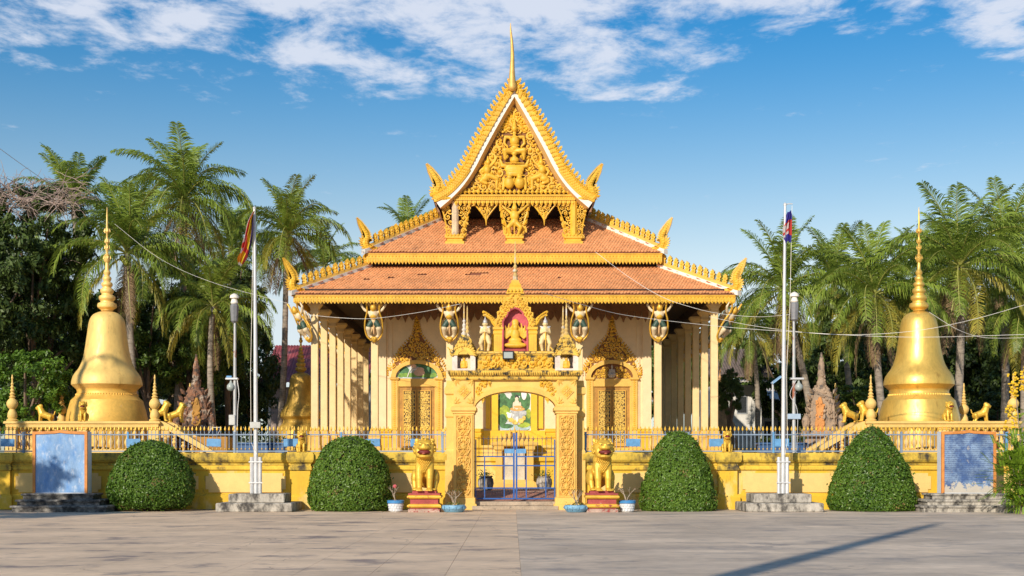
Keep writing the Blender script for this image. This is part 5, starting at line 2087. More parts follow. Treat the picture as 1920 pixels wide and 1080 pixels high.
for s in (-1, 1):                             # naga ends curling out at the shoulders
    b = MB()
    path = smooth_curve([(s * .58, gz(611, AY)), (s * .70, gz(604, AY)), (s * .78, gz(597, AY)), (s * .90, gz(592, AY)), (s * 1.0, gz(589, AY)), (s * 1.05, gz(592, AY))], 4)
    b.tube([(AX + x, AY + .1, z) for x, z in path], list(np.linspace(.11, .045, len(path))), 7)
    for x, z in path[4:-2:2]:
        b.leaf(AX + x, z + .03, AY + .02, .12, .08, PI / 2 - s * .6, .04)
    gp(b, 'naga_shoulder', orn, parent=ped, at=(AX, AY, zb), smooth=40)
b = MB()                                      # spire
sy = AY + .18
z = lambda p: gz(p, sy)
b.stack(AX, sy, [(.30, .26, z(552)), (.30, .26, z(550.5)), (.24, .22, z(548)), (.26, .22, z(545)), (.19, .17, z(539)), (.20, .18, z(536)), (.13, .12, z(530)), (.12, .11, z(526))], 0)
for k in range(5):
    b.leaf(AX - .24 + .12 * k, z(551), sy - .262, .14, .09, PI / 2, .04)
b.lathe([(.085, z(526)), (.075, z(516)), (.045, z(512)), (.085, z(509)), (.085, z(507)), (.04, z(504)), (.07, z(500)), (.03, z(496)), (.05, z(493)), (.025, z(490)), (.028, z(470)), (.018, z(466)), (.02, z(456)), (.006, z(452))], 10, AX, sy, 1)
gp(b, 'spire', [orn, mat('spire_whitewash', (.62, .42, .14), .7, var=.2, second=((.62, .56, .48), 2.0, .5, .6))], parent=ped, at=(AX, AY, zb), smooth=30)

# ---- the many-armed deity in the niche
P = [('s', (0, 0, .10), (.33, .14, .085), None), ('s', (0, 0, .23), (.19, .10, .09), None), ('s', (0, -.02, .38), (.125, .09, .17), None), ('s', (0, -.03, .58), (.08, .075, .095), None), ('s', (0, .0, .72), (.10, .06, .10), None), ('s', (0, 0, .66), (.09, .07, .05), None)]
for s in (-1, 1):
    for k in range(6):
        a = R(-28 + 26 * k)
        x0, z0 = s * .10, .42
        xm, zm = s * (.10 + .16 * math.cos(a)), .42 + .16 * math.sin(a) - .05
        xe, ze = s * (.10 + .27 * math.cos(a + .45)), .42 + .27 * math.sin(a + .45)
        P += [('c', (x0, .02 - .004 * k, z0), (xm, .02, zm), .034, .030), ('c', (xm, .02, zm), (xe, .0, ze), .030, .022)]
o = blob('niche_deity', P, .017, orn, gate, (0, AY + .08 - GFY, zb + .10), 1)
o.scale = (1.2, 1.0, 1.22)
b = MB()
b.box(AX - .36, AX + .36, AY + .02, AY + .22, zb, zb + .10, 0, .02)
gp(b, 'deity_plinth', maroon, at=(AX, AY, zb))

# ---- corner shrines: an arched cell, steep stepped roof and ringed spire
sh = MB()
H0 = gz(693.5)


def q(py):
    return gz(py) - H0


for sx in (-1, 1):
    for sy_ in (0, 1):
        sh.box(sx * .30 - .085, sx * .30 + .085, -.28 + sy_ * .44, -.12 + sy_ * .44, 0, q(664), 1)
sh.box(-.385, .385, -.30, .32, -.02, .05, 1)
n = 14
for (yy, r0, r1) in ((-.31, .19, .345),):
    vs, fs = [], []
    for i in range(n + 1):
        t = PI * i / n
        for r, y0 in ((r1, yy), (r0, yy), (r0, .30), (r1, .30)):
            vs.append((r * math.cos(t), y0, q(666) + r * math.sin(t) * .82))
    for i in range(n):
        for j in range(4):
            a, c = i * 4 + j, i * 4 + (j + 1) % 4
            fs.append((a, c, c + 4, a + 4))
    sh.add(vs, fs, 0)
for i in range(n + 1):
    t = PI * i / n
    sh.leaf(.31 * math.cos(t), q(666) + .255 * math.sin(t), -.312, .12, .10, t, .04)
for s in (-1, 1):
    pth = smooth_curve([(s * .34, q(668)), (s * .42, q(664)), (s * .46, q(656)), (s * .54, q(650))], 3)
    sh.tube([(x, -.2, z) for x, z in pth], list(np.linspace(.06, .02, len(pth))), 6)
sh.stack(0, 0, [(.33, .29, q(664)), (.33, .29, q(652)), (.28, .25, q(650)), (.30, .26, q(648)), (.22, .20, q(643)), (.23, .21, q(641)), (.16, .15, q(636)), (.17, .16, q(634)), (.11, .10, q(629)), (.08, .08, q(626))], 0)
for k in range(5):
    sh.leaf(-.24 + .12 * k, q(652), -.295, .15, .10, PI / 2, .04)
    sh.leaf(-.16 + .08 * k, q(643), -.215, .12, .08, PI / 2, .03)
sh.lathe([(.085, q(628)), (.10, q(624)), (.05, q(620)), (.085, q(616)), (.04, q(613)), (.065, q(608)), (.03, q(604)), (.055, q(600)), (.024, q(597)), (.035, q(593)), (.028, q(590)), (.022, q(572)), (.006, q(566))], 9, 0, 0, 2)
first = None
cell_white = mat('whitewashed_cell', (.66, .56, .48), .8, var=.15, grime=((.45, .2, .16), .55, .75, 6), bump=(30, .3, .01))
spire_mat = MATS['spire_whitewash']
fig_src = None
for (s, dy, sc_) in ((-1, .34, 1.0), (1, .34, 1.0), (-1, 1.12, 1.0), (1, 1.12, 1.0)):
    loc = (s * (1.70 if dy < 1 else 1.62), dy, H0)
    if first is None:
        first = sh.build('corner_shrine', [gate_stained, cell_white, spire_mat], gate, loc=loc)
        o = first
    else:
        o = place(first, 'corner_shrine', gate, loc)
    if dy < 1:
        if fig_src is None:
            P = [('s', (0, 0, .06), (.13, .09, .06), None), ('s', (0, 0, .17), (.075, .06, .12), None), ('s', (0, 0, .32), (.05, .05, .06), None), ('c', (0, 0, .36), (0, 0, .42), .03, .01), ('c', (-.08, 0, .24), (-.11, -.03, .12), .03, .02), ('c', (.08, 0, .24), (.11, -.03, .12), .03, .02)]
            fig_src = blob('seated_figure', P, .016, orn, o, (0, -.05, .05), 1)
            ft = fig_src
        else:
            ft = place(fig_src, 'seated_figure', o, (0, -.05, .05))

# ---- guardians on the parapet
grd_mats = [mat('guardian_cream', (.72, .54, .26), .55, var=.1, grime=((.25, .16, .06), .6, .8, 9)), mat('guardian_silver', (.55, .52, .50), .5, metal=.3, var=.15), orn]
P = mirror([('s', (0, 0, 1.0), (.075, .08, .095), None, 0), ('c', (0, 0, 1.08), (0, 0, 1.13), .085, .06, 1), ('c', (0, 0, 1.13), (0, 0, 1.30), .045, .008, 1), ('s', (0, 0, .78), (.13, .09, .14), None, 0), ('s', (0, 0, .66), (.10, .08, .09), None, 0), ('c', (.10, 0, .88), (.18, -.01, .92), .05, .02, 1),
            ('c', (.13, 0, .84), (.16, -.03, .68), .042, .036, 0), ('c', (.16, -.03, .68), (.03, -.12, .73), .036, .028, 0), ('s', (0, -.12, .75), (.04, .03, .05), None, 0), ('s', (0, 0, .52), (.145, .10, .12), None, 0), ('c', (.08, 0, .52), (.15, -.05, .30), .10, .075, 0), ('c', (.15, -.05, .30), (.10, 0, .05), .065, .05, 0), ('s', (.11, -.05, .03), (.05, .09, .03), None, 0),
            ('c', (.1, .02, .5), (.22, .03, .46), .05, .015, 0), ('c', (0, -.11, .72), (0, -.10, .02), .022, .018, 2), ('s', (.075, -.01, 1.0), (.02, .03, .05), None, 0), ('s', (0, -.08, .985), (.02, .02, .02), None, 0)])
for s, lab in ((-1, 'stone guardian with pointed crown and club left of the red niche'), (1, 'stone guardian with pointed crown and club right of the red niche')):
    o = blob('guardian_statue', P, .018, grd_mats, None, (AX + s * 1.0, PYF + .25, pz1), 1) if s < 0 else place(o, 'guardian_statue', None, (AX + s * 1.0, PYF + .25, pz1))
    o.scale = (.98, .98, .92)
    o.rotation_euler = (0, 0, R(6) * s)
    tag(o, lab, 'statue', 'guardian statues on the gate')

# ---- flood lamp
t = thing('flood_lamp', 'square black flood lamp fixed below the red niche of the gate', 'lamp', (gx(953), PYF - .05, gz(666)))
x, z = gx(953), gz(666)
b = MB()
b.box(x - .19, x + .19, PYF - .17, PYF - .05, z - .14, z + .14, 0, .02)
b.box(x - .02, x + .02, PYF - .049, PYF + .03, z - .2, z - .12)
b.build('housing', black_mat, t)
b = MB()
b.box(x - .145, x + .145, PYF - .178, PYF - .171, z - .10, z + .10)
b.build('lens', glass_grey, t)

# ---- steps up to the gate
for k, (hw, y0, zt) in enumerate(((1.42, GFY - .12, .13), (1.36, GFY + .25, .26))):
    b = MB()
    b.box(AX - hw + (.0 if k == 0 else .0), AX + hw, y0, GFY + 1.2 if k == 0 else GFY + 1.2, 0 if k == 0 else .131, zt, 0, .012)
    gp(b, 'step', mat('worn_step', (.42, .33, .24), .8, var=.2, grime=((.12, .10, .08), .5, .7, 5), bump=(30, .4, .01)), at=(AX, GFY, 0))

# ---- blue iron gate leaves
IY = GFY + .62
ig = thing('iron_gate', 'blue iron double gate closed under the yellow arch', 'gate', (AX, IY, .26))
zt, zm, zm2, zl_, zb_ = gz(816, IY), gz(856, IY), gz(873, IY), gz(915, IY), gz(936, IY)
zt = gz(818, IY)
for s in (-1, 1):
    lf = MB()
    xa, xb = AX + s * .025, AX + s * (hwid_ - .03)
    for xx, w in ((xa + s * .02, .03), (xb - s * .015, .02)):
        lf.box(xx - w, xx + w, IY - .03, IY + .03, zb_, gz(812, IY) if w > .025 else gz(824, IY))
    for z_, w in ((zm, .02), (zm2, .02), (zl_, .02), (zb_ + .02, .022)):
        lf.box(min(xa, xb) + .05, max(xa, xb) - .03, IY - .02, IY + .02, z_ - w, z_ + w)
    leaf_o = lf.build('gate_leaf', gate_blue, ig)
    src = None
    for k in range(8):
        xx = xa + (xb - xa) * (k + .7) / 8.5
        bb = MB()
        if src is None:
            bb.box(-.008, .008, -.008, .008, 0, zt - zm, 0)
            bb.ell((0, 0, (zt - zm) * .82), (.018, .018, .018), 6, 4)
            bb.ell((0, 0, .12), (.018, .018, .018), 6, 4)
            src = bb.build('picket', mat('dark_iron', (.05, .06, .10), .5, var=.2), leaf_o, loc=Vector((xx, IY, zm)) - LOC[leaf_o.name])
        else:
            place(src, 'picket', leaf_o, Vector((xx, IY, zm)) - LOC[leaf_o.name])
    bb = MB()
    for z_ in (zt - .08, zm + .12):
        bb.box(min(xa, xb) + .05, max(xa, xb) - .03, IY - .008, IY + .008, z_ - .008, z_ + .008)
    bb.build('thin_rail', MATS['dark_iron'], leaf_o, at=LOC[leaf_o.name])
    for f in (.5, .97) if False else (.27, .75):
        bb = MB()
        xx = AX + s * hwid_ * f
        bb.box(xx - .018, xx + .018, IY - .018, IY + .018, zb_ + .045, zm - .021)
        bb.build('lower_bar', gate_blue, leaf_o, at=LOC[leaf_o.name])
    bb = MB()                                 # chain-link strip at the foot
    for k in range(14):
        x0 = min(xa, xb) + .07 + k * (abs(xb - xa) - .12) / 14
        dx = (abs(xb - xa) - .12) / 14
        bb.tube([(x0, IY + .022, zb_ + .05), (x0 + dx, IY + .022, zl_ - .02)], .004, 3)
        bb.tube([(x0 + dx, IY + .024, zb_ + .05), (x0, IY + .024, zl_ - .02)], .004, 3)
    bb.build('mesh_strip', MATS['dark_iron'], leaf_o, at=LOC[leaf_o.name])
    bb = MB()
    xx = AX + s * .20
    bb.box(xx - .16, xx + .16, IY - .035, IY - .022, gz(850, IY), gz(841.5, IY))
    bb.build('sign_plate', sign_blue, leaf_o, at=LOC[leaf_o.name])
# ================================================================== lions
LZ = 1.6
P = mirror([('s', (0, -.24, 1.33), (.29, .27, .27), None), ('s', (0, -.47, 1.36), (.17, .15, .085), None), ('s', (0, -.43, 1.125), (.20, .17, .06), None), ('s', (.16, -.36, 1.24), (.09, .12, .14), None), ('s', (0, -.25, 1.16), (.24, .2, .16), None),
            ('s', (0, -.12, .98), (.31, .26, .26), None), ('s', (0, -.13, .80), (.29, .25, .26), None), ('s', (0, .18, .62), (.29, .38, .36), None), ('s', (0, .38, .42), (.30, .28, .34), None),
            ('c', (.17, -.18, .82), (.165, -.26, .40), .135, .115), ('c', (.165, -.26, .40), (.16, -.28, .06), .112, .09), ('s', (.16, -.36, .045), (.115, .14, .055), None),
            ('s', (.33, .14, .42), (.13, .27, .27), None), ('c', (.33, -.02, .28), (.31, -.08, .08), .10, .08), ('s', (.31, -.16, .045), (.095, .15, .05), None),
            ('s', (.21, -.13, 1.54), (.07, .05, .08), None), ('s', (.10, -.44, 1.46), (.075, .05, .04), None), ('s', (0, -.55, 1.43), (.06, .05, .045), None),
            ('c', (0, .62, .3), (0, .66, .75), .06, .05), ('c', (0, .66, .75), (0, .55, 1.0), .06, .03)])
HEAD_C, HEAD_S = Vector((0, -.24, 1.27)), 1.17


def head_scaled(p):
    if p[0] == 's' and p[1][2] > 1.05:
        c = HEAD_C + (Vector(p[1]) - HEAD_C) * HEAD_S
        return ('s', tuple(c), tuple(r * HEAD_S for r in p[2]), *p[3:])
    return p


P = [head_scaled(p) for p in P]
for k in range(4):
    for s in (-1, 1):
        P.append(('s', (s * .16 + (k - 1.5) * .055, -.50, .03), (.028, .05, .032), None))


def make_lion(label, loc, rz):
    t = thing('seated_lion', label, 'lion statue', loc, 'gold seated lion statues', rz)
    blob('body', P, .021, lion_gold, t, (0, 0, 0), 1)
    b = MB()
    row = 0
    z = 1.10
    while z > .60:
        w = .25 * min(1.0, (z - .56) / .42)
        n = max(1, int(2 * w / .052))
        for i in range(n):
            x = -w + (i + .5 + (.0 if row % 2 else .0)) * 2 * w / n
            q = 1 - (x / .315) ** 2 - ((z - .92) / .46) ** 2
            if q > 0:
                y = -.13 - .262 * math.sqrt(q)
                b.ell((x, y - .004, z), (.024, .02, .026), 6, 4)
        z -= .043
        row += 1
    b.build('chest_scales', lion_gold, t, loc=(0, 0, 0), smooth=60)['kind'] = 'stuff'
    b = MB()
    rg = random.Random(3)
    for i in range(90):
        th = rg.uniform(R(15), R(115))
        ph = rg.uniform(0, 2 * PI)
        dv = Vector((math.sin(th) * math.cos(ph), math.sin(th) * math.sin(ph), math.cos(th)))
        if dv.y < -.42 and dv.z < .72:
            continue
        b.ell(HEAD_C + (Vector((dv.x * .29, -.24 + dv.y * .27, 1.33 + dv.z * .27)) - HEAD_C) * HEAD_S, (.046, .046, .044), 6, 4)
    b.build('mane_curls', lion_gold, t, loc=(0, 0, 0), smooth=60)
    b = MB()
    b.ell(HEAD_C + (Vector((0, -.475, 1.236)) - HEAD_C) * HEAD_S, (.215, .17, .075), 12, 7)
    mo = b.build('mouth', red_mouth, t, loc=(0, 0, 0), smooth=60)
    b = MB()
    b.ell(HEAD_C + (Vector((0, -.59, 1.20)) - HEAD_C) * HEAD_S, (.06, .07, .03), 8, 5)
    b.build('tongue', mat('tongue_red', (.42, .10, .07), .5), mo, loc=(0, 0, 0), smooth=60)
    for s in (-1, 1):
        b = MB()
        b.ell(HEAD_C + (Vector((s * .10, -.505, 1.425)) - HEAD_C) * HEAD_S, (.03, .024, .026), 8, 5)
        b.build('eye', black_mat, t, loc=(0, 0, 0), smooth=60)
    return t


def pedestal(px, label):
    Y = 41.85
    x = (px - 960) / F * Y
    t = thing('lion_pedestal', label, 'pedestal', (x, Y, 0), 'red and gold lion pedestals')
    prof = [('maroon', [(.52, .10)], 0, .10), ]
    b = MB()
    b.stack(x, Y, [(.50, .50, 0), (.50, .50, .10)], 0, .01)
    b.build('plinth', mat('flaking_base', (.42, .30, .24), .85, var=.2, grime=((.30, .05, .045), .5, .6, 7), bump=(30, .5, .02)), t)
    b = MB()
    b.stack(x, Y, [(.44, .44, .10), (.44, .44, .40)], 0)
    b.stack(x, Y, [(.50, .50, .545), (.50, .50, .59), (.38, .38, .60), (.38, .38, .66)], 0)
    b.build('die', maroon, t)
    b = MB()
    for z0 in (.13, .415):
        b.stack(x, Y, [(.46, .46, z0), (.52, .52, z0 + .03), (.54, .54, z0 + .065), (.52, .52, z0 + .10), (.46, .46, z0 + .13)], 0)
    b.build('gold_moulding', mat('flaking_gold', (.72, .42, .05), .6, var=.15, grime=((.30, .05, .045), .58, .66, 7), bump=(30, .4, .015)), t)
    return (x, Y, .66)


p0 = pedestal(797, 'red and gold stepped pedestal under the lion left of the gate')
p1 = pedestal(1127.5, 'red and gold stepped pedestal under the lion right of the gate')
lion = make_lion('large gold open mouthed lion on a red pedestal left of the gate', p0, 0)
dup(lion, p1, R(9), 'large gold open mouthed lion on a red pedestal right of the gate')
sm = .43
dup(lion, (wx(565.5), WY + .02, WTOP + .014), R(8), 'small gold lion on the wall pier left of the second bush', 'small gold lions', sm)
dup(lion, (wx(1363.5), WY + .02, WTOP + .014), R(-6), 'small gold lion on the wall pier right of the third bush', 'small gold lions', sm)

# standing lion, facing -y, about 0.72 m tall
Q = mirror([('s', (0, -.25, .66), (.11, .12, .115), None), ('s', (0, -.36, .645), (.06, .06, .035), None), ('s', (0, -.34, .585), (.055, .055, .025), None), ('s', (0, -.19, .72), (.08, .09, .09), None), ('c', (0, -.2, .58), (0, -.12, .40), .13, .165), ('c', (0, -.12, .38), (0, .20, .27), .155, .13), ('s', (0, .22, .25), (.145, .15, .15), None),
            ('c', (.09, -.18, .34), (.09, -.21, .04), .06, .045), ('s', (.09, -.25, .025), (.055, .075, .03), None), ('c', (.10, .26, .28), (.10, .22, .14), .085, .055), ('c', (.10, .22, .14), (.10, .28, .03), .05, .042), ('s', (.10, .24, .025), (.05, .075, .028), None), ('c', (0, .38, .36), (0, .42, .5), .03, .025), ('s', (.075, -.22, .69), (.025, .02, .035), None)])
st_src = None


def standing_lion(loc, rz, label, s=1.0):
    global st_src
    if st_src is None:
        st_src = blob('standing_lion', Q, .018, lion_gold, None, (0, 0, 0), 1)
        o = st_src
    else:
        o = place(st_src, 'standing_lion')
    o.location = loc
    o.rotation_euler = (0, 0, rz)
    o.scale = (s, s, s)
    return tag(o, label, 'lion statue', 'small standing gold lions')


# ================================================================== golden stupas on balustraded platforms
SY = 54.0
PXM = F / SY
prof_px = [(190, 1062), (190, 1040), (182, 1003), (168, 955), (150, 938), (141, 926), (138, 912), (141, 902), (158, 886), (165, 880), (165, 868), (163, 858), (160, 848), (157, 838), (145, 819), (132, 802), (119, 775), (110, 745), (102, 705), (97, 668), (92, 632), (88, 600), (84, 578), (77, 558), (64, 541), (44, 530), (29, 526), (27, 522),
           (28, 518), (44, 506), (46, 497), (43, 486), (31, 481), (30, 476), (38, 466), (39, 458), (36, 450), (26, 445), (25, 440), (31, 432), (32, 424), (29, 416), (21, 412), (20, 407), (26, 400), (27, 393), (24, 386), (16, 382), (16, 378), (20, 371), (21, 365), (18, 358), (12, 354), (12, 350), (16, 342), (17, 336), (13, 328), (9, 322), (8.5, 300), (7, 290)]
prof_px += [(14, 282), (16, 268), (9, 258), (12, 252), (6, 245), (6, 232), (10, 226), (10, 216), (5, 210), (5, 196), (9, 190), (5, 182), (4.5, 150), (11, 140), (9, 128), (5, 122), (3.5, 60), (1, 22)]
ZB = 1.9
prof = [(r / 2.57 / PXM, EYE + (HZ - (380 + y / 2.57)) / PXM) for r, y in prof_px]
prof = [(prof[0][0], ZB)] + prof


def part_of(lo, hi):
    return [p for p in prof if lo <= p[1] <= hi]


zsplit1 = EYE + (HZ - (380 + 902 / 2.57)) / PXM
zsplit2 = EYE + (HZ - (380 + 524 / 2.57)) / PXM
pb = [p for p in prof if p[1] <= zsplit1 + 1e-6]
pbell = [p for p in prof if zsplit1 - 1e-6 <= p[1] <= zsplit2]
psp = [p for p in prof if p[1] >= zsplit2]


def smooth_prof(p, n=3):
    """round the swelling bell but keep the rim below it crisp"""
    zr_ = EYE + (HZ - (380 + 837 / 2.57)) / PXM
    k = sum(1 for q in p if q[1] < zr_)
    return p[:k] + [(max(.004, r), z) for r, z in smooth_curve(p[k:], n)]


def stupa(x, y, label, base_mat, body_mat, group):
    t = thing('golden_stupa', label, 'stupa', (x, y, ZB), group)
    b = MB()
    b.lathe([(r, z) for r, z in pb], 64, x, y)
    o = b.build('base_drum', base_mat, t, smooth=30)
    b = MB()
    zr = EYE + (HZ - (380 + 928 / 2.57)) / PXM
    for i in range(72):
        a = 2 * PI * i / 72
        b.ell((x + .605 * 2 * math.cos(a), y + 1.21 * math.sin(a), zr), (.035, .035, .05), 5, 3)
    b.build('bead_row', base_mat, o, at=LOC[o.name])['kind'] = 'stuff'
    b = MB()
    b.lathe([pb[-1]] + smooth_prof(pbell, 2), 72, x, y)
    bell = b.build('bell', body_mat, t, smooth=30)
    b = MB()
    zs_ = EYE + (HZ - (380 + 545 / 2.57)) / PXM
    for i in range(12):
        a = 2 * PI * (i + .5) / 12
        for k in (-1, 0, 1):
            aa = a + k * .13
            r = .52 + .02
            b.ell((x + r * math.cos(aa), y + r * math.sin(aa), zs_ - .05 - (.06 if k == 0 else 0)), (.05, .05, .045), 6, 4)
    b.build('petal_collar', body_mat, bell, at=LOC[bell.name], smooth=60)
    b = MB()
    b.lathe(psp, 32, x, y)
    sp = b.build('ringed_spire', body_mat, t, smooth=35)
    b = MB()
    zt_ = EYE + (HZ - (380 + 140 / 2.57)) / PXM
    for zz_, rr in ((zt_, .12), (EYE + (HZ - (380 + 270 / 2.57)) / PXM, .15), (EYE + (HZ - (380 + 220 / 2.57)) / PXM, .10), (EYE + (HZ - (380 + 190 / 2.57)) / PXM, .085)):
        for i in range(6):
            a = 2 * PI * i / 6
            b.tube([(x + rr * .5 * math.cos(a), y + rr * .5 * math.sin(a), zz_ - .05), (x + rr * math.cos(a), y + rr * math.sin(a), zz_), (x + rr * .9 * math.cos(a), y + rr * .9 * math.sin(a), zz_ + .13)], [.02, .022, .004], 4)
    b.build('spire_prongs', body_mat, sp, at=LOC[sp.name])['kind'] = 'stuff'
    return t


stupa_worn = mat('flaking_gold_base', (0.78, 0.46, 0.09), 0.5, metal=.2, var=.12, vscale=1.3, grime=((.66, .52, .36), .64, .68, 2.4), bump=(40, .25, .008))
sl = stupa(-16.6, SY, 'tall gold bell stupa at the left, its base flaking white', stupa_worn, mat('matt_gold_paint', (0.84, 0.56, 0.17), 0.5, metal=.22, var=.08, vscale=1.2, bump=(60, .12, .005), grime=((.46, .29, .08), .52, .76, 2.6), stretch=(1, 1, .35)), 'gold bell stupas')
sr = stupa(16.68, SY, 'tall shiny gold bell stupa at the right with a bright highlight', gold, gold, 'gold bell stupas')

bal_yellow = mat('balustrade_yellow', (.76, .50, .15), .65, var=.08, grime=((.42, .27, .12), .6, .8, 3), bump=(30, .3, .01))
bal = MB()
bal.lathe([(.07, 0), (.07, .05), (.04, .07), (.06, .12), (.108, .24), (.095, .32), (.05, .40), (.038, .48), (.05, .52), (.105, .60), (.06, .68), (.04, .72), (.07, .74), (.07, .80)], 9)
bal_src = None
fin = MB()
fin.lathe([(.21, 0), (.23, .05), (.15, .10), (.19, .17), (.17, .32), (.10, .46), (.15, .50), (.21, .60), (.22, .70), (.17, .80), (.09, .88), (.13, .93), (.07, .98), (.11, 1.04), (.05, 1.11), (.09, 1.17), (.045, 1.24), (.075, 1.30), (.035, 1.37), (.06, 1.42), (.03, 1.48), (.03, 1.62), (.045, 1.64), (.03, 1.70), (.02, 1.78)], 10)
fin_src = None


def platform(side, label, worn):
    global bal_src, fin_src
    cx = side * 16.36 + (.0 if side < 0 else .06)
    hw = 2.72
    yf, yb = 50.3, 55.8
    zt = 3.13                                 # top of the hand rail
    t = thing('stupa_platform', label, 'platform', (cx, 53, CY), 'balustraded stupa platforms')
    b = MB()
    b.box(cx - hw - .05, cx + hw + .05, yf - .05, yb + .05, CY - .05, 1.9, 0)
    b.stack(cx, (yf + yb) / 2, [(hw + .13, (yb - yf) / 2 + .13, 1.75), (hw + .13, (yb - yf) / 2 + .13, 1.86), (hw + .06, (yb - yf) / 2 + .06, 1.90)], 0)
    b.build('platform_base', bal_yellow, t)

    def rail(x0, x1, y0, y1, gap_last=False):
        global bal_src
        q = MB()
        dx, dy = abs(x1 - x0), abs(y1 - y0)
        wx_, wy_ = (dx / 2 + .22, .22) if dx > dy else (.22, dy / 2 - .23)
        mx, my = (x0 + x1) / 2, (y0 + y1) / 2
        q.stack(mx, my, [(wx_ - .09, wy_ - .09 if dx > dy else wy_, 2.86), (wx_ - .04, max(.05, wy_ - .04) if dx > dy else wy_, 2.90), (wx_ - .03, (wy_ - .03) if dx > dy else wy_, zt - .12), (wx_ + .03, (wy_ + .03) if dx > dy else wy_, zt - .09), (wx_ + .03, (wy_ + .03) if dx > dy else wy_, zt - .02), (wx_, wy_, zt)], 0)
        q.stack(mx, my, [(wx_ - .06, wy_ - .06 if dx > dy else wy_, 1.902), (wx_ - .06, wy_ - .06 if dx > dy else wy_, 2.06)], 0)
        q.build('handrail', bal_yellow, t)
        L_ = max(dx, dy)
        n = int(L_ / .29)
        for i in range(n):
            f = (i + .5) / n
            p = Vector((x0 + (x1 - x0) * f, y0 + (y1 - y0) * f, 2.058)) - LOC[t.name]
            if any(abs(p.x + cx - u) < .32 and abs(p.y + 53 - v) < .32 for u, v in posts):
                continue
            if bal_src is None:
                bal_src = bal.build('baluster', bal_yellow, t, loc=p, smooth=40)
            else:
                place(bal_src, 'baluster', t, p)
    s = side
    posts = [(cx - hw, yf), (cx + hw, yf), (cx - hw, yb), (cx + hw, yb), (cx, yf), (cx - s * hw, 51.9)]
    rail(cx - hw, cx + hw, yf, yf)
    rail(cx + s * hw, cx + s * hw, yf, yb)
    rail(cx - hw, cx + hw, yb, yb)
    for (x, y) in posts:
        q = MB()
        q.stack(x, y, [(.22, .22, 1.902), (.22, .22, 2.10), (.19, .19, 2.12), (.19, .19, 2.80), (.22, .22, 2.84), (.22, .22, 2.86)], 0)
        q.build('post', bal_yellow, t)
    for (x, y) in posts[:4]:
        loc = Vector((x, y, zt)) - LOC[t.name]
        if fin_src is None:
            fin_src = fin.build('finial_post', bal_yellow, t, loc=loc, smooth=40)
        else:
            place(fin_src, 'finial_post', t, loc)
    # stairs down towards the temple, with sloping parapets
    x0 = cx - s * hw
    run, n = 2.45, 7
    for i in range(n):
        q = MB()
        xa = x0 - s * (.06 + run * i / n)
        xb = x0 - s * (.06 + run * (i + 1) / n)
        q.box(min(xa, xb), max(xa, xb), 50.75, 51.75, CY, 1.9 - (1.9 - CY) * (i + .5) / n)
        q.build('stair', bal_yellow, t)
    for y in (50.45, 51.9):
        q = MB()
        pts = [(x0 - s * .0, zt), (x0 - s * .3, zt), (x0 - s * .55, zt - .12), (x0 - s * (run + .2), 1.75), (x0 - s * (run + .2), 1.55), (x0 - s * .5, zt - .34), (x0 - s * .0, zt - .26)]
        q.poly(pts if s > 0 else pts[::-1], y - .2, y + .2)
        q.build('sloping_handrail', bal_yellow, t)
        q = MB()
        pts = [(x0 - s * .1, 2.0), (x0 - s * .1, 1.3), (x0 - s * (run + .2), CY), (x0 - s * (run + .2), 1.05)]
        q.poly(pts if s < 0 else pts[::-1], y - .15, y + .15)
        q.build('stair_string', bal_yellow, t)
        for i in range(7):
            f = (i + .6) / 7
            p = Vector((x0 - s * (.15 + run * f), y, 2.0 - (.95) * f)) - LOC[t.name]
            o = place(bal_src, 'baluster', t, p)
            o.scale = (1, 1, .88)
    return t


platform(-1, 'yellow balustraded platform and stairs under the left stupa', True)
platform(1, 'yellow balustraded platform and stairs under the right stupa', False)
zt = 3.13
lw = lambda px, Y: (px - 960) / F * Y
dup(lion, (lw(157, 50.3), 50.25, zt), R(10), 'small gold lion sitting in front of the left stupa', 'small gold lions', .45)
dup(lion, (lw(1777, 50.3), 50.25, zt), R(12), 'small gold lion sitting in front of the right stupa', 'small gold lions', .45)
standing_lion((lw(303, 50.6), 50.45, zt), R(90), 'small gold lion at the head of the left stairs, nearer the stupa', 1.0)
standing_lion((lw(331, 51.9), 51.9, zt), R(90), 'small gold lion at the head of the left stairs, nearer the ruined shrine', 1.0)
standing_lion((lw(1624, 50.6), 50.45, zt), R(-90), 'small gold lion at the head of the right stairs, nearer the stupa', 1.0)
standing_lion((lw(1593, 51.9), 51.9, zt), R(-90), 'small gold lion at the head of the right stairs, nearer the stone shrine', 1.0)
standing_lion((lw(88, 53), 52.8, zt), R(-90), 'small gold lion at the left end of the left platform, in shade', .95)
standing_lion((lw(1838, 51.3), 51.2, zt), R(90), 'small gold lion on the right platform beside its outer finial', .95)


# a third and fourth bell stupa farther back beside the colonnade
def far_stupa(x, y, s, label, m):
    t = thing('bell_stupa', label, 'stupa', (x, y, CY), 'bell stupas behind the temple')
    for nm, pr, n in (('base_drum', pb, 40), ('bell', [pb[-1]] + smooth_prof(pbell, 2), 40), ('ringed_spire', psp, 20)):
        b = MB()
        b.lathe([(r * s, CY + 1.2 + (z - ZB) * s) for r, z in pr], n, x, y)
        b.build(nm, m, t, smooth=35)
    b = MB()
    b.stack(x, y, [(1.9, 1.9, CY), (1.9, 1.9, CY + 1.0), (2.0, 2.0, CY + 1.05), (2.0, 2.0, CY + 1.2)])
    b.build('plinth', m, t)


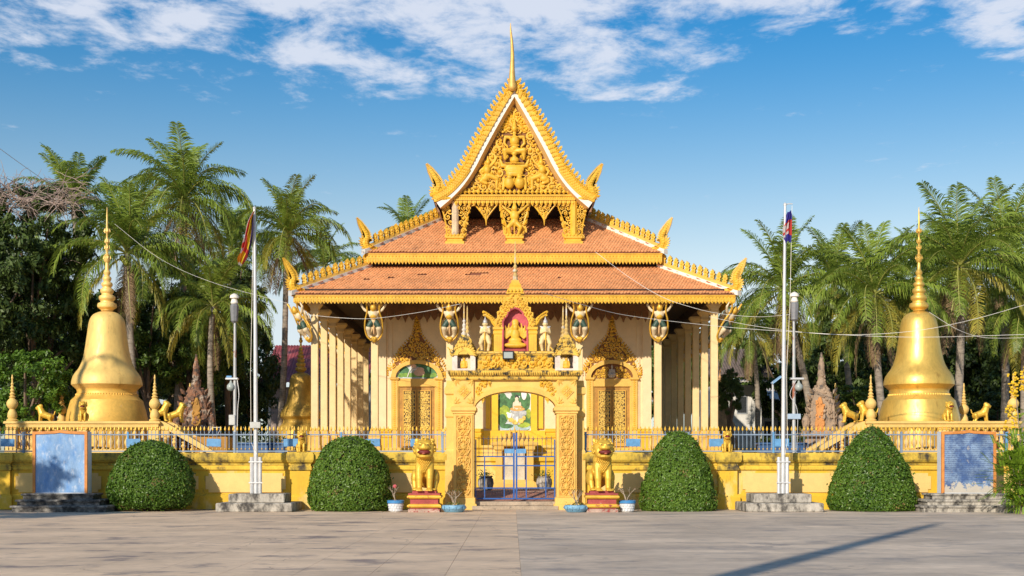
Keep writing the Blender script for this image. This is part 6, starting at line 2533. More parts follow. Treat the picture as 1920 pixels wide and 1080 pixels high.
far_stupa(-10.9, 68, .76, 'dull gold bell stupa half hidden behind the left colonnade', mat('dull_gold_stupa', (.60, .38, .07), .5, metal=.3, var=.2, grime=((.2, .13, .04), .5, .75, 1.8)))
far_stupa(11.75, 74.5, .62, 'brown weathered bell stupa glimpsed behind the right colonnade', mat('brown_stupa', (.46, .26, .12), .7, var=.25, grime=((.15, .1, .06), .5, .75, 2)))


# ------------------------------------------------------------------ weathered naga shrines
stone_orn = mat('weathered_stucco', (.38, .27, .18), .85, var=.2, grime=((.10, .085, .075), .48, .66, 5), bump=(30, .5, .02))
brick_orn = mat('reddish_stucco', (.28, .13, .07), .85, var=.25, second=((.46, .36, .27), 3.2, .52, .6), grime=((.06, .045, .035), .42, .6, 5), bump=(30, .5, .02))
orange_st = mat('orange_stucco', (.62, .27, .08), .75, var=.15, grime=((.3, .16, .09), .58, .75, 5))


def naga_shrine(px, Y, ytop, label, m1, m2):
    rg = random.Random(int(px))
    x = (px - 960) / F * Y
    zt = EYE + (HZ - ytop) / F * Y
    t = thing('naga_shrine', label, 'shrine', (x, Y, CY), 'weathered shrines beside the temple')
    b = MB()
    z0 = 2.75
    b.stack(x, Y, [(1.0, .9, CY), (1.0, .9, 1.3), (.85, .75, 1.4), (.85, .75, 2.0), (.95, .85, 2.1), (.95, .85, 2.25), (.8, .7, 2.35), (.8, .7, 2.5), (1.0, .9, 2.6), (1.0, .9, z0)], 0, .03)
    b.build('shrine_base', m1, t)
    b = MB()
    h = zt - z0
    b.stack(x, Y, [(.62, .40, z0), (.58, .38, z0 + .12), (.50, .34, z0 + .14), (.48, .32, z0 + h * .34), (.36, .28, z0 + h * .46), (.24, .22, z0 + h * .54)], 0, .03)
    b.lathe([(.26, z0 + h * .52), (.18, z0 + h * .58), (.20, z0 + h * .62), (.13, z0 + h * .68), (.16, z0 + h * .73), (.12, z0 + h * .80), (.13, z0 + h * .84), (.08, z0 + h * .90), (.03, zt)], 9, x, Y)
    b.build('shrine_body', m1, t, smooth=25)
    b = MB()
    b.stack(x + (.10 if px < 960 else -.14), Y - .36, [(.17, .05, z0 + .05), (.20, .06, z0 + h * .12), (.13, .05, z0 + h * .22), (.16, .05, z0 + h * .32), (.05, .05, z0 + h * .44)], 0, .03)
    for i in range(18):
        b.ell((x + (.10 if px < 960 else -.14) + rg.uniform(-.16, .16), Y - .42, z0 + rg.uniform(.1, h * .40)), (.05, .04, .06), 6, 4)
    b.build('niche', m2, t)
    b = MB()
    for i in range(170):                      # flames, scales and scrolls in eroded relief
        f = rg.random() ** 1.2
        z = z0 + .1 + f * h * .55
        w = np.interp(f, [0, .6, .85, 1], [.66, .52, .34, .22])
        a = rg.uniform(PI, 2 * PI) if rg.random() < .8 else rg.uniform(0, PI)
        px_, py_ = x + w * math.cos(a) * 1.05, Y + w * .68 * math.sin(a)
        if abs(px_ - x) < .22 and py_ < Y - .3 and rg.random() < .8:
            continue
        b.ell((px_, py_, z), (rg.uniform(.05, .10), rg.uniform(.05, .09), rg.uniform(.05, .12)), 6, 4)
    for s in (-1, 1):
        for k in range(6):
            f = k / 6
            b.leaf(x + s * np.interp(f, [0, .7, 1], [.62, .46, .3]), z0 + .25 + f * h * .48, Y - .3, .34, .18, PI / 2 - s * .6, .12)
        u = MB()
        u.lathe([(.16, z0), (.2, z0 + .1), (.12, z0 + .2), (.17, z0 + .45), (.14, z0 + .6), (.05, z0 + .72)], 8, x + s * .70, Y - .35)
        u.build('urn', m1, t, smooth=40)
    for i in range(26):
        f = rg.random()
        a = rg.uniform(0, 2 * PI)
        r = .15 * (1 - f) + .05
        b.ell((x + r * math.cos(a), Y + r * math.sin(a), z0 + h * (.55 + .38 * f)), (.05, .05, .06), 5, 4)
    b.build('relief', m1, t, smooth=50)['kind'] = 'stuff'
    return t


naga_shrine(368, 53.5, 664, 'weathered reddish brown shrine with a thin spire beside the left stairs', brick_orn, mat('ochre_niche', (.40, .20, .035), .75, var=.15))
naga_shrine(1540, 53.5, 661, 'pale weathered stone shrine with an orange niche beside the right stairs', stone_orn, orange_st)
b = MB()
x = lw(390, 50)
b.box(x - .8, x + .55, 50.9, 52.2, CY, 2.55, 0, .02)
b.build('ochre_block', MATS['ochre_niche'], at=(x, 51.5, CY))
tag(bpy.data.objects['ochre_block'], 'plain ochre masonry block in front of the left shrine', 'plinth')
t = thing('solar_collector', 'small tilted solar panel beside the left weathered shrine', 'solar panel', (lw(396, 50.8), 51.5, 2.56))
b = MB()
x = lw(394, 50.8)
b.add([(x - .2, 51.3, 2.62), (x + .17, 51.3, 2.62), (x + .27, 51.55, 2.93), (x - .09, 51.55, 2.93), (x - .2, 51.33, 2.6), (x + .17, 51.33, 2.6), (x + .27, 51.58, 2.91), (x - .09, 51.58, 2.91)], [(0, 1, 2, 3), (4, 7, 6, 5), (0, 4, 5, 1), (1, 5, 6, 2), (2, 6, 7, 3), (3, 7, 4, 0)])
b.build('panel', mat('solar_cells', (.02, .025, .04), .2, var=.1), t)
b = MB()
for a, c in (((x - .2, 51.295, 2.62), (x + .17, 51.295, 2.62)), ((x + .17, 51.295, 2.62), (x + .27, 51.545, 2.93)), ((x + .27, 51.545, 2.93), (x - .09, 51.545, 2.93)), ((x - .09, 51.545, 2.93), (x - .2, 51.295, 2.62))):
    b.tube([a, c], .014, 4)
b.tube([(x + .03, 51.45, 2.55), (x + .03, 51.45, 2.76)], .02, 5)
b.build('panel_frame', pole_paint, t)


# ================================================================== lamp posts
def lamp_post(px, Y, ytop, label, flip):
    x = (px - 960) / F * Y
    z = lambda p: EYE + (HZ - p) / F * Y
    t = thing('lamp_post', label, 'lamp post', (x, Y, CY), 'grey lamp posts behind the fence')
    b = MB()
    b.lathe([(.09, CY), (.07, CY + .1), (.06, z(700)), (.045, z(ytop + 52))], 10, x, Y)
    b.build('pole', mat('rusting_pole_paint', (.44, .44, .43), .5, metal=.2, var=.1, grime=((.30, .10, .05), .56, .62, 1.3), stretch=(1, 1, .7)), t, smooth=40)
    b = MB()
    b.lathe([(.05, z(ytop + 54)), (.13, z(ytop + 50)), (.13, z(ytop + 46)), (.16, z(ytop + 22)), (.12, z(ytop + 18))], 8, x - .02 * flip, Y)
    lh = b.build('lantern', mat('lantern_grey', (.20, .20, .21), .3, var=.1), t)
    b = MB()
    b.lathe([(.10, z(ytop + 19)), (.14, z(ytop + 16)), (.09, z(ytop + 8)), (.17, z(ytop + 7)), (.15, z(ytop + 2)), (.06, z(ytop - 1)), (.01, z(ytop - 2))], 12, x - .02 * flip, Y)
    b.build('lantern_cap', white_paint, t, smooth=40)
    b = MB()
    zz_ = z(710)
    b.box(x - .32 if flip > 0 else x - .12, x + .12 if flip > 0 else x + .34, Y - .12, Y + .1, zz_ - .04, zz_ + .03, 0, .01)
    b.build('bracket_tray', pole_paint, t)
    xb = x - .14 * flip if flip > 0 else x + .17
    b = MB()
    b.lathe([(.03, zz_ - .05), (.05, zz_ - .14), (.14, zz_ - .24), (.15, zz_ - .34), (.10, zz_ - .42), (.02, zz_ - .45)], 12, xb, Y - .02)
    b.build('bulb_lamp', glass_grey, t, smooth=50)
    if flip < 0:
        b = MB()
        b.box(x - .23, x + .23, Y - .1, Y + .05, z(786), z(776), 0, .01)
        b.build('control_box', mat('blue_grey_box', (.36, .46, .58), .5, var=.1), t)
    else:
        b = MB()
        b.box(x - .2, x + .02, Y - .1, Y + .05, z(797), z(778), 0, .01)
        b.build('control_box', MATS['grey_box'], t)
        b = MB()
        b.box(x - .29, x - .1, Y - .1, Y + .02, zz_ + .031, zz_ + .10, 0, .01)
        b.build('blue_fitting', sign_blue, t)
    b = MB()
    b.tube(smooth_curve([(x + .09, Y - .06, zz_ - .02), (x + .16 * flip, Y - .08, z(740)), (x + .11, Y - .06, z(770)), (x + .09, Y - .06, z(850))], 4), .012, 4)
    b.build('cable_drop', pole_paint, t)
    return t


lamp_post(440.5, 47.2, 552, 'grey lamp post with rust streaks left of the left flagpole', 1)
lamp_post(1488.5, 47.2, 549, 'grey lamp post with a tilted lantern right of the right flagpole', -1)
t = thing('solar_light', 'thin pole with a small tilted blue solar panel left of the right flagpole', 'solar light', (lw(1449, 48), 48, CY))
x = lw(1449, 48)
z7 = EYE + (HZ - 716) / F * 48
b = MB()
b.tube([(x, 48, CY), (x, 48, z7)], .035, 8)
b.build('pole', pole_paint, t, smooth=40)
b = MB()
b.add([(x - .03, 47.85, z7 - .05), (x + .30, 47.85, z7 + .2), (x + .30, 48.2, z7 + .24), (x - .03, 48.2, z7 - .01), (x - .03, 47.85, z7 - .09), (x + .30, 47.85, z7 + .16), (x + .30, 48.2, z7 + .20), (x - .03, 48.2, z7 - .05)], [(0, 1, 2, 3), (7, 6, 5, 4), (0, 4, 5, 1), (1, 5, 6, 2), (2, 6, 7, 3), (3, 7, 4, 0)])
b.build('panel', mat('light_blue_panel', (.25, .45, .68), .3, var=.05), t)

# ================================================================== pots
pot_white = mat('white_pot_glaze', (.66, .67, .68), .45, var=.06, grime=((.25, .3, .38), .62, .75, 6))
pot_blue = mat('blue_pot_glaze', (.05, .22, .48), .4, var=.12)
bowl_blue = mat('light_blue_bowl', (.17, .36, .52), .5, var=.15, grime=((.08, .12, .16), .55, .75, 5))
soil = mat('potting_soil', (.10, .07, .05), .95, var=.3, bump=(40, .6, .02))
twig = mat('grey_twig', (.34, .27, .20), .8, var=.2)
pink = mat('pink_petal', (.60, .10, .13), .6, var=.1)
pot_leaf = leaf_mat('pot_leaf', (.10, .16, .03), (.22, .26, .06), .2)


def twigs(rg, x, y, z, n, h, spread, thick):
    b = MB()
    tips = []

    def grow(p, d, ln, r, lev):
        q = p + d * ln
        mid = p + d * ln * .5 + Vector((rg.uniform(-1, 1), rg.uniform(-1, 1), 0)) * ln * .12
        b.tube([p, mid, q], [r, r * .85, r * .7], 5)
        if lev == 0:
            tips.append(q)
            return
        for _ in range(2):
            dd = (d + Vector((rg.uniform(-.8, .8), rg.uniform(-.8, .8), rg.uniform(.0, .5)))).normalized()
            grow(q, dd, ln * .72, r * .62, lev - 1)
    for _ in range(n):
        d = Vector((rg.uniform(-spread, spread), rg.uniform(-spread, spread) * .7, 1)).normalized()
        grow(Vector((x + rg.uniform(-.04, .04), y, z)), d, h * .40, thick, 2)
    return b, tips


def pot(px, Y, label, kind, seed, group):
    rg = random.Random(seed)
    x = (px - 960) / F * Y
    t = thing('potted_plant', label, 'potted plant', (x, Y, 0), group)
    if kind == 'jar':
        b = MB()
        b.lathe([(.17, 0), (.19, .02), (.215, .12), (.235, .24), (.24, .27)], 20, x, Y)
        jar = b.build('pot', pot_white, t, smooth=35)
        b = MB()                              # raised white bricks in courses
        for r_ in range(3):
            for k in range(14):
                a = 2 * PI * (k + (.5 if r_ % 2 else 0)) / 14
                rr = .195 + .013 * r_ + .012
                z = .03 + .08 * r_
                b.join(brick_block(rr), Matrix.Translation((x, Y, z)) @ Matrix.Rotation(a, 4, 'Z'))
        b.build('brick_pattern', pot_white, jar, at=LOC[jar.name])
        b = MB()
        b.lathe([(.24, .27), (.27, .275), (.275, .36), (.25, .37), (.22, .36), (.20, .31)], 20, x, Y, cap=(False, False))
        b.build('blue_rim', pot_blue, t, smooth=35)
        b = MB()
        b.lathe([(.22, .33), (.0, .35)], 14, x, Y, cap=(False, False))
        b.build('soil', soil, t)
        zs = .33
    else:
        b = MB()
        b.lathe([(.26, 0), (.30, .02), (.36, .10), (.37, .16), (.355, .22), (.33, .225), (.30, .18)], 24, x, Y, cap=(True, False))
        bw = b.build('bowl', bowl_blue, t, smooth=35)
        for k in range(12):                   # lotus petals round the bowl
            a = 2 * PI * k / 12
            q = MB()
            cx_, sx_ = math.cos(a), math.sin(a)
            pts = []
            for (u, w, o_) in ((0, .03, .31), (-.085, .10, .375), (-.08, .18, .385), (0, .235, .375), (.08, .18, .385), (.085, .10, .375), (0, .13, .405)):
                pts.append((x + cx_ * o_ - sx_ * u, Y + sx_ * o_ + cx_ * u, w))
            q.add(pts, [(0, 1, 6), (1, 2, 6), (2, 3, 6), (3, 4, 6), (4, 5, 6), (5, 0, 6)])
            q.build('petal', bowl_blue, bw, at=LOC[bw.name])
        b = MB()
        b.lathe([(.32, .19), (.0, .22)], 14, x, Y, cap=(False, False))
        b.build('soil', soil, t)
        zs = .2
    b, tips = twigs(rg, x, Y, zs, 3 if kind == 'jar' else 5, .62 if kind == 'jar' else .6, .5, .018)
    b.build('stems', twig, t)
    b = MB()
    for p in tips:
        for _ in range(2):
            a = rg.uniform(0, 6.28)
            d = Vector((math.cos(a), math.sin(a), rg.uniform(-.3, .5))) * .07
            s_ = Vector((-d.y, d.x, 0)) * .45
            b.add([p, p + d * .5 + s_, p + d, p + d * .5 - s_], [(0, 1, 2, 3)])
    if kind == 'bowl':
        for _ in range(60):
            a = rg.uniform(0, 6.28)
            r = .3 * math.sqrt(rg.random())
            p = Vector((x + r * math.cos(a), Y + r * math.sin(a), zs + rg.uniform(0, .10)))
            d = Vector((rg.uniform(-1, 1), rg.uniform(-1, 1), rg.uniform(.2, 1))) * .07
            s_ = Vector((-d.y, d.x, 0)) * .4
            b.add([p, p + d * .5 + s_, p + d, p + d * .5 - s_], [(0, 1, 2, 3)])
    b.build('leaves', pot_leaf, t)['kind'] = 'stuff'
    if px == 742:
        b = MB()
        p = tips[-1]
        for k in range(5):
            a = 2 * PI * k / 5
            b.ell((p.x + .03 * math.cos(a), p.y, p.z + .03 * math.sin(a)), (.03, .02, .03), 6, 4)
        b.build('flower', pink, t)


def brick_block(rr):
    b = MB()
    b.box(rr - .006, rr + .012, -.036, .036, 0, .068, 0, .006)
    return b


pot(742, 41.7, 'white pot with a blue rim and a pink flowering twig left of the left lion', 'jar', 1, 'white pots with blue rims')
pot(1176, 41.7, 'white pot with a blue rim and a single bare stem right of the right lion', 'jar', 8, 'white pots with blue rims')
pot(851, 41.5, 'low blue bowl of dry stems at the foot of the left gate pillar', 'bowl', 3, 'low blue bowls by the gate')
pot(1080, 41.5, 'low blue petalled bowl of dry stems at the foot of the right gate pillar', 'bowl', 5, 'low blue bowls by the gate')
for k, (dx, lab) in enumerate(((-1.05, 'grey white pot of greenery behind the left gate leaf'), (1.05, 'grey white pot of greenery behind the right gate leaf'))):
    x, Y = AX + dx, 47.4
    t = thing('planter', lab, 'planter', (x, Y, CY), 'pots behind the iron gate')
    b = MB()
    b.lathe([(.17, CY), (.24, CY + .06), (.29, CY + .25), (.27, CY + .42), (.22, CY + .46), (.26, CY + .52), (.2, CY + .5)], 14, x, Y)
    b.build('pot', concrete, t, smooth=40)
    b = MB()
    rg = random.Random(k)
    for _ in range(160):
        p = Vector((x + rg.gauss(0, .14), Y + rg.gauss(0, .12), CY + .5 + abs(rg.gauss(0, .10))))
        d = Vector((rg.uniform(-1, 1), rg.uniform(-1, 1), rg.uniform(-.2, 1))) * .08
        s_ = Vector((-d.y, d.x, 0)) * .4
        b.add([p, p + d * .5 + s_, p + d, p + d * .5 - s_], [(0, 1, 2, 3)])
    b.build('leaves', pot_leaf, t)['kind'] = 'stuff'

# ================================================================== clipped bushes
bush_leaf = leaf_mat('bush_leaf', (.032, .09, .008), (.14, .24, .028), .15, .4)
bush_dry = leaf_mat('bush_dry_leaf', (.12, .10, .025), (.26, .20, .06), .15, .6)
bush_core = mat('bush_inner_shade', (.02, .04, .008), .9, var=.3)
bark = mat('brown_bark', (.16, .11, .075), .9, var=.3, bump=(12, .8, .03), stretch=(1, 1, .3))


def bush(px, prof_px_, label, seed, shape):
    """prof: (half width px, y px) from the bottom up, at Y"""
    rg = random.Random(seed)
    nrg = np.random.default_rng(seed)
    Y = 42.75
    yf = 41.75
    k = Y / F
    x = (px - 960) * k
    zp = smooth_curve([(max(.5, w - 3.5) * k, EYE + (HZ - py - 2) * k) for w, py in prof_px_], 6)
    zp = [(max(.01, r), max(.02, z)) for r, z in zp]
    t = thing('clipped_bush', label, 'bush', (x, Y, 0), 'clipped bushes in front of the yellow wall')
    b = MB()
    for s in (-1, 0, 1):
        b.tube([(x + s * .12, Y, -.02), (x + s * .3, Y + .05 * s, .5)], [.05, .03], 6)
    b.build('stem', bark, t)
    dep = .80
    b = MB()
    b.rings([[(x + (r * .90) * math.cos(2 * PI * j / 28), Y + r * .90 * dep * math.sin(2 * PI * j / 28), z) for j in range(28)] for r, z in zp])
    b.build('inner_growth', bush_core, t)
    R_, Z_ = np.array([p[0] for p in zp]), np.array([p[1] for p in zp])
    seg_ = np.sqrt(np.diff(R_) ** 2 + np.diff(Z_) ** 2)
    wts = seg_ * (R_[:-1] + R_[1:]) + 1e-6
    cum = np.concatenate([[0], np.cumsum(wts)]) / wts.sum()
    N_ = 21000
    u = nrg.random(N_)
    i = np.clip(np.searchsorted(cum, u) - 1, 0, len(seg_) - 1)
    f = (u - cum[i]) / (cum[i + 1] - cum[i])
    r = R_[i] + (R_[i + 1] - R_[i]) * f
    z = Z_[i] + (Z_[i + 1] - Z_[i]) * f
    a = nrg.random(N_) * 2 * PI
    nr, nz_ = (Z_[i + 1] - Z_[i]), -(R_[i + 1] - R_[i])
    ll = np.sqrt(nr ** 2 + nz_ ** 2) + 1e-9
    nr, nz_ = nr / ll, nz_ / ll
    nor = np.stack([nr * np.cos(a), nr * np.sin(a), nz_], 1)
    # uneven clipping: low frequency lumps
    lump = .02 * np.sin(a * 5 + z * 4 + seed) + .014 * np.sin(a * 9 - z * 7) + .01 * np.sin(z * 15 + a * 3)
    off = lump + nrg.normal(0, .02, N_) - .012
    sh_ = nrg.random(N_) < .02
    off[sh_] += nrg.uniform(.02, .11, sh_.sum())
    c = np.stack([x + r * np.cos(a), Y + r * dep * np.sin(a), z], 1) + nor * off[:, None]
    c[:, 2] = np.maximum(c[:, 2], .03)
    nn = nor + nrg.normal(0, .55, (N_, 3))
    nn /= np.linalg.norm(nn, axis=1)[:, None]
    tt = np.cross(nn, nrg.normal(0, 1, (N_, 3)))
    tt /= np.linalg.norm(tt, axis=1)[:, None]
    bb = np.cross(nn, tt)
    s = nrg.uniform(.026, .046, N_)[:, None]
    v = np.stack([c - tt * s * 1.25, c + bb * s * .7 + nn * s * .25, c + tt * s * 1.25, c - bb * s * .7 + nn * s * .25], 1).reshape(-1, 3)
    m = MB()
    m.v = v.tolist()
    m.f = np.arange(N_ * 4).reshape(-1, 4).tolist()
    dry = (nrg.random(N_) < .012) | ((np.sin(a * 3 + seed * 2) * np.sin(z * 4 + seed) > .86) & (nrg.random(N_) < .22))
    m.m = dry.astype(int).tolist()
    m.build('foliage', [bush_leaf, bush_dry], t)['kind'] = 'stuff'


bush(284, [(50, 950), (68, 946), (80, 932), (83, 910), (77, 885), (62, 858), (42, 837), (19, 827), (2, 823)], 'broad round clipped bush between the left stele and left flagpole', 1, 'round')
bush(657, [(58, 962), (76, 950), (81, 925), (78, 900), (70, 872), (57, 846), (38, 827), (18, 819), (2, 817)], 'tall round clipped bush between the left flagpole and the left lion', 2, 'round')
bush(1271.5, [(58, 964), (72, 952), (73.5, 935), (69, 908), (58, 872), (45, 840), (30, 819), (13, 810), (2, 808)], 'smaller cone shaped clipped bush between the right lion and right flagpole', 3, 'cone')
bush(1635, [(66, 963), (81, 950), (84, 932), (76, 897), (65, 867), (48, 840), (30, 816), (12, 801), (2, 797)], 'large cone shaped clipped bush between the right flagpole and right stele', 4, 'cone')


# ================================================================== cables
def cable(label, pts, r=.009):
    b = MB()
    b.tube(smooth_curve(pts, 10), r, 4)
    o = b.build('cable', mat('white_cable', (.62, .60, .56), .6, var=.05), at=pts[0])
    tag(o, label, 'cable', 'cables strung across the grounds')


def c3(px, py, Y):
    x, z = W(px, py, Y)
    return (x, Y, z)


cable('white cable sagging from the left corner column to the gate', [c3(575, 590, 53.6), c3(640, 596, 53.3), (W(700, 597, 52.6)[0], 52.6, W(700, 597, 52.6)[1]), c3(790, 585, 49), c3(862, 570, 46)])
cable('white cable from the upper eave down past the right corner column', [c3(1116, 472, 55.9), c3(1180, 520, 54.5), c3(1242, 557, 53.4), c3(1300, 577, 52.5), c3(1350, 588, 51), c3(1420, 594, 49.5), c3(1480, 590, 47.3)])
cable('white cable running from the gate finial past two bracket figures to the right edge', [c3(1015, 548, 45), c3(1095, 572, 47), c3(1180, 592, 49), c3(1340, 611, 50), c3(1470, 621, 49), c3(1700, 632, 47), c3(1960, 626, 46)])
cable('lower white cable crossing the right stupa bell', [c3(1330, 594, 52), c3(1420, 612, 50), c3(1560, 627, 48), c3(1700, 622, 47), c3(1820, 600, 46), c3(1960, 560, 45)])
cable('white cable looping from the right stupa shoulder to the right edge', [c3(1742, 585, 53.4), c3(1790, 615, 52), c3(1830, 630, 50), c3(1870, 634, 49), c3(1960, 632, 47)])
cable('overhead cable crossing the sky at the top left', [c3(-60, 235, 50), c3(0, 279, 52), c3(60, 322, 55), c3(110, 355, 58), c3(220, 420, 64)], .011)
cable('thin double cable from the left palms towards the left flagpole', [c3(215, 420, 58), c3(300, 485, 57), c3(400, 530, 56), c3(545, 570, 54.3)], .007)

# the tall mast behind the photographer whose shadow lies across the pavement
b = MB()
b.lathe([(.30, 0), (.28, 6), (.24, 12), (.18, 17.5), (.05, 18.3)], 10, -7.6, -2.5)
t = b.build('light_mast', pole_paint, smooth=40, at=(-7.6, -2.5, 0))
tag(t, 'tall grey mast standing behind the viewpoint', 'mast')
# ================================================================== coconut palms
trunk_mat = mat('palm_trunk', (.30, .25, .20), .9, var=.25, vscale=3, grime=((.10, .08, .06), .5, .7, 4), bump=(9, .8, .03), stretch=(.6, .6, 3.2))
frond_green = leaf_mat('palm_leaf', (.075, .14, .016), (.28, .37, .055), .3, .42)
frond_yellow = leaf_mat('palm_leaf_yellowing', (.18, .22, .03), (.46, .38, .06), .25, .45)
frond_dead = leaf_mat('palm_leaf_dead', (.15, .095, .05), (.27, .18, .10), .1, .8)
rib_mat = mat('palm_rib', (.30, .30, .07), .6, var=.2)
coco_mat = mat('coconut_husk', (.34, .36, .05), .55, var=.2)


def frond_mesh(elev, droop, L, seed, leaf_m, width=.75, curl=.9):
    """a feather frond along +x: mid-rib arc and two ranks of hanging leaflets"""
    rg = random.Random(seed)
    b = MB()
    n = 15
    pts = [Vector((0, 0, 0))]
    e = elev
    for i in range(n):
        t = (i + 1) / n
        e = elev - droop * (t ** 1.35)
        pts.append(pts[-1] + Vector((math.cos(e), 0, math.sin(e))) * (L / n))
    b.tube(pts, [.045 * (1 - .85 * i / n) for i in range(n + 1)], 4, 1)
    NL = 74
    tw = rg.uniform(-.25, .25)
    for i in range(NL):
        t = .09 + .91 * (i + .5) / NL
        k = t * n
        j = min(n - 1, int(k))
        p = pts[j].lerp(pts[j + 1], k - j)
        d = (pts[j + 1] - pts[j]).normalized()
        up = Vector((-d.z, 0, d.x))
        ln = 1.28 * width * (min(1, .35 + 3.2 * (t - .08)) if t < .3 else 1.0 - .66 * ((t - .3) / .7) ** 1.8) * rg.uniform(.82, 1.12)
        for s in (-1, 1):
            if rg.random() < .05:
                continue
            out = Vector((0, s, 0))
            ang = rg.uniform(.5, .85)             # leaflets sweep towards the tip
            dir0 = (out * math.cos(ang) + d * math.sin(ang) + up * (rg.uniform(.05, .34) + tw * s)).normalized()
            g = Vector((0, 0, -1))
            q1 = p + dir0 * ln * .38
            dir1 = (dir0 + g * curl * rg.uniform(.5, 1.1)).normalized()
            q2 = q1 + dir1 * ln * .34
            dir2 = (dir1 + g * curl * rg.uniform(.5, 1.2)).normalized()
            q3 = q2 + dir2 * ln * .28
            wv = (d * .9 + up * .25).normalized() * .024
            b.add([p - wv * .5, p + wv * .5, q1 + wv, q1 - wv, q2 + wv * .8, q2 - wv * .8, q3], [(0, 1, 2, 3), (3, 2, 4, 5), (5, 4, 6)], 0)
    return b


SPECS = []
for k, (elev, droop, L, m, wd, cu) in enumerate(((80, 40, 3.7, 'g', .72, .5), (68, 80, 4.1, 'g', .78, .8), (54, 112, 4.3, 'g', .86, 1.0), (40, 122, 4.4, 'g', .90, 1.1), (24, 112, 4.4, 'g', .92, .95), (6, 85, 4.2, 'g', .86, 1.5), (-14, 70, 4.1, 'y', .84, 1.6), (-38, 50, 4.0, 'y', .8, 1.5), (-62, 26, 3.6, 'd', .6, 1.2),
                                                (60, 110, 4.2, 'g', .8, .7), (28, 70, 4.4, 'g', .85, 1.0), (-5, 95, 4.2, 'g', .86, 1.5))):
    SPECS.append((R(elev), R(droop), L, k + 40, m, wd, cu))
frond_src = {}
LM = {'g': frond_green, 'y': frond_yellow, 'd': frond_dead}
coco_src = None


def palm(px, py, Y, label, seed, size=1.0, base_px=None, n=(6, 8, 9, 6, 3), lean=0., cocos=5, bias=0.):
    """crown centre at a photograph position Y metres away"""
    global coco_src
    rg = random.Random(seed)
    x, z = W(px, py, Y)
    bx = (base_px - 960) / F * Y if base_px is not None else x + lean
    t = thing('coconut_palm', label, 'palm tree', (bx, Y, CY), 'coconut palms round the temple')
    b = MB()
    H = z - CY
    pts, rad = [], []
    m = 34
    for i in range(m + 1):
        f = i / m
        pts.append((bx + (x - bx) * (f ** 1.5) + .10 * math.sin(f * 5 + seed), Y + .1 * math.sin(f * 4 + seed * 2), CY + H * f))
        rad.append((.21 - .07 * f + (.12 * (1 - f * 8) if f < .125 else 0)) * size * (1.03 if i % 2 else .97))
    b.tube(pts, rad, 9)
    tr = b.build('trunk', trunk_mat, t, smooth=50)
    top = Vector((x + .10 * math.sin(5 + seed), Y + .1 * math.sin(4 + seed * 2), z)) - LOC[t.name]
    groups = ((0,), (1, 2, 9), (3, 4, 10), (5, 11), (6, 7), (8,))
    counts = list(n) + [max(0, n[-1] - 1)]
    a0 = rg.uniform(0, 6.28)
    tot = 0
    for gi, cnt in enumerate(counts):
        cnt = max(1, round(cnt * .95)) if cnt else 0
        for k in range(cnt):
            a = a0 + tot * 2.39996 + rg.uniform(-.2, .2)
            tot += 1
            sp = rg.choice(groups[gi])
            s = SPECS[sp]
            leafm = s[4]
            if sp not in frond_src:
                o = frond_mesh(s[0], s[1], s[2], s[3], LM[leafm], s[5], s[6]).build('frond', [LM[leafm], rib_mat], t, loc=top)
                frond_src[sp] = o
            else:
                o = place(frond_src[sp], 'frond', t, top)
            o.rotation_euler = (R(rg.uniform(-9, 9)), R(rg.uniform(-7, 7)), a)
            q = size * rg.uniform(.86, 1.08)
            o.scale = (q, q, q)
    for k in range(cocos):
        a = rg.uniform(PI, 2 * PI)
        p = top + Vector((.28 * math.cos(a), .28 * math.sin(a), -.22 - rg.random() * .3))
        if coco_src is None:
            c = MB()
            c.ell((0, 0, 0), (.12, .12, .15), 8, 6)
            coco_src = c.build('coconut', coco_mat, t, loc=p, smooth=60)
        else:
            place(coco_src, 'coconut', t, p)
    return t


palm(345, 378, 66, 'tallest coconut palm at the left, crown clear against the sky', 4, 1.04, 335, (6, 9, 11, 9, 6), cocos=8)
palm(140, 392, 68, 'upright coconut palm rising behind the twiggy tree at the far left', 5, .95, 150, (9, 7, 4, 2, 1), cocos=0)
palm(236, 475, 60, 'low coconut palm just behind the left stupa spire', 8, 1.0, 262, (8, 10, 10, 6, 3), cocos=3)
palm(542, 440, 68, 'slender coconut palm with green nuts beside the left corner of the roof', 12, .90, 522, (6, 8, 10, 7, 5), cocos=9)
palm(398, 575, 61, 'short coconut palm in the shade between the left stupa and lamp post', 14, .85, 400, (5, 7, 6, 4, 2), cocos=3)
palm(612, 500, 82, 'coconut palm half hidden behind the left corner of the lower roof', 19, .85, 606, (4, 6, 6, 3, 1), cocos=0)
palm(430, 470, 78, 'pale coconut palm standing behind the left flagpole', 21, .92, 436, (5, 7, 7, 5, 2), cocos=0)
palm(765, 447, 92, 'coconut palm showing only its top above the upper roof', 23, .9, 765, (5, 6, 5, 3, 1), cocos=0)
palm(1472, 545, 62, 'coconut palm with yellow nuts behind the right flagpole', 31, .98, 1530, (5, 8, 8, 7, 5), cocos=10)
palm(1640, 552, 61, 'coconut palm with a drooping crown left of the right stupa', 33, 1.0, 1658, (5, 8, 9, 8, 6), cocos=4)
palm(1795, 502, 62, 'tall full coconut palm right behind the right stupa', 35, 1.12, 1803, (6, 9, 9, 8, 5), cocos=10)
palm(1888, 470, 68, 'tall coconut palm at the far right edge', 37, 1.1, 1880, (5, 8, 8, 7, 4), cocos=4)
palm(1560, 530, 72, 'coconut palm set back between the two nearer right palms', 41, .95, 1612, (5, 7, 8, 6, 3), cocos=0)
palm(1735, 520, 74, 'coconut palm hidden behind the right stupa spire', 43, .95, 1745, (5, 7, 7, 6, 3), cocos=0)
palm(1930, 560, 64, 'low coconut palm cut by the right edge of the view', 45, .95, 1915, (4, 7, 8, 6, 4), cocos=0)
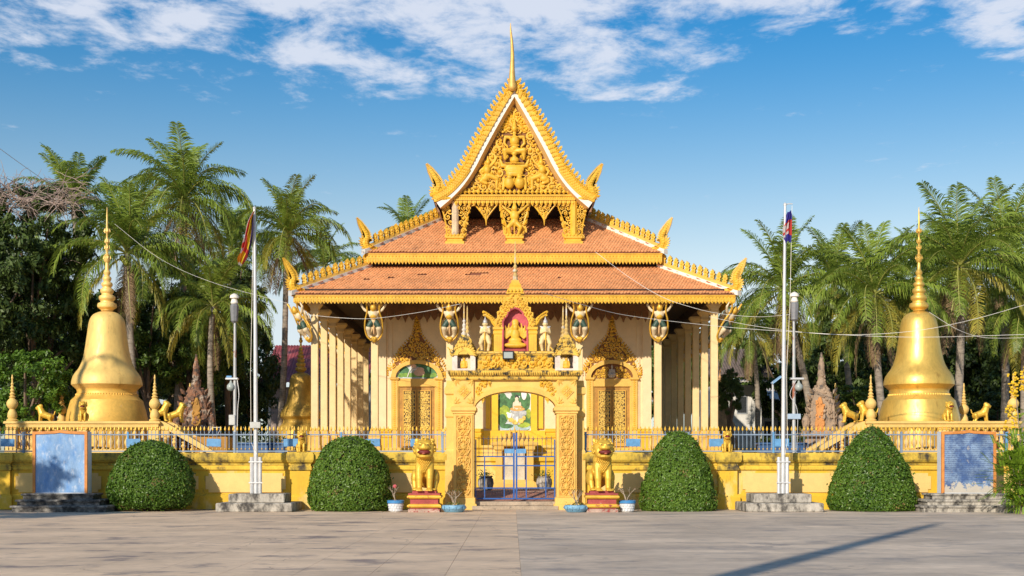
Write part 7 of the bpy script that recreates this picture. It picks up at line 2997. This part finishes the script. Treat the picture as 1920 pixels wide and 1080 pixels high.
palm(-40, 480, 66, 'coconut palm cut by the left edge of the view', 47, 1.0, -30, (5, 7, 8, 6, 3), cocos=0)
palm(1412, 615, 72, 'low coconut palm with yellow drooping fronds beside the white house', 49, .8, 1420, (3, 6, 7, 6, 4), cocos=0)

# ================================================================== broadleaf trees
leaf_dark = leaf_mat('dark_tree_leaf', (.026, .05, .010), (.10, .15, .03), .18, .5)
leaf_mid = leaf_mat('mid_tree_leaf', (.03, .07, .010), (.12, .19, .030), .2, .45)
leaf_lit = leaf_mat('bright_tree_leaf', (.05, .12, .012), (.17, .30, .035), .25, .4)


def crown_mesh(seed, nclump, per, rx, rz, leaf, drop=.25):
    """leaves gathered in clumps through an uneven volume"""
    g = np.random.default_rng(seed)
    d = g.normal(0, 1, (nclump, 3))
    d /= np.linalg.norm(d, axis=1)[:, None]
    rr = g.uniform(.35, 1.0, nclump) ** .6
    c = d * rr[:, None] * np.array([rx, rx * .85, rz])
    c[:, 2] += .12 * rz * np.sin(c[:, 0] * 2.1)
    cs = g.uniform(.24, .46, nclump) * (rx / 2.6)
    idx = np.repeat(np.arange(nclump), per)
    n = len(idx)
    e = g.normal(0, 1, (n, 3))
    e /= np.linalg.norm(e, axis=1)[:, None]
    p = c[idx] + e * (cs[idx] * g.uniform(.3, 1.15, n))[:, None] * np.array([1, 1, .72])
    nn = e * .8 + np.array([0, 0, .5]) + g.normal(0, .5, (n, 3))
    nn /= np.linalg.norm(nn, axis=1)[:, None]
    tt = np.cross(nn, g.normal(0, 1, (n, 3)))
    tt /= np.linalg.norm(tt, axis=1)[:, None]
    tt[:, 2] -= drop
    bb = np.cross(nn, tt)
    s = g.uniform(.6, 1.2, n)[:, None] * leaf
    v = np.stack([p - tt * s, p + bb * s * .42, p + tt * s, p - bb * s * .42], 1).reshape(-1, 3)
    m = MB()
    m.v = v.tolist()
    m.f = np.arange(n * 4).reshape(-1, 4).tolist()
    m.m = [0] * n
    return m, c


crowns = {}


def tree(px, py, Y, rx, rz, label, kind, leafm, rz_rot=0., group='broadleaf trees behind the temple', bare=0, sx=1.0):
    x, z = W(px, py, Y)
    zc = z
    t = thing('broadleaf_tree', label, 'tree', (x, Y, CY), group)
    key = (kind, leafm.name)
    rg = random.Random(int(px * 3 + py))
    if key not in crowns:
        m, c = crown_mesh(kind, 120, 170, 2.6, 2.2, .11)
        o = m.build('crown', leafm, t, loc=(0, 0, zc - CY))
        crowns[key] = (o, c)
    else:
        o = place(crowns[key][0], 'crown', t, (0, 0, zc - CY))
    c = crowns[key][1]
    o['kind'] = 'stuff'
    o.scale = (rx / 2.6 * sx, rx / 2.6, rz / 2.2)
    o.rotation_euler = (0, 0, rz_rot)
    b = MB()
    hgt = zc - CY
    b.tube([(x, Y, CY - .1), (x + .1, Y, CY + hgt * .45), (x - .05, Y, CY + hgt * .8)], [.24, .18, .12], 8)
    for k in range(7):
        q = c[rg.randrange(len(c))]
        cr, sr = math.cos(rz_rot), math.sin(rz_rot)
        qx, qy, qz = q[0] * rx / 2.6, q[1] * rx / 2.6, q[2] * rz / 2.2
        e = Vector((x + qx * cr - qy * sr, Y + qx * sr + qy * cr, zc + qz))
        s_ = Vector((x, Y, CY + hgt * rg.uniform(.5, .78)))
        b.tube([s_, s_.lerp(e, .5) + Vector((0, 0, .2)), e], [.09, .06, .025], 5)
    b.build('trunk', bark, t, smooth=50)
    if bare:                                  # leafless twigs and climbers on top
        b = MB()
        for k in range(bare):
            p = Vector((x + rg.uniform(-1, 1) * rx * .95, Y - rg.uniform(0, .8) * rx, zc + rz * rg.uniform(.35, .95)))
            for _ in range(4):
                d = Vector((rg.uniform(-1, 1), rg.uniform(-.6, .6), rg.uniform(-.35, .6))).normalized()
                q = [p]
                for _ in range(4):
                    d = (d + Vector((rg.uniform(-.5, .5), rg.uniform(-.5, .5), rg.uniform(-.45, .25)))).normalized()
                    q.append(q[-1] + d * rg.uniform(.18, .36))
                b.tube(q, [.020, .017, .014, .011, .007], 3)
        b.build('bare_twigs', mat('bare_twig', (.36, .27, .23), .85, var=.2), t)['kind'] = 'stuff'
    return t


tree(58, 440, 60, 2.7, 2.5, 'large tree tangled with bare twigs at the far left', 1, leaf_dark, .3, bare=120)
tree(-15, 560, 58, 2.8, 3.2, 'dark tree cut by the left edge of the view', 2, leaf_dark, 1.2)
tree(95, 590, 62, 2.8, 2.9, 'dark tree behind the left stupa, on its left side', 3, leaf_dark, 2.0, bare=14)
tree(48, 735, 55.5, 2.1, 1.75, 'bright green leafy tree low at the far left', 4, leaf_lit, .6)
tree(165, 650, 63, 2.2, 2.8, 'dark tree directly behind the left stupa', 1, leaf_dark, 3.3)
tree(275, 620, 64, 2.5, 2.4, 'leafy green tree right of the left stupa spire', 2, leaf_mid, 4.1)
tree(355, 655, 66, 2.4, 2.6, 'green tree behind the reddish shrine', 3, leaf_mid, 5.0)
tree(322, 545, 74, 2.6, 2.6, 'dark tree behind the trunk of the tallest left palm', 1, leaf_dark, 2.9)
tree(425, 560, 76, 2.4, 2.4, 'dark tree behind the pale palm near the left flagpole', 3, leaf_dark, .7)
tree(1240, 690, 108, 3.0, 4.6, 'tall dark tree far behind the right end of the hall', 4, leaf_mid, 1.9)
tree(700, 700, 110, 2.6, 4.2, 'tall dark tree far behind the left end of the hall', 1, leaf_dark, 2.4)
tree(640, 720, 98, 2.2, 3.4, 'dark tree glimpsed between the left colonnade columns', 2, leaf_dark, 1.3)
tree(300, 740, 70, 3.0, 1.9, 'dark low tree behind the stairs of the left stupa', 2, leaf_dark, 2.6)
tree(425, 640, 70, 2.1, 2.2, 'green tree behind the left lamp post', 4, leaf_mid, 1.0)
tree(470, 690, 74, 2.0, 2.6, 'dark tree just right of the left flagpole', 1, leaf_dark, .9)
tree(400, 770, 74, 3.0, 1.6, 'dark undergrowth tree behind the solar panel', 3, leaf_dark, .2)
tree(210, 780, 68, 2.6, 1.5, 'low dark tree behind the left platform', 4, leaf_dark, 4.6)
tree(1352, 690, 92, 3.0, 3.6, 'dark tree seen between the right colonnade columns', 1, leaf_mid, .5)
tree(1290, 700, 96, 3.2, 3.2, 'dark green tree filling the end of the right colonnade', 2, leaf_mid, 2.2)
tree(1368, 735, 66, .85, 1.1, 'small dark tree in front of the white house', 3, leaf_dark, 1.4)
tree(1470, 700, 80, 3.0, 3.2, 'dark tree behind the right flagpole', 3, leaf_dark, 3.9)
tree(1560, 690, 82, 3.2, 3.4, 'dark tree behind the pale stone shrine', 1, leaf_dark, 5.2)
tree(1660, 680, 84, 3.4, 3.6, 'dark tree behind the left edge of the right stupa', 2, leaf_dark, .1)
tree(1770, 670, 84, 3.4, 3.8, 'dark tree behind the right edge of the right stupa', 4, leaf_dark, 2.7)
tree(1870, 670, 82, 3.4, 3.8, 'dark tree behind the far right palm trunks', 3, leaf_dark, 1.9)
tree(1960, 690, 78, 3.4, 3.8, 'dark tree cut by the right edge of the view', 1, leaf_dark, 3.0)
tree(1620, 770, 70, 2.2, 1.3, 'low green shrub tree behind the right stairs lions', 4, leaf_mid, 3.0)
tree(1720, 790, 74, 3.2, 1.6, 'low dark tree behind the right platform', 2, leaf_dark, 4.0)
tree(1870, 790, 74, 3.2, 1.7, 'low dark tree behind the outer end of the right platform', 3, leaf_dark, 5.5)
# the dense row that closes the grounds at the back
for k, (px, py, rx, rz, lab) in enumerate(((-20, 690, 5.0, 5.0, 'big dark tree in the back row at the far left edge'), (95, 700, 5.0, 5.2, 'big dark tree in the back row behind the bright green tree'), (215, 690, 5.0, 5.2, 'big dark tree in the back row behind the left stupa bell'),
                                           (330, 700, 4.8, 4.8, 'big dark tree in the back row behind the reddish shrine'), (425, 720, 4.0, 4.6, 'big dark tree in the back row left of the red roofed hall'), (1480, 735, 4.2, 3.6, 'big dark tree in the back row right of the white house'),
                                           (1590, 690, 5.0, 5.0, 'big dark tree in the back row behind the pale shrine'), (1700, 690, 5.0, 5.4, 'big dark tree in the back row behind the right stupa'), (1815, 690, 5.0, 5.4, 'big dark tree in the back row right of the right stupa'), (1930, 690, 5.0, 5.2, 'big dark tree in the back row at the far right edge'))):
    tree(px, py, 93 + (k % 3) * 3, rx, rz, lab, 1 + k % 4, leaf_dark, k * 1.7, 'tall dark trees in the back row')
# out of view to the left: the trees whose shade falls on the stele and the stupa
tree(-1070, 472, 27.5, 4.2, 2.15, 'round tree standing outside the view to the left', 2, leaf_mid, .0)
tree(-760, 520, 33, 2.6, 2.2, 'second round tree outside the view to the left', 3, leaf_mid, 1.1)
tree(-1400, 560, 26, 2.4, 2.4, 'third round tree outside the view to the left', 1, leaf_mid, 2.1)
palm(-1000, -120, 34, 'tall coconut palm outside the view to the left', 61, 1.0, -1000, (0, 1, 1, 1, 0), cocos=0)

# ------------------------------------------------------------------ flowering shrub at the right edge
sh_leaf = leaf_mat('feathery_leaf', (.08, .19, .015), (.28, .42, .035), .3, .45)
yel = mat('yellow_petal', (.75, .48, .02), .6, var=.1)
Y = 40.3
x0 = (1915 - 960) / F * Y
t = thing('flowering_shrub', 'feathery green shrub with yellow flower spikes cut by the right edge', 'shrub', (x0, Y, 0))
rg = random.Random(77)
b, fl, lv = MB(), MB(), MB()
stems = [((1925, 960), (1895, 700), 1), ((1920, 960), (1900, 760), 1), ((1930, 960), (1925, 690), 1), ((1915, 965), (1885, 850), 0), ((1910, 965), (1900, 880), 0), ((1930, 965), (1935, 820), 0), ((1905, 970), (1890, 905), 0), ((1940, 965), (1950, 740), 1), ((1925, 965), (1910, 830), 0), ((1945, 965), (1930, 880), 0)]
for (p0, p1, fw) in stems:
    a = Vector((W(*p0, Y)[0], Y + rg.uniform(-.3, .3), 0))
    e = Vector((W(*p1, Y)[0], Y + rg.uniform(-.5, .3), W(*p1, Y)[1]))
    b.tube([a, a.lerp(e, .5) + Vector((.05, 0, .05)), e], [.03, .022, .01], 5)
    if fw:
        for k in range(46):
            h = rg.uniform(0, .75)
            q = e + Vector((rg.gauss(0, .10), rg.gauss(0, .10), -h + rg.gauss(0, .03)))
            fl.ell(q, (rg.uniform(.03, .06), rg.uniform(.03, .06), rg.uniform(.025, .045)), 6, 4)
    top = .72 if fw else 1.0
    for k in range(26 if fw else 34):         # pinnate leaves: a stalk with paired leaflets
        f = rg.uniform(.18, top)
        c = a.lerp(e, f)
        d = Vector((rg.uniform(-1, 1), rg.uniform(-1, .5), rg.uniform(-.25, .7))).normalized()
        ln = rg.uniform(.28, .5)
        side = d.cross(Vector((0, 0, 1))).normalized()
        for j in range(9):
            pp = c + d * ln * (j + 1) / 9 + Vector((0, 0, -.06 * (j / 9) ** 2))
            for s_ in (-1, 1):
                w = side * s_ * .10 + d * .05 + Vector((0, 0, -.02))
                lv.add([pp, pp + w * .5 + d * .022, pp + w, pp + w * .5 - d * .022], [(0, 1, 2, 3)])
for k in range(300):                          # the dense feathery mass low at the edge
    v = Vector((rg.gauss(0, .36), rg.gauss(0, .25), rg.gauss(0, .42)))
    c = Vector((W(1910, 890, Y)[0], Y, W(1910, 890, Y)[1])) + v
    if c.z < .15:
        continue
    d = (v + Vector((rg.uniform(-.4, .4), rg.uniform(-.5, .2), rg.uniform(.0, .5)))).normalized()
    ln = rg.uniform(.25, .45)
    side = d.cross(Vector((0, 0, 1))).normalized()
    for j in range(9):
        pp = c + d * ln * (j + 1) / 9 + Vector((0, 0, -.06 * (j / 9) ** 2))
        for s_ in (-1, 1):
            w = side * s_ * .09 + d * .05 + Vector((0, 0, -.02))
            lv.add([pp, pp + w * .5 + d * .022, pp + w, pp + w * .5 - d * .022], [(0, 1, 2, 3)])
b.build('stems', twig, t)
lv.build('foliage', sh_leaf, t)['kind'] = 'stuff'
fl.build('flower_spikes', yel, t)['kind'] = 'stuff'

# ================================================================== houses behind
def roof_sheet(b, x0, x1, y0, y1, z0, z1, n, m=0):
    """ribbed roof slope rising from the front eave"""
    vs, fs = [], []
    k = n * 2
    for i in range(k + 1):
        x = x0 + (x1 - x0) * i / k
        d = .05 if i % 2 else 0
        vs += [(x, y0, z0 + d), (x, y1, z1 + d), (x, y0, z0 + d - .06), (x, y1, z1 + d - .06)]
    for i in range(k):
        a = i * 4
        fs += [(a, a + 4, a + 5, a + 1), (a + 2, a + 3, a + 7, a + 6), (a, a + 2, a + 6, a + 4)]
    b.add(vs, fs, m)


red_roof = mat('dark_red_roof_sheet', (.26, .055, .06), .6, var=.3, vscale=1.2, grime=((.36, .15, .15), .52, .72, 1.1))
Yh = 84
t = thing('red_roofed_hall', 'long low hall with a dark red ribbed roof behind the left colonnade', 'building', (lw(560, Yh), Yh, CY))
x0, x1 = lw(490, Yh), lw(690, Yh)
z = lambda p, Y_: EYE + (HZ - p) / F * Y_
b = MB()
roof_sheet(b, x0, x1, Yh, Yh + 5, z(716, Yh), z(648, Yh + 5), 34)
b.build('roof', red_roof, t)
b = MB()
b.box(x0 + .3, x1 - .3, Yh + 1, Yh + 5, CY, z(724, Yh))
b.build('wall', mat('shaded_hall_wall', (.28, .22, .19), .8, var=.2), t)
for k in range(5):
    b = MB()
    xa = x0 + 1.0 + k * 1.25
    b.box(xa, xa + .7, Yh + .94, Yh + 1.02, 2.2, 3.6)
    b.build('window', mat('dark_window', (.03, .035, .04), .25), t)
b = MB()
for k in range(5):
    xa = x0 + .4 + k * 1.6
    b = MB()
    b.box(xa, xa + .16, Yh + .1, Yh + .26, CY, z(722, Yh))
    b.build('veranda_post', mat('grey_post', (.4, .38, .36), .7), t)

Yw = 80
t = thing('white_house', 'white house with a grey tiled roof and a corrugated awning behind the right colonnade', 'house', (lw(1390, Yw), Yw, CY))
x0, x1 = lw(1338, Yw), lw(1428, Yw)
b = MB()
b.box(x0, x1, Yw, Yw + 6, CY, z(722, Yw))
b.build('wall', mat('white_house_wall', (.66, .64, .60), .8, var=.08, grime=((.4, .38, .34), .58, .8, 1.2)), t)
b = MB()
roof_sheet(b, x0 - .4, x1 + .4, Yw - 1.0, Yw + 4, z(708, Yw), z(655, Yw + 4), 22)
b.build('roof', mat('grey_brown_roof', (.16, .12, .10), .85, var=.2, vscale=3), t)
b = MB()
roof_sheet(b, x0 - .2, x1 + .5, Yw - 1.6, Yw - .02, z(718, Yw), z(712, Yw), 18)
b.build('awning', mat('pale_corrugated_sheet', (.62, .58, .54), .5, metal=.3, var=.15), t)
b = MB()
xa, xb = lw(1381, Yw), lw(1401, Yw)
b.box(xa, xb, Yw - .05, Yw + .02, z(776, Yw), z(742, Yw))
wn = b.build('window', mat('window_frame_grey', (.35, .37, .40), .5), t)
b = MB()
b.box(xa + .05, xb - .05, Yw - .06, Yw - .049, z(774, Yw), z(744, Yw))
b.build('pane', MATS['dark_window'], wn, at=LOC[wn.name])
Yv = 86
t = thing('cream_house', 'pale house wall showing behind the white house and the right lamp post', 'house', (lw(1470, Yv), Yv, CY))
b = MB()
b.box(lw(1424, Yv), lw(1500, Yv), Yv, Yv + 4, CY, z(752, Yv))
b.build('wall', mat('cream_house_wall', (.58, .52, .44), .8, var=.15), t)
b = MB()
roof_sheet(b, lw(1418, Yv), lw(1506, Yv), Yv - .6, Yv + 4, z(752, Yv), z(728, Yv + 4), 18)
b.build('roof', MATS['pale_corrugated_sheet'], t)
for k in range(3):
    b = MB()
    xa = lw(1434, Yv) + k * .85
    b.box(xa, xa + .5, Yv - .05, Yv + .02, 2.5, 4.2)
    b.build('window', MATS['dark_window'], t)

# low blue troughs behind the fence
tro = mat('blue_trough', (.03, .09, .22), .5, var=.2)
for px0, px1, lab in ((446, 536, 'long dark blue trough behind the fence right of the left flagpole'), (1422, 1508, 'long blue trough behind the fence by the right flagpole')):
    Yt = 49.5
    xa, xb = lw(px0, Yt), lw(px1, Yt)
    t = thing('planting_trough', lab, 'trough', ((xa + xb) / 2, Yt, CY), 'blue troughs behind the fence')
    b = MB()
    b.box(xa, xb, Yt - .3, Yt + .3, CY, 2.22, 0, .02)
    b.build('box', tro, t)
    b = MB()
    b.box(xa - .05, xb + .05, Yt - .35, Yt + .35, 2.222, 2.30, 0, .015)
    b.build('rim', tro, t)
    b = MB()
    rg = random.Random(px0)
    for _ in range(700):
        p = Vector((rg.uniform(xa, xb), Yt + rg.uniform(-.25, .25), 2.3 + abs(rg.gauss(0, .10))))
        d = Vector((rg.uniform(-1, 1), rg.uniform(-1, 1), rg.uniform(-.2, 1))) * .10
        s_ = Vector((-d.y, d.x, 0)) * .4
        b.add([p, p + d * .5 + s_, p + d, p + d * .5 - s_], [(0, 1, 2, 3)])
    b.build('leaves', leaf_dark, t)['kind'] = 'stuff'
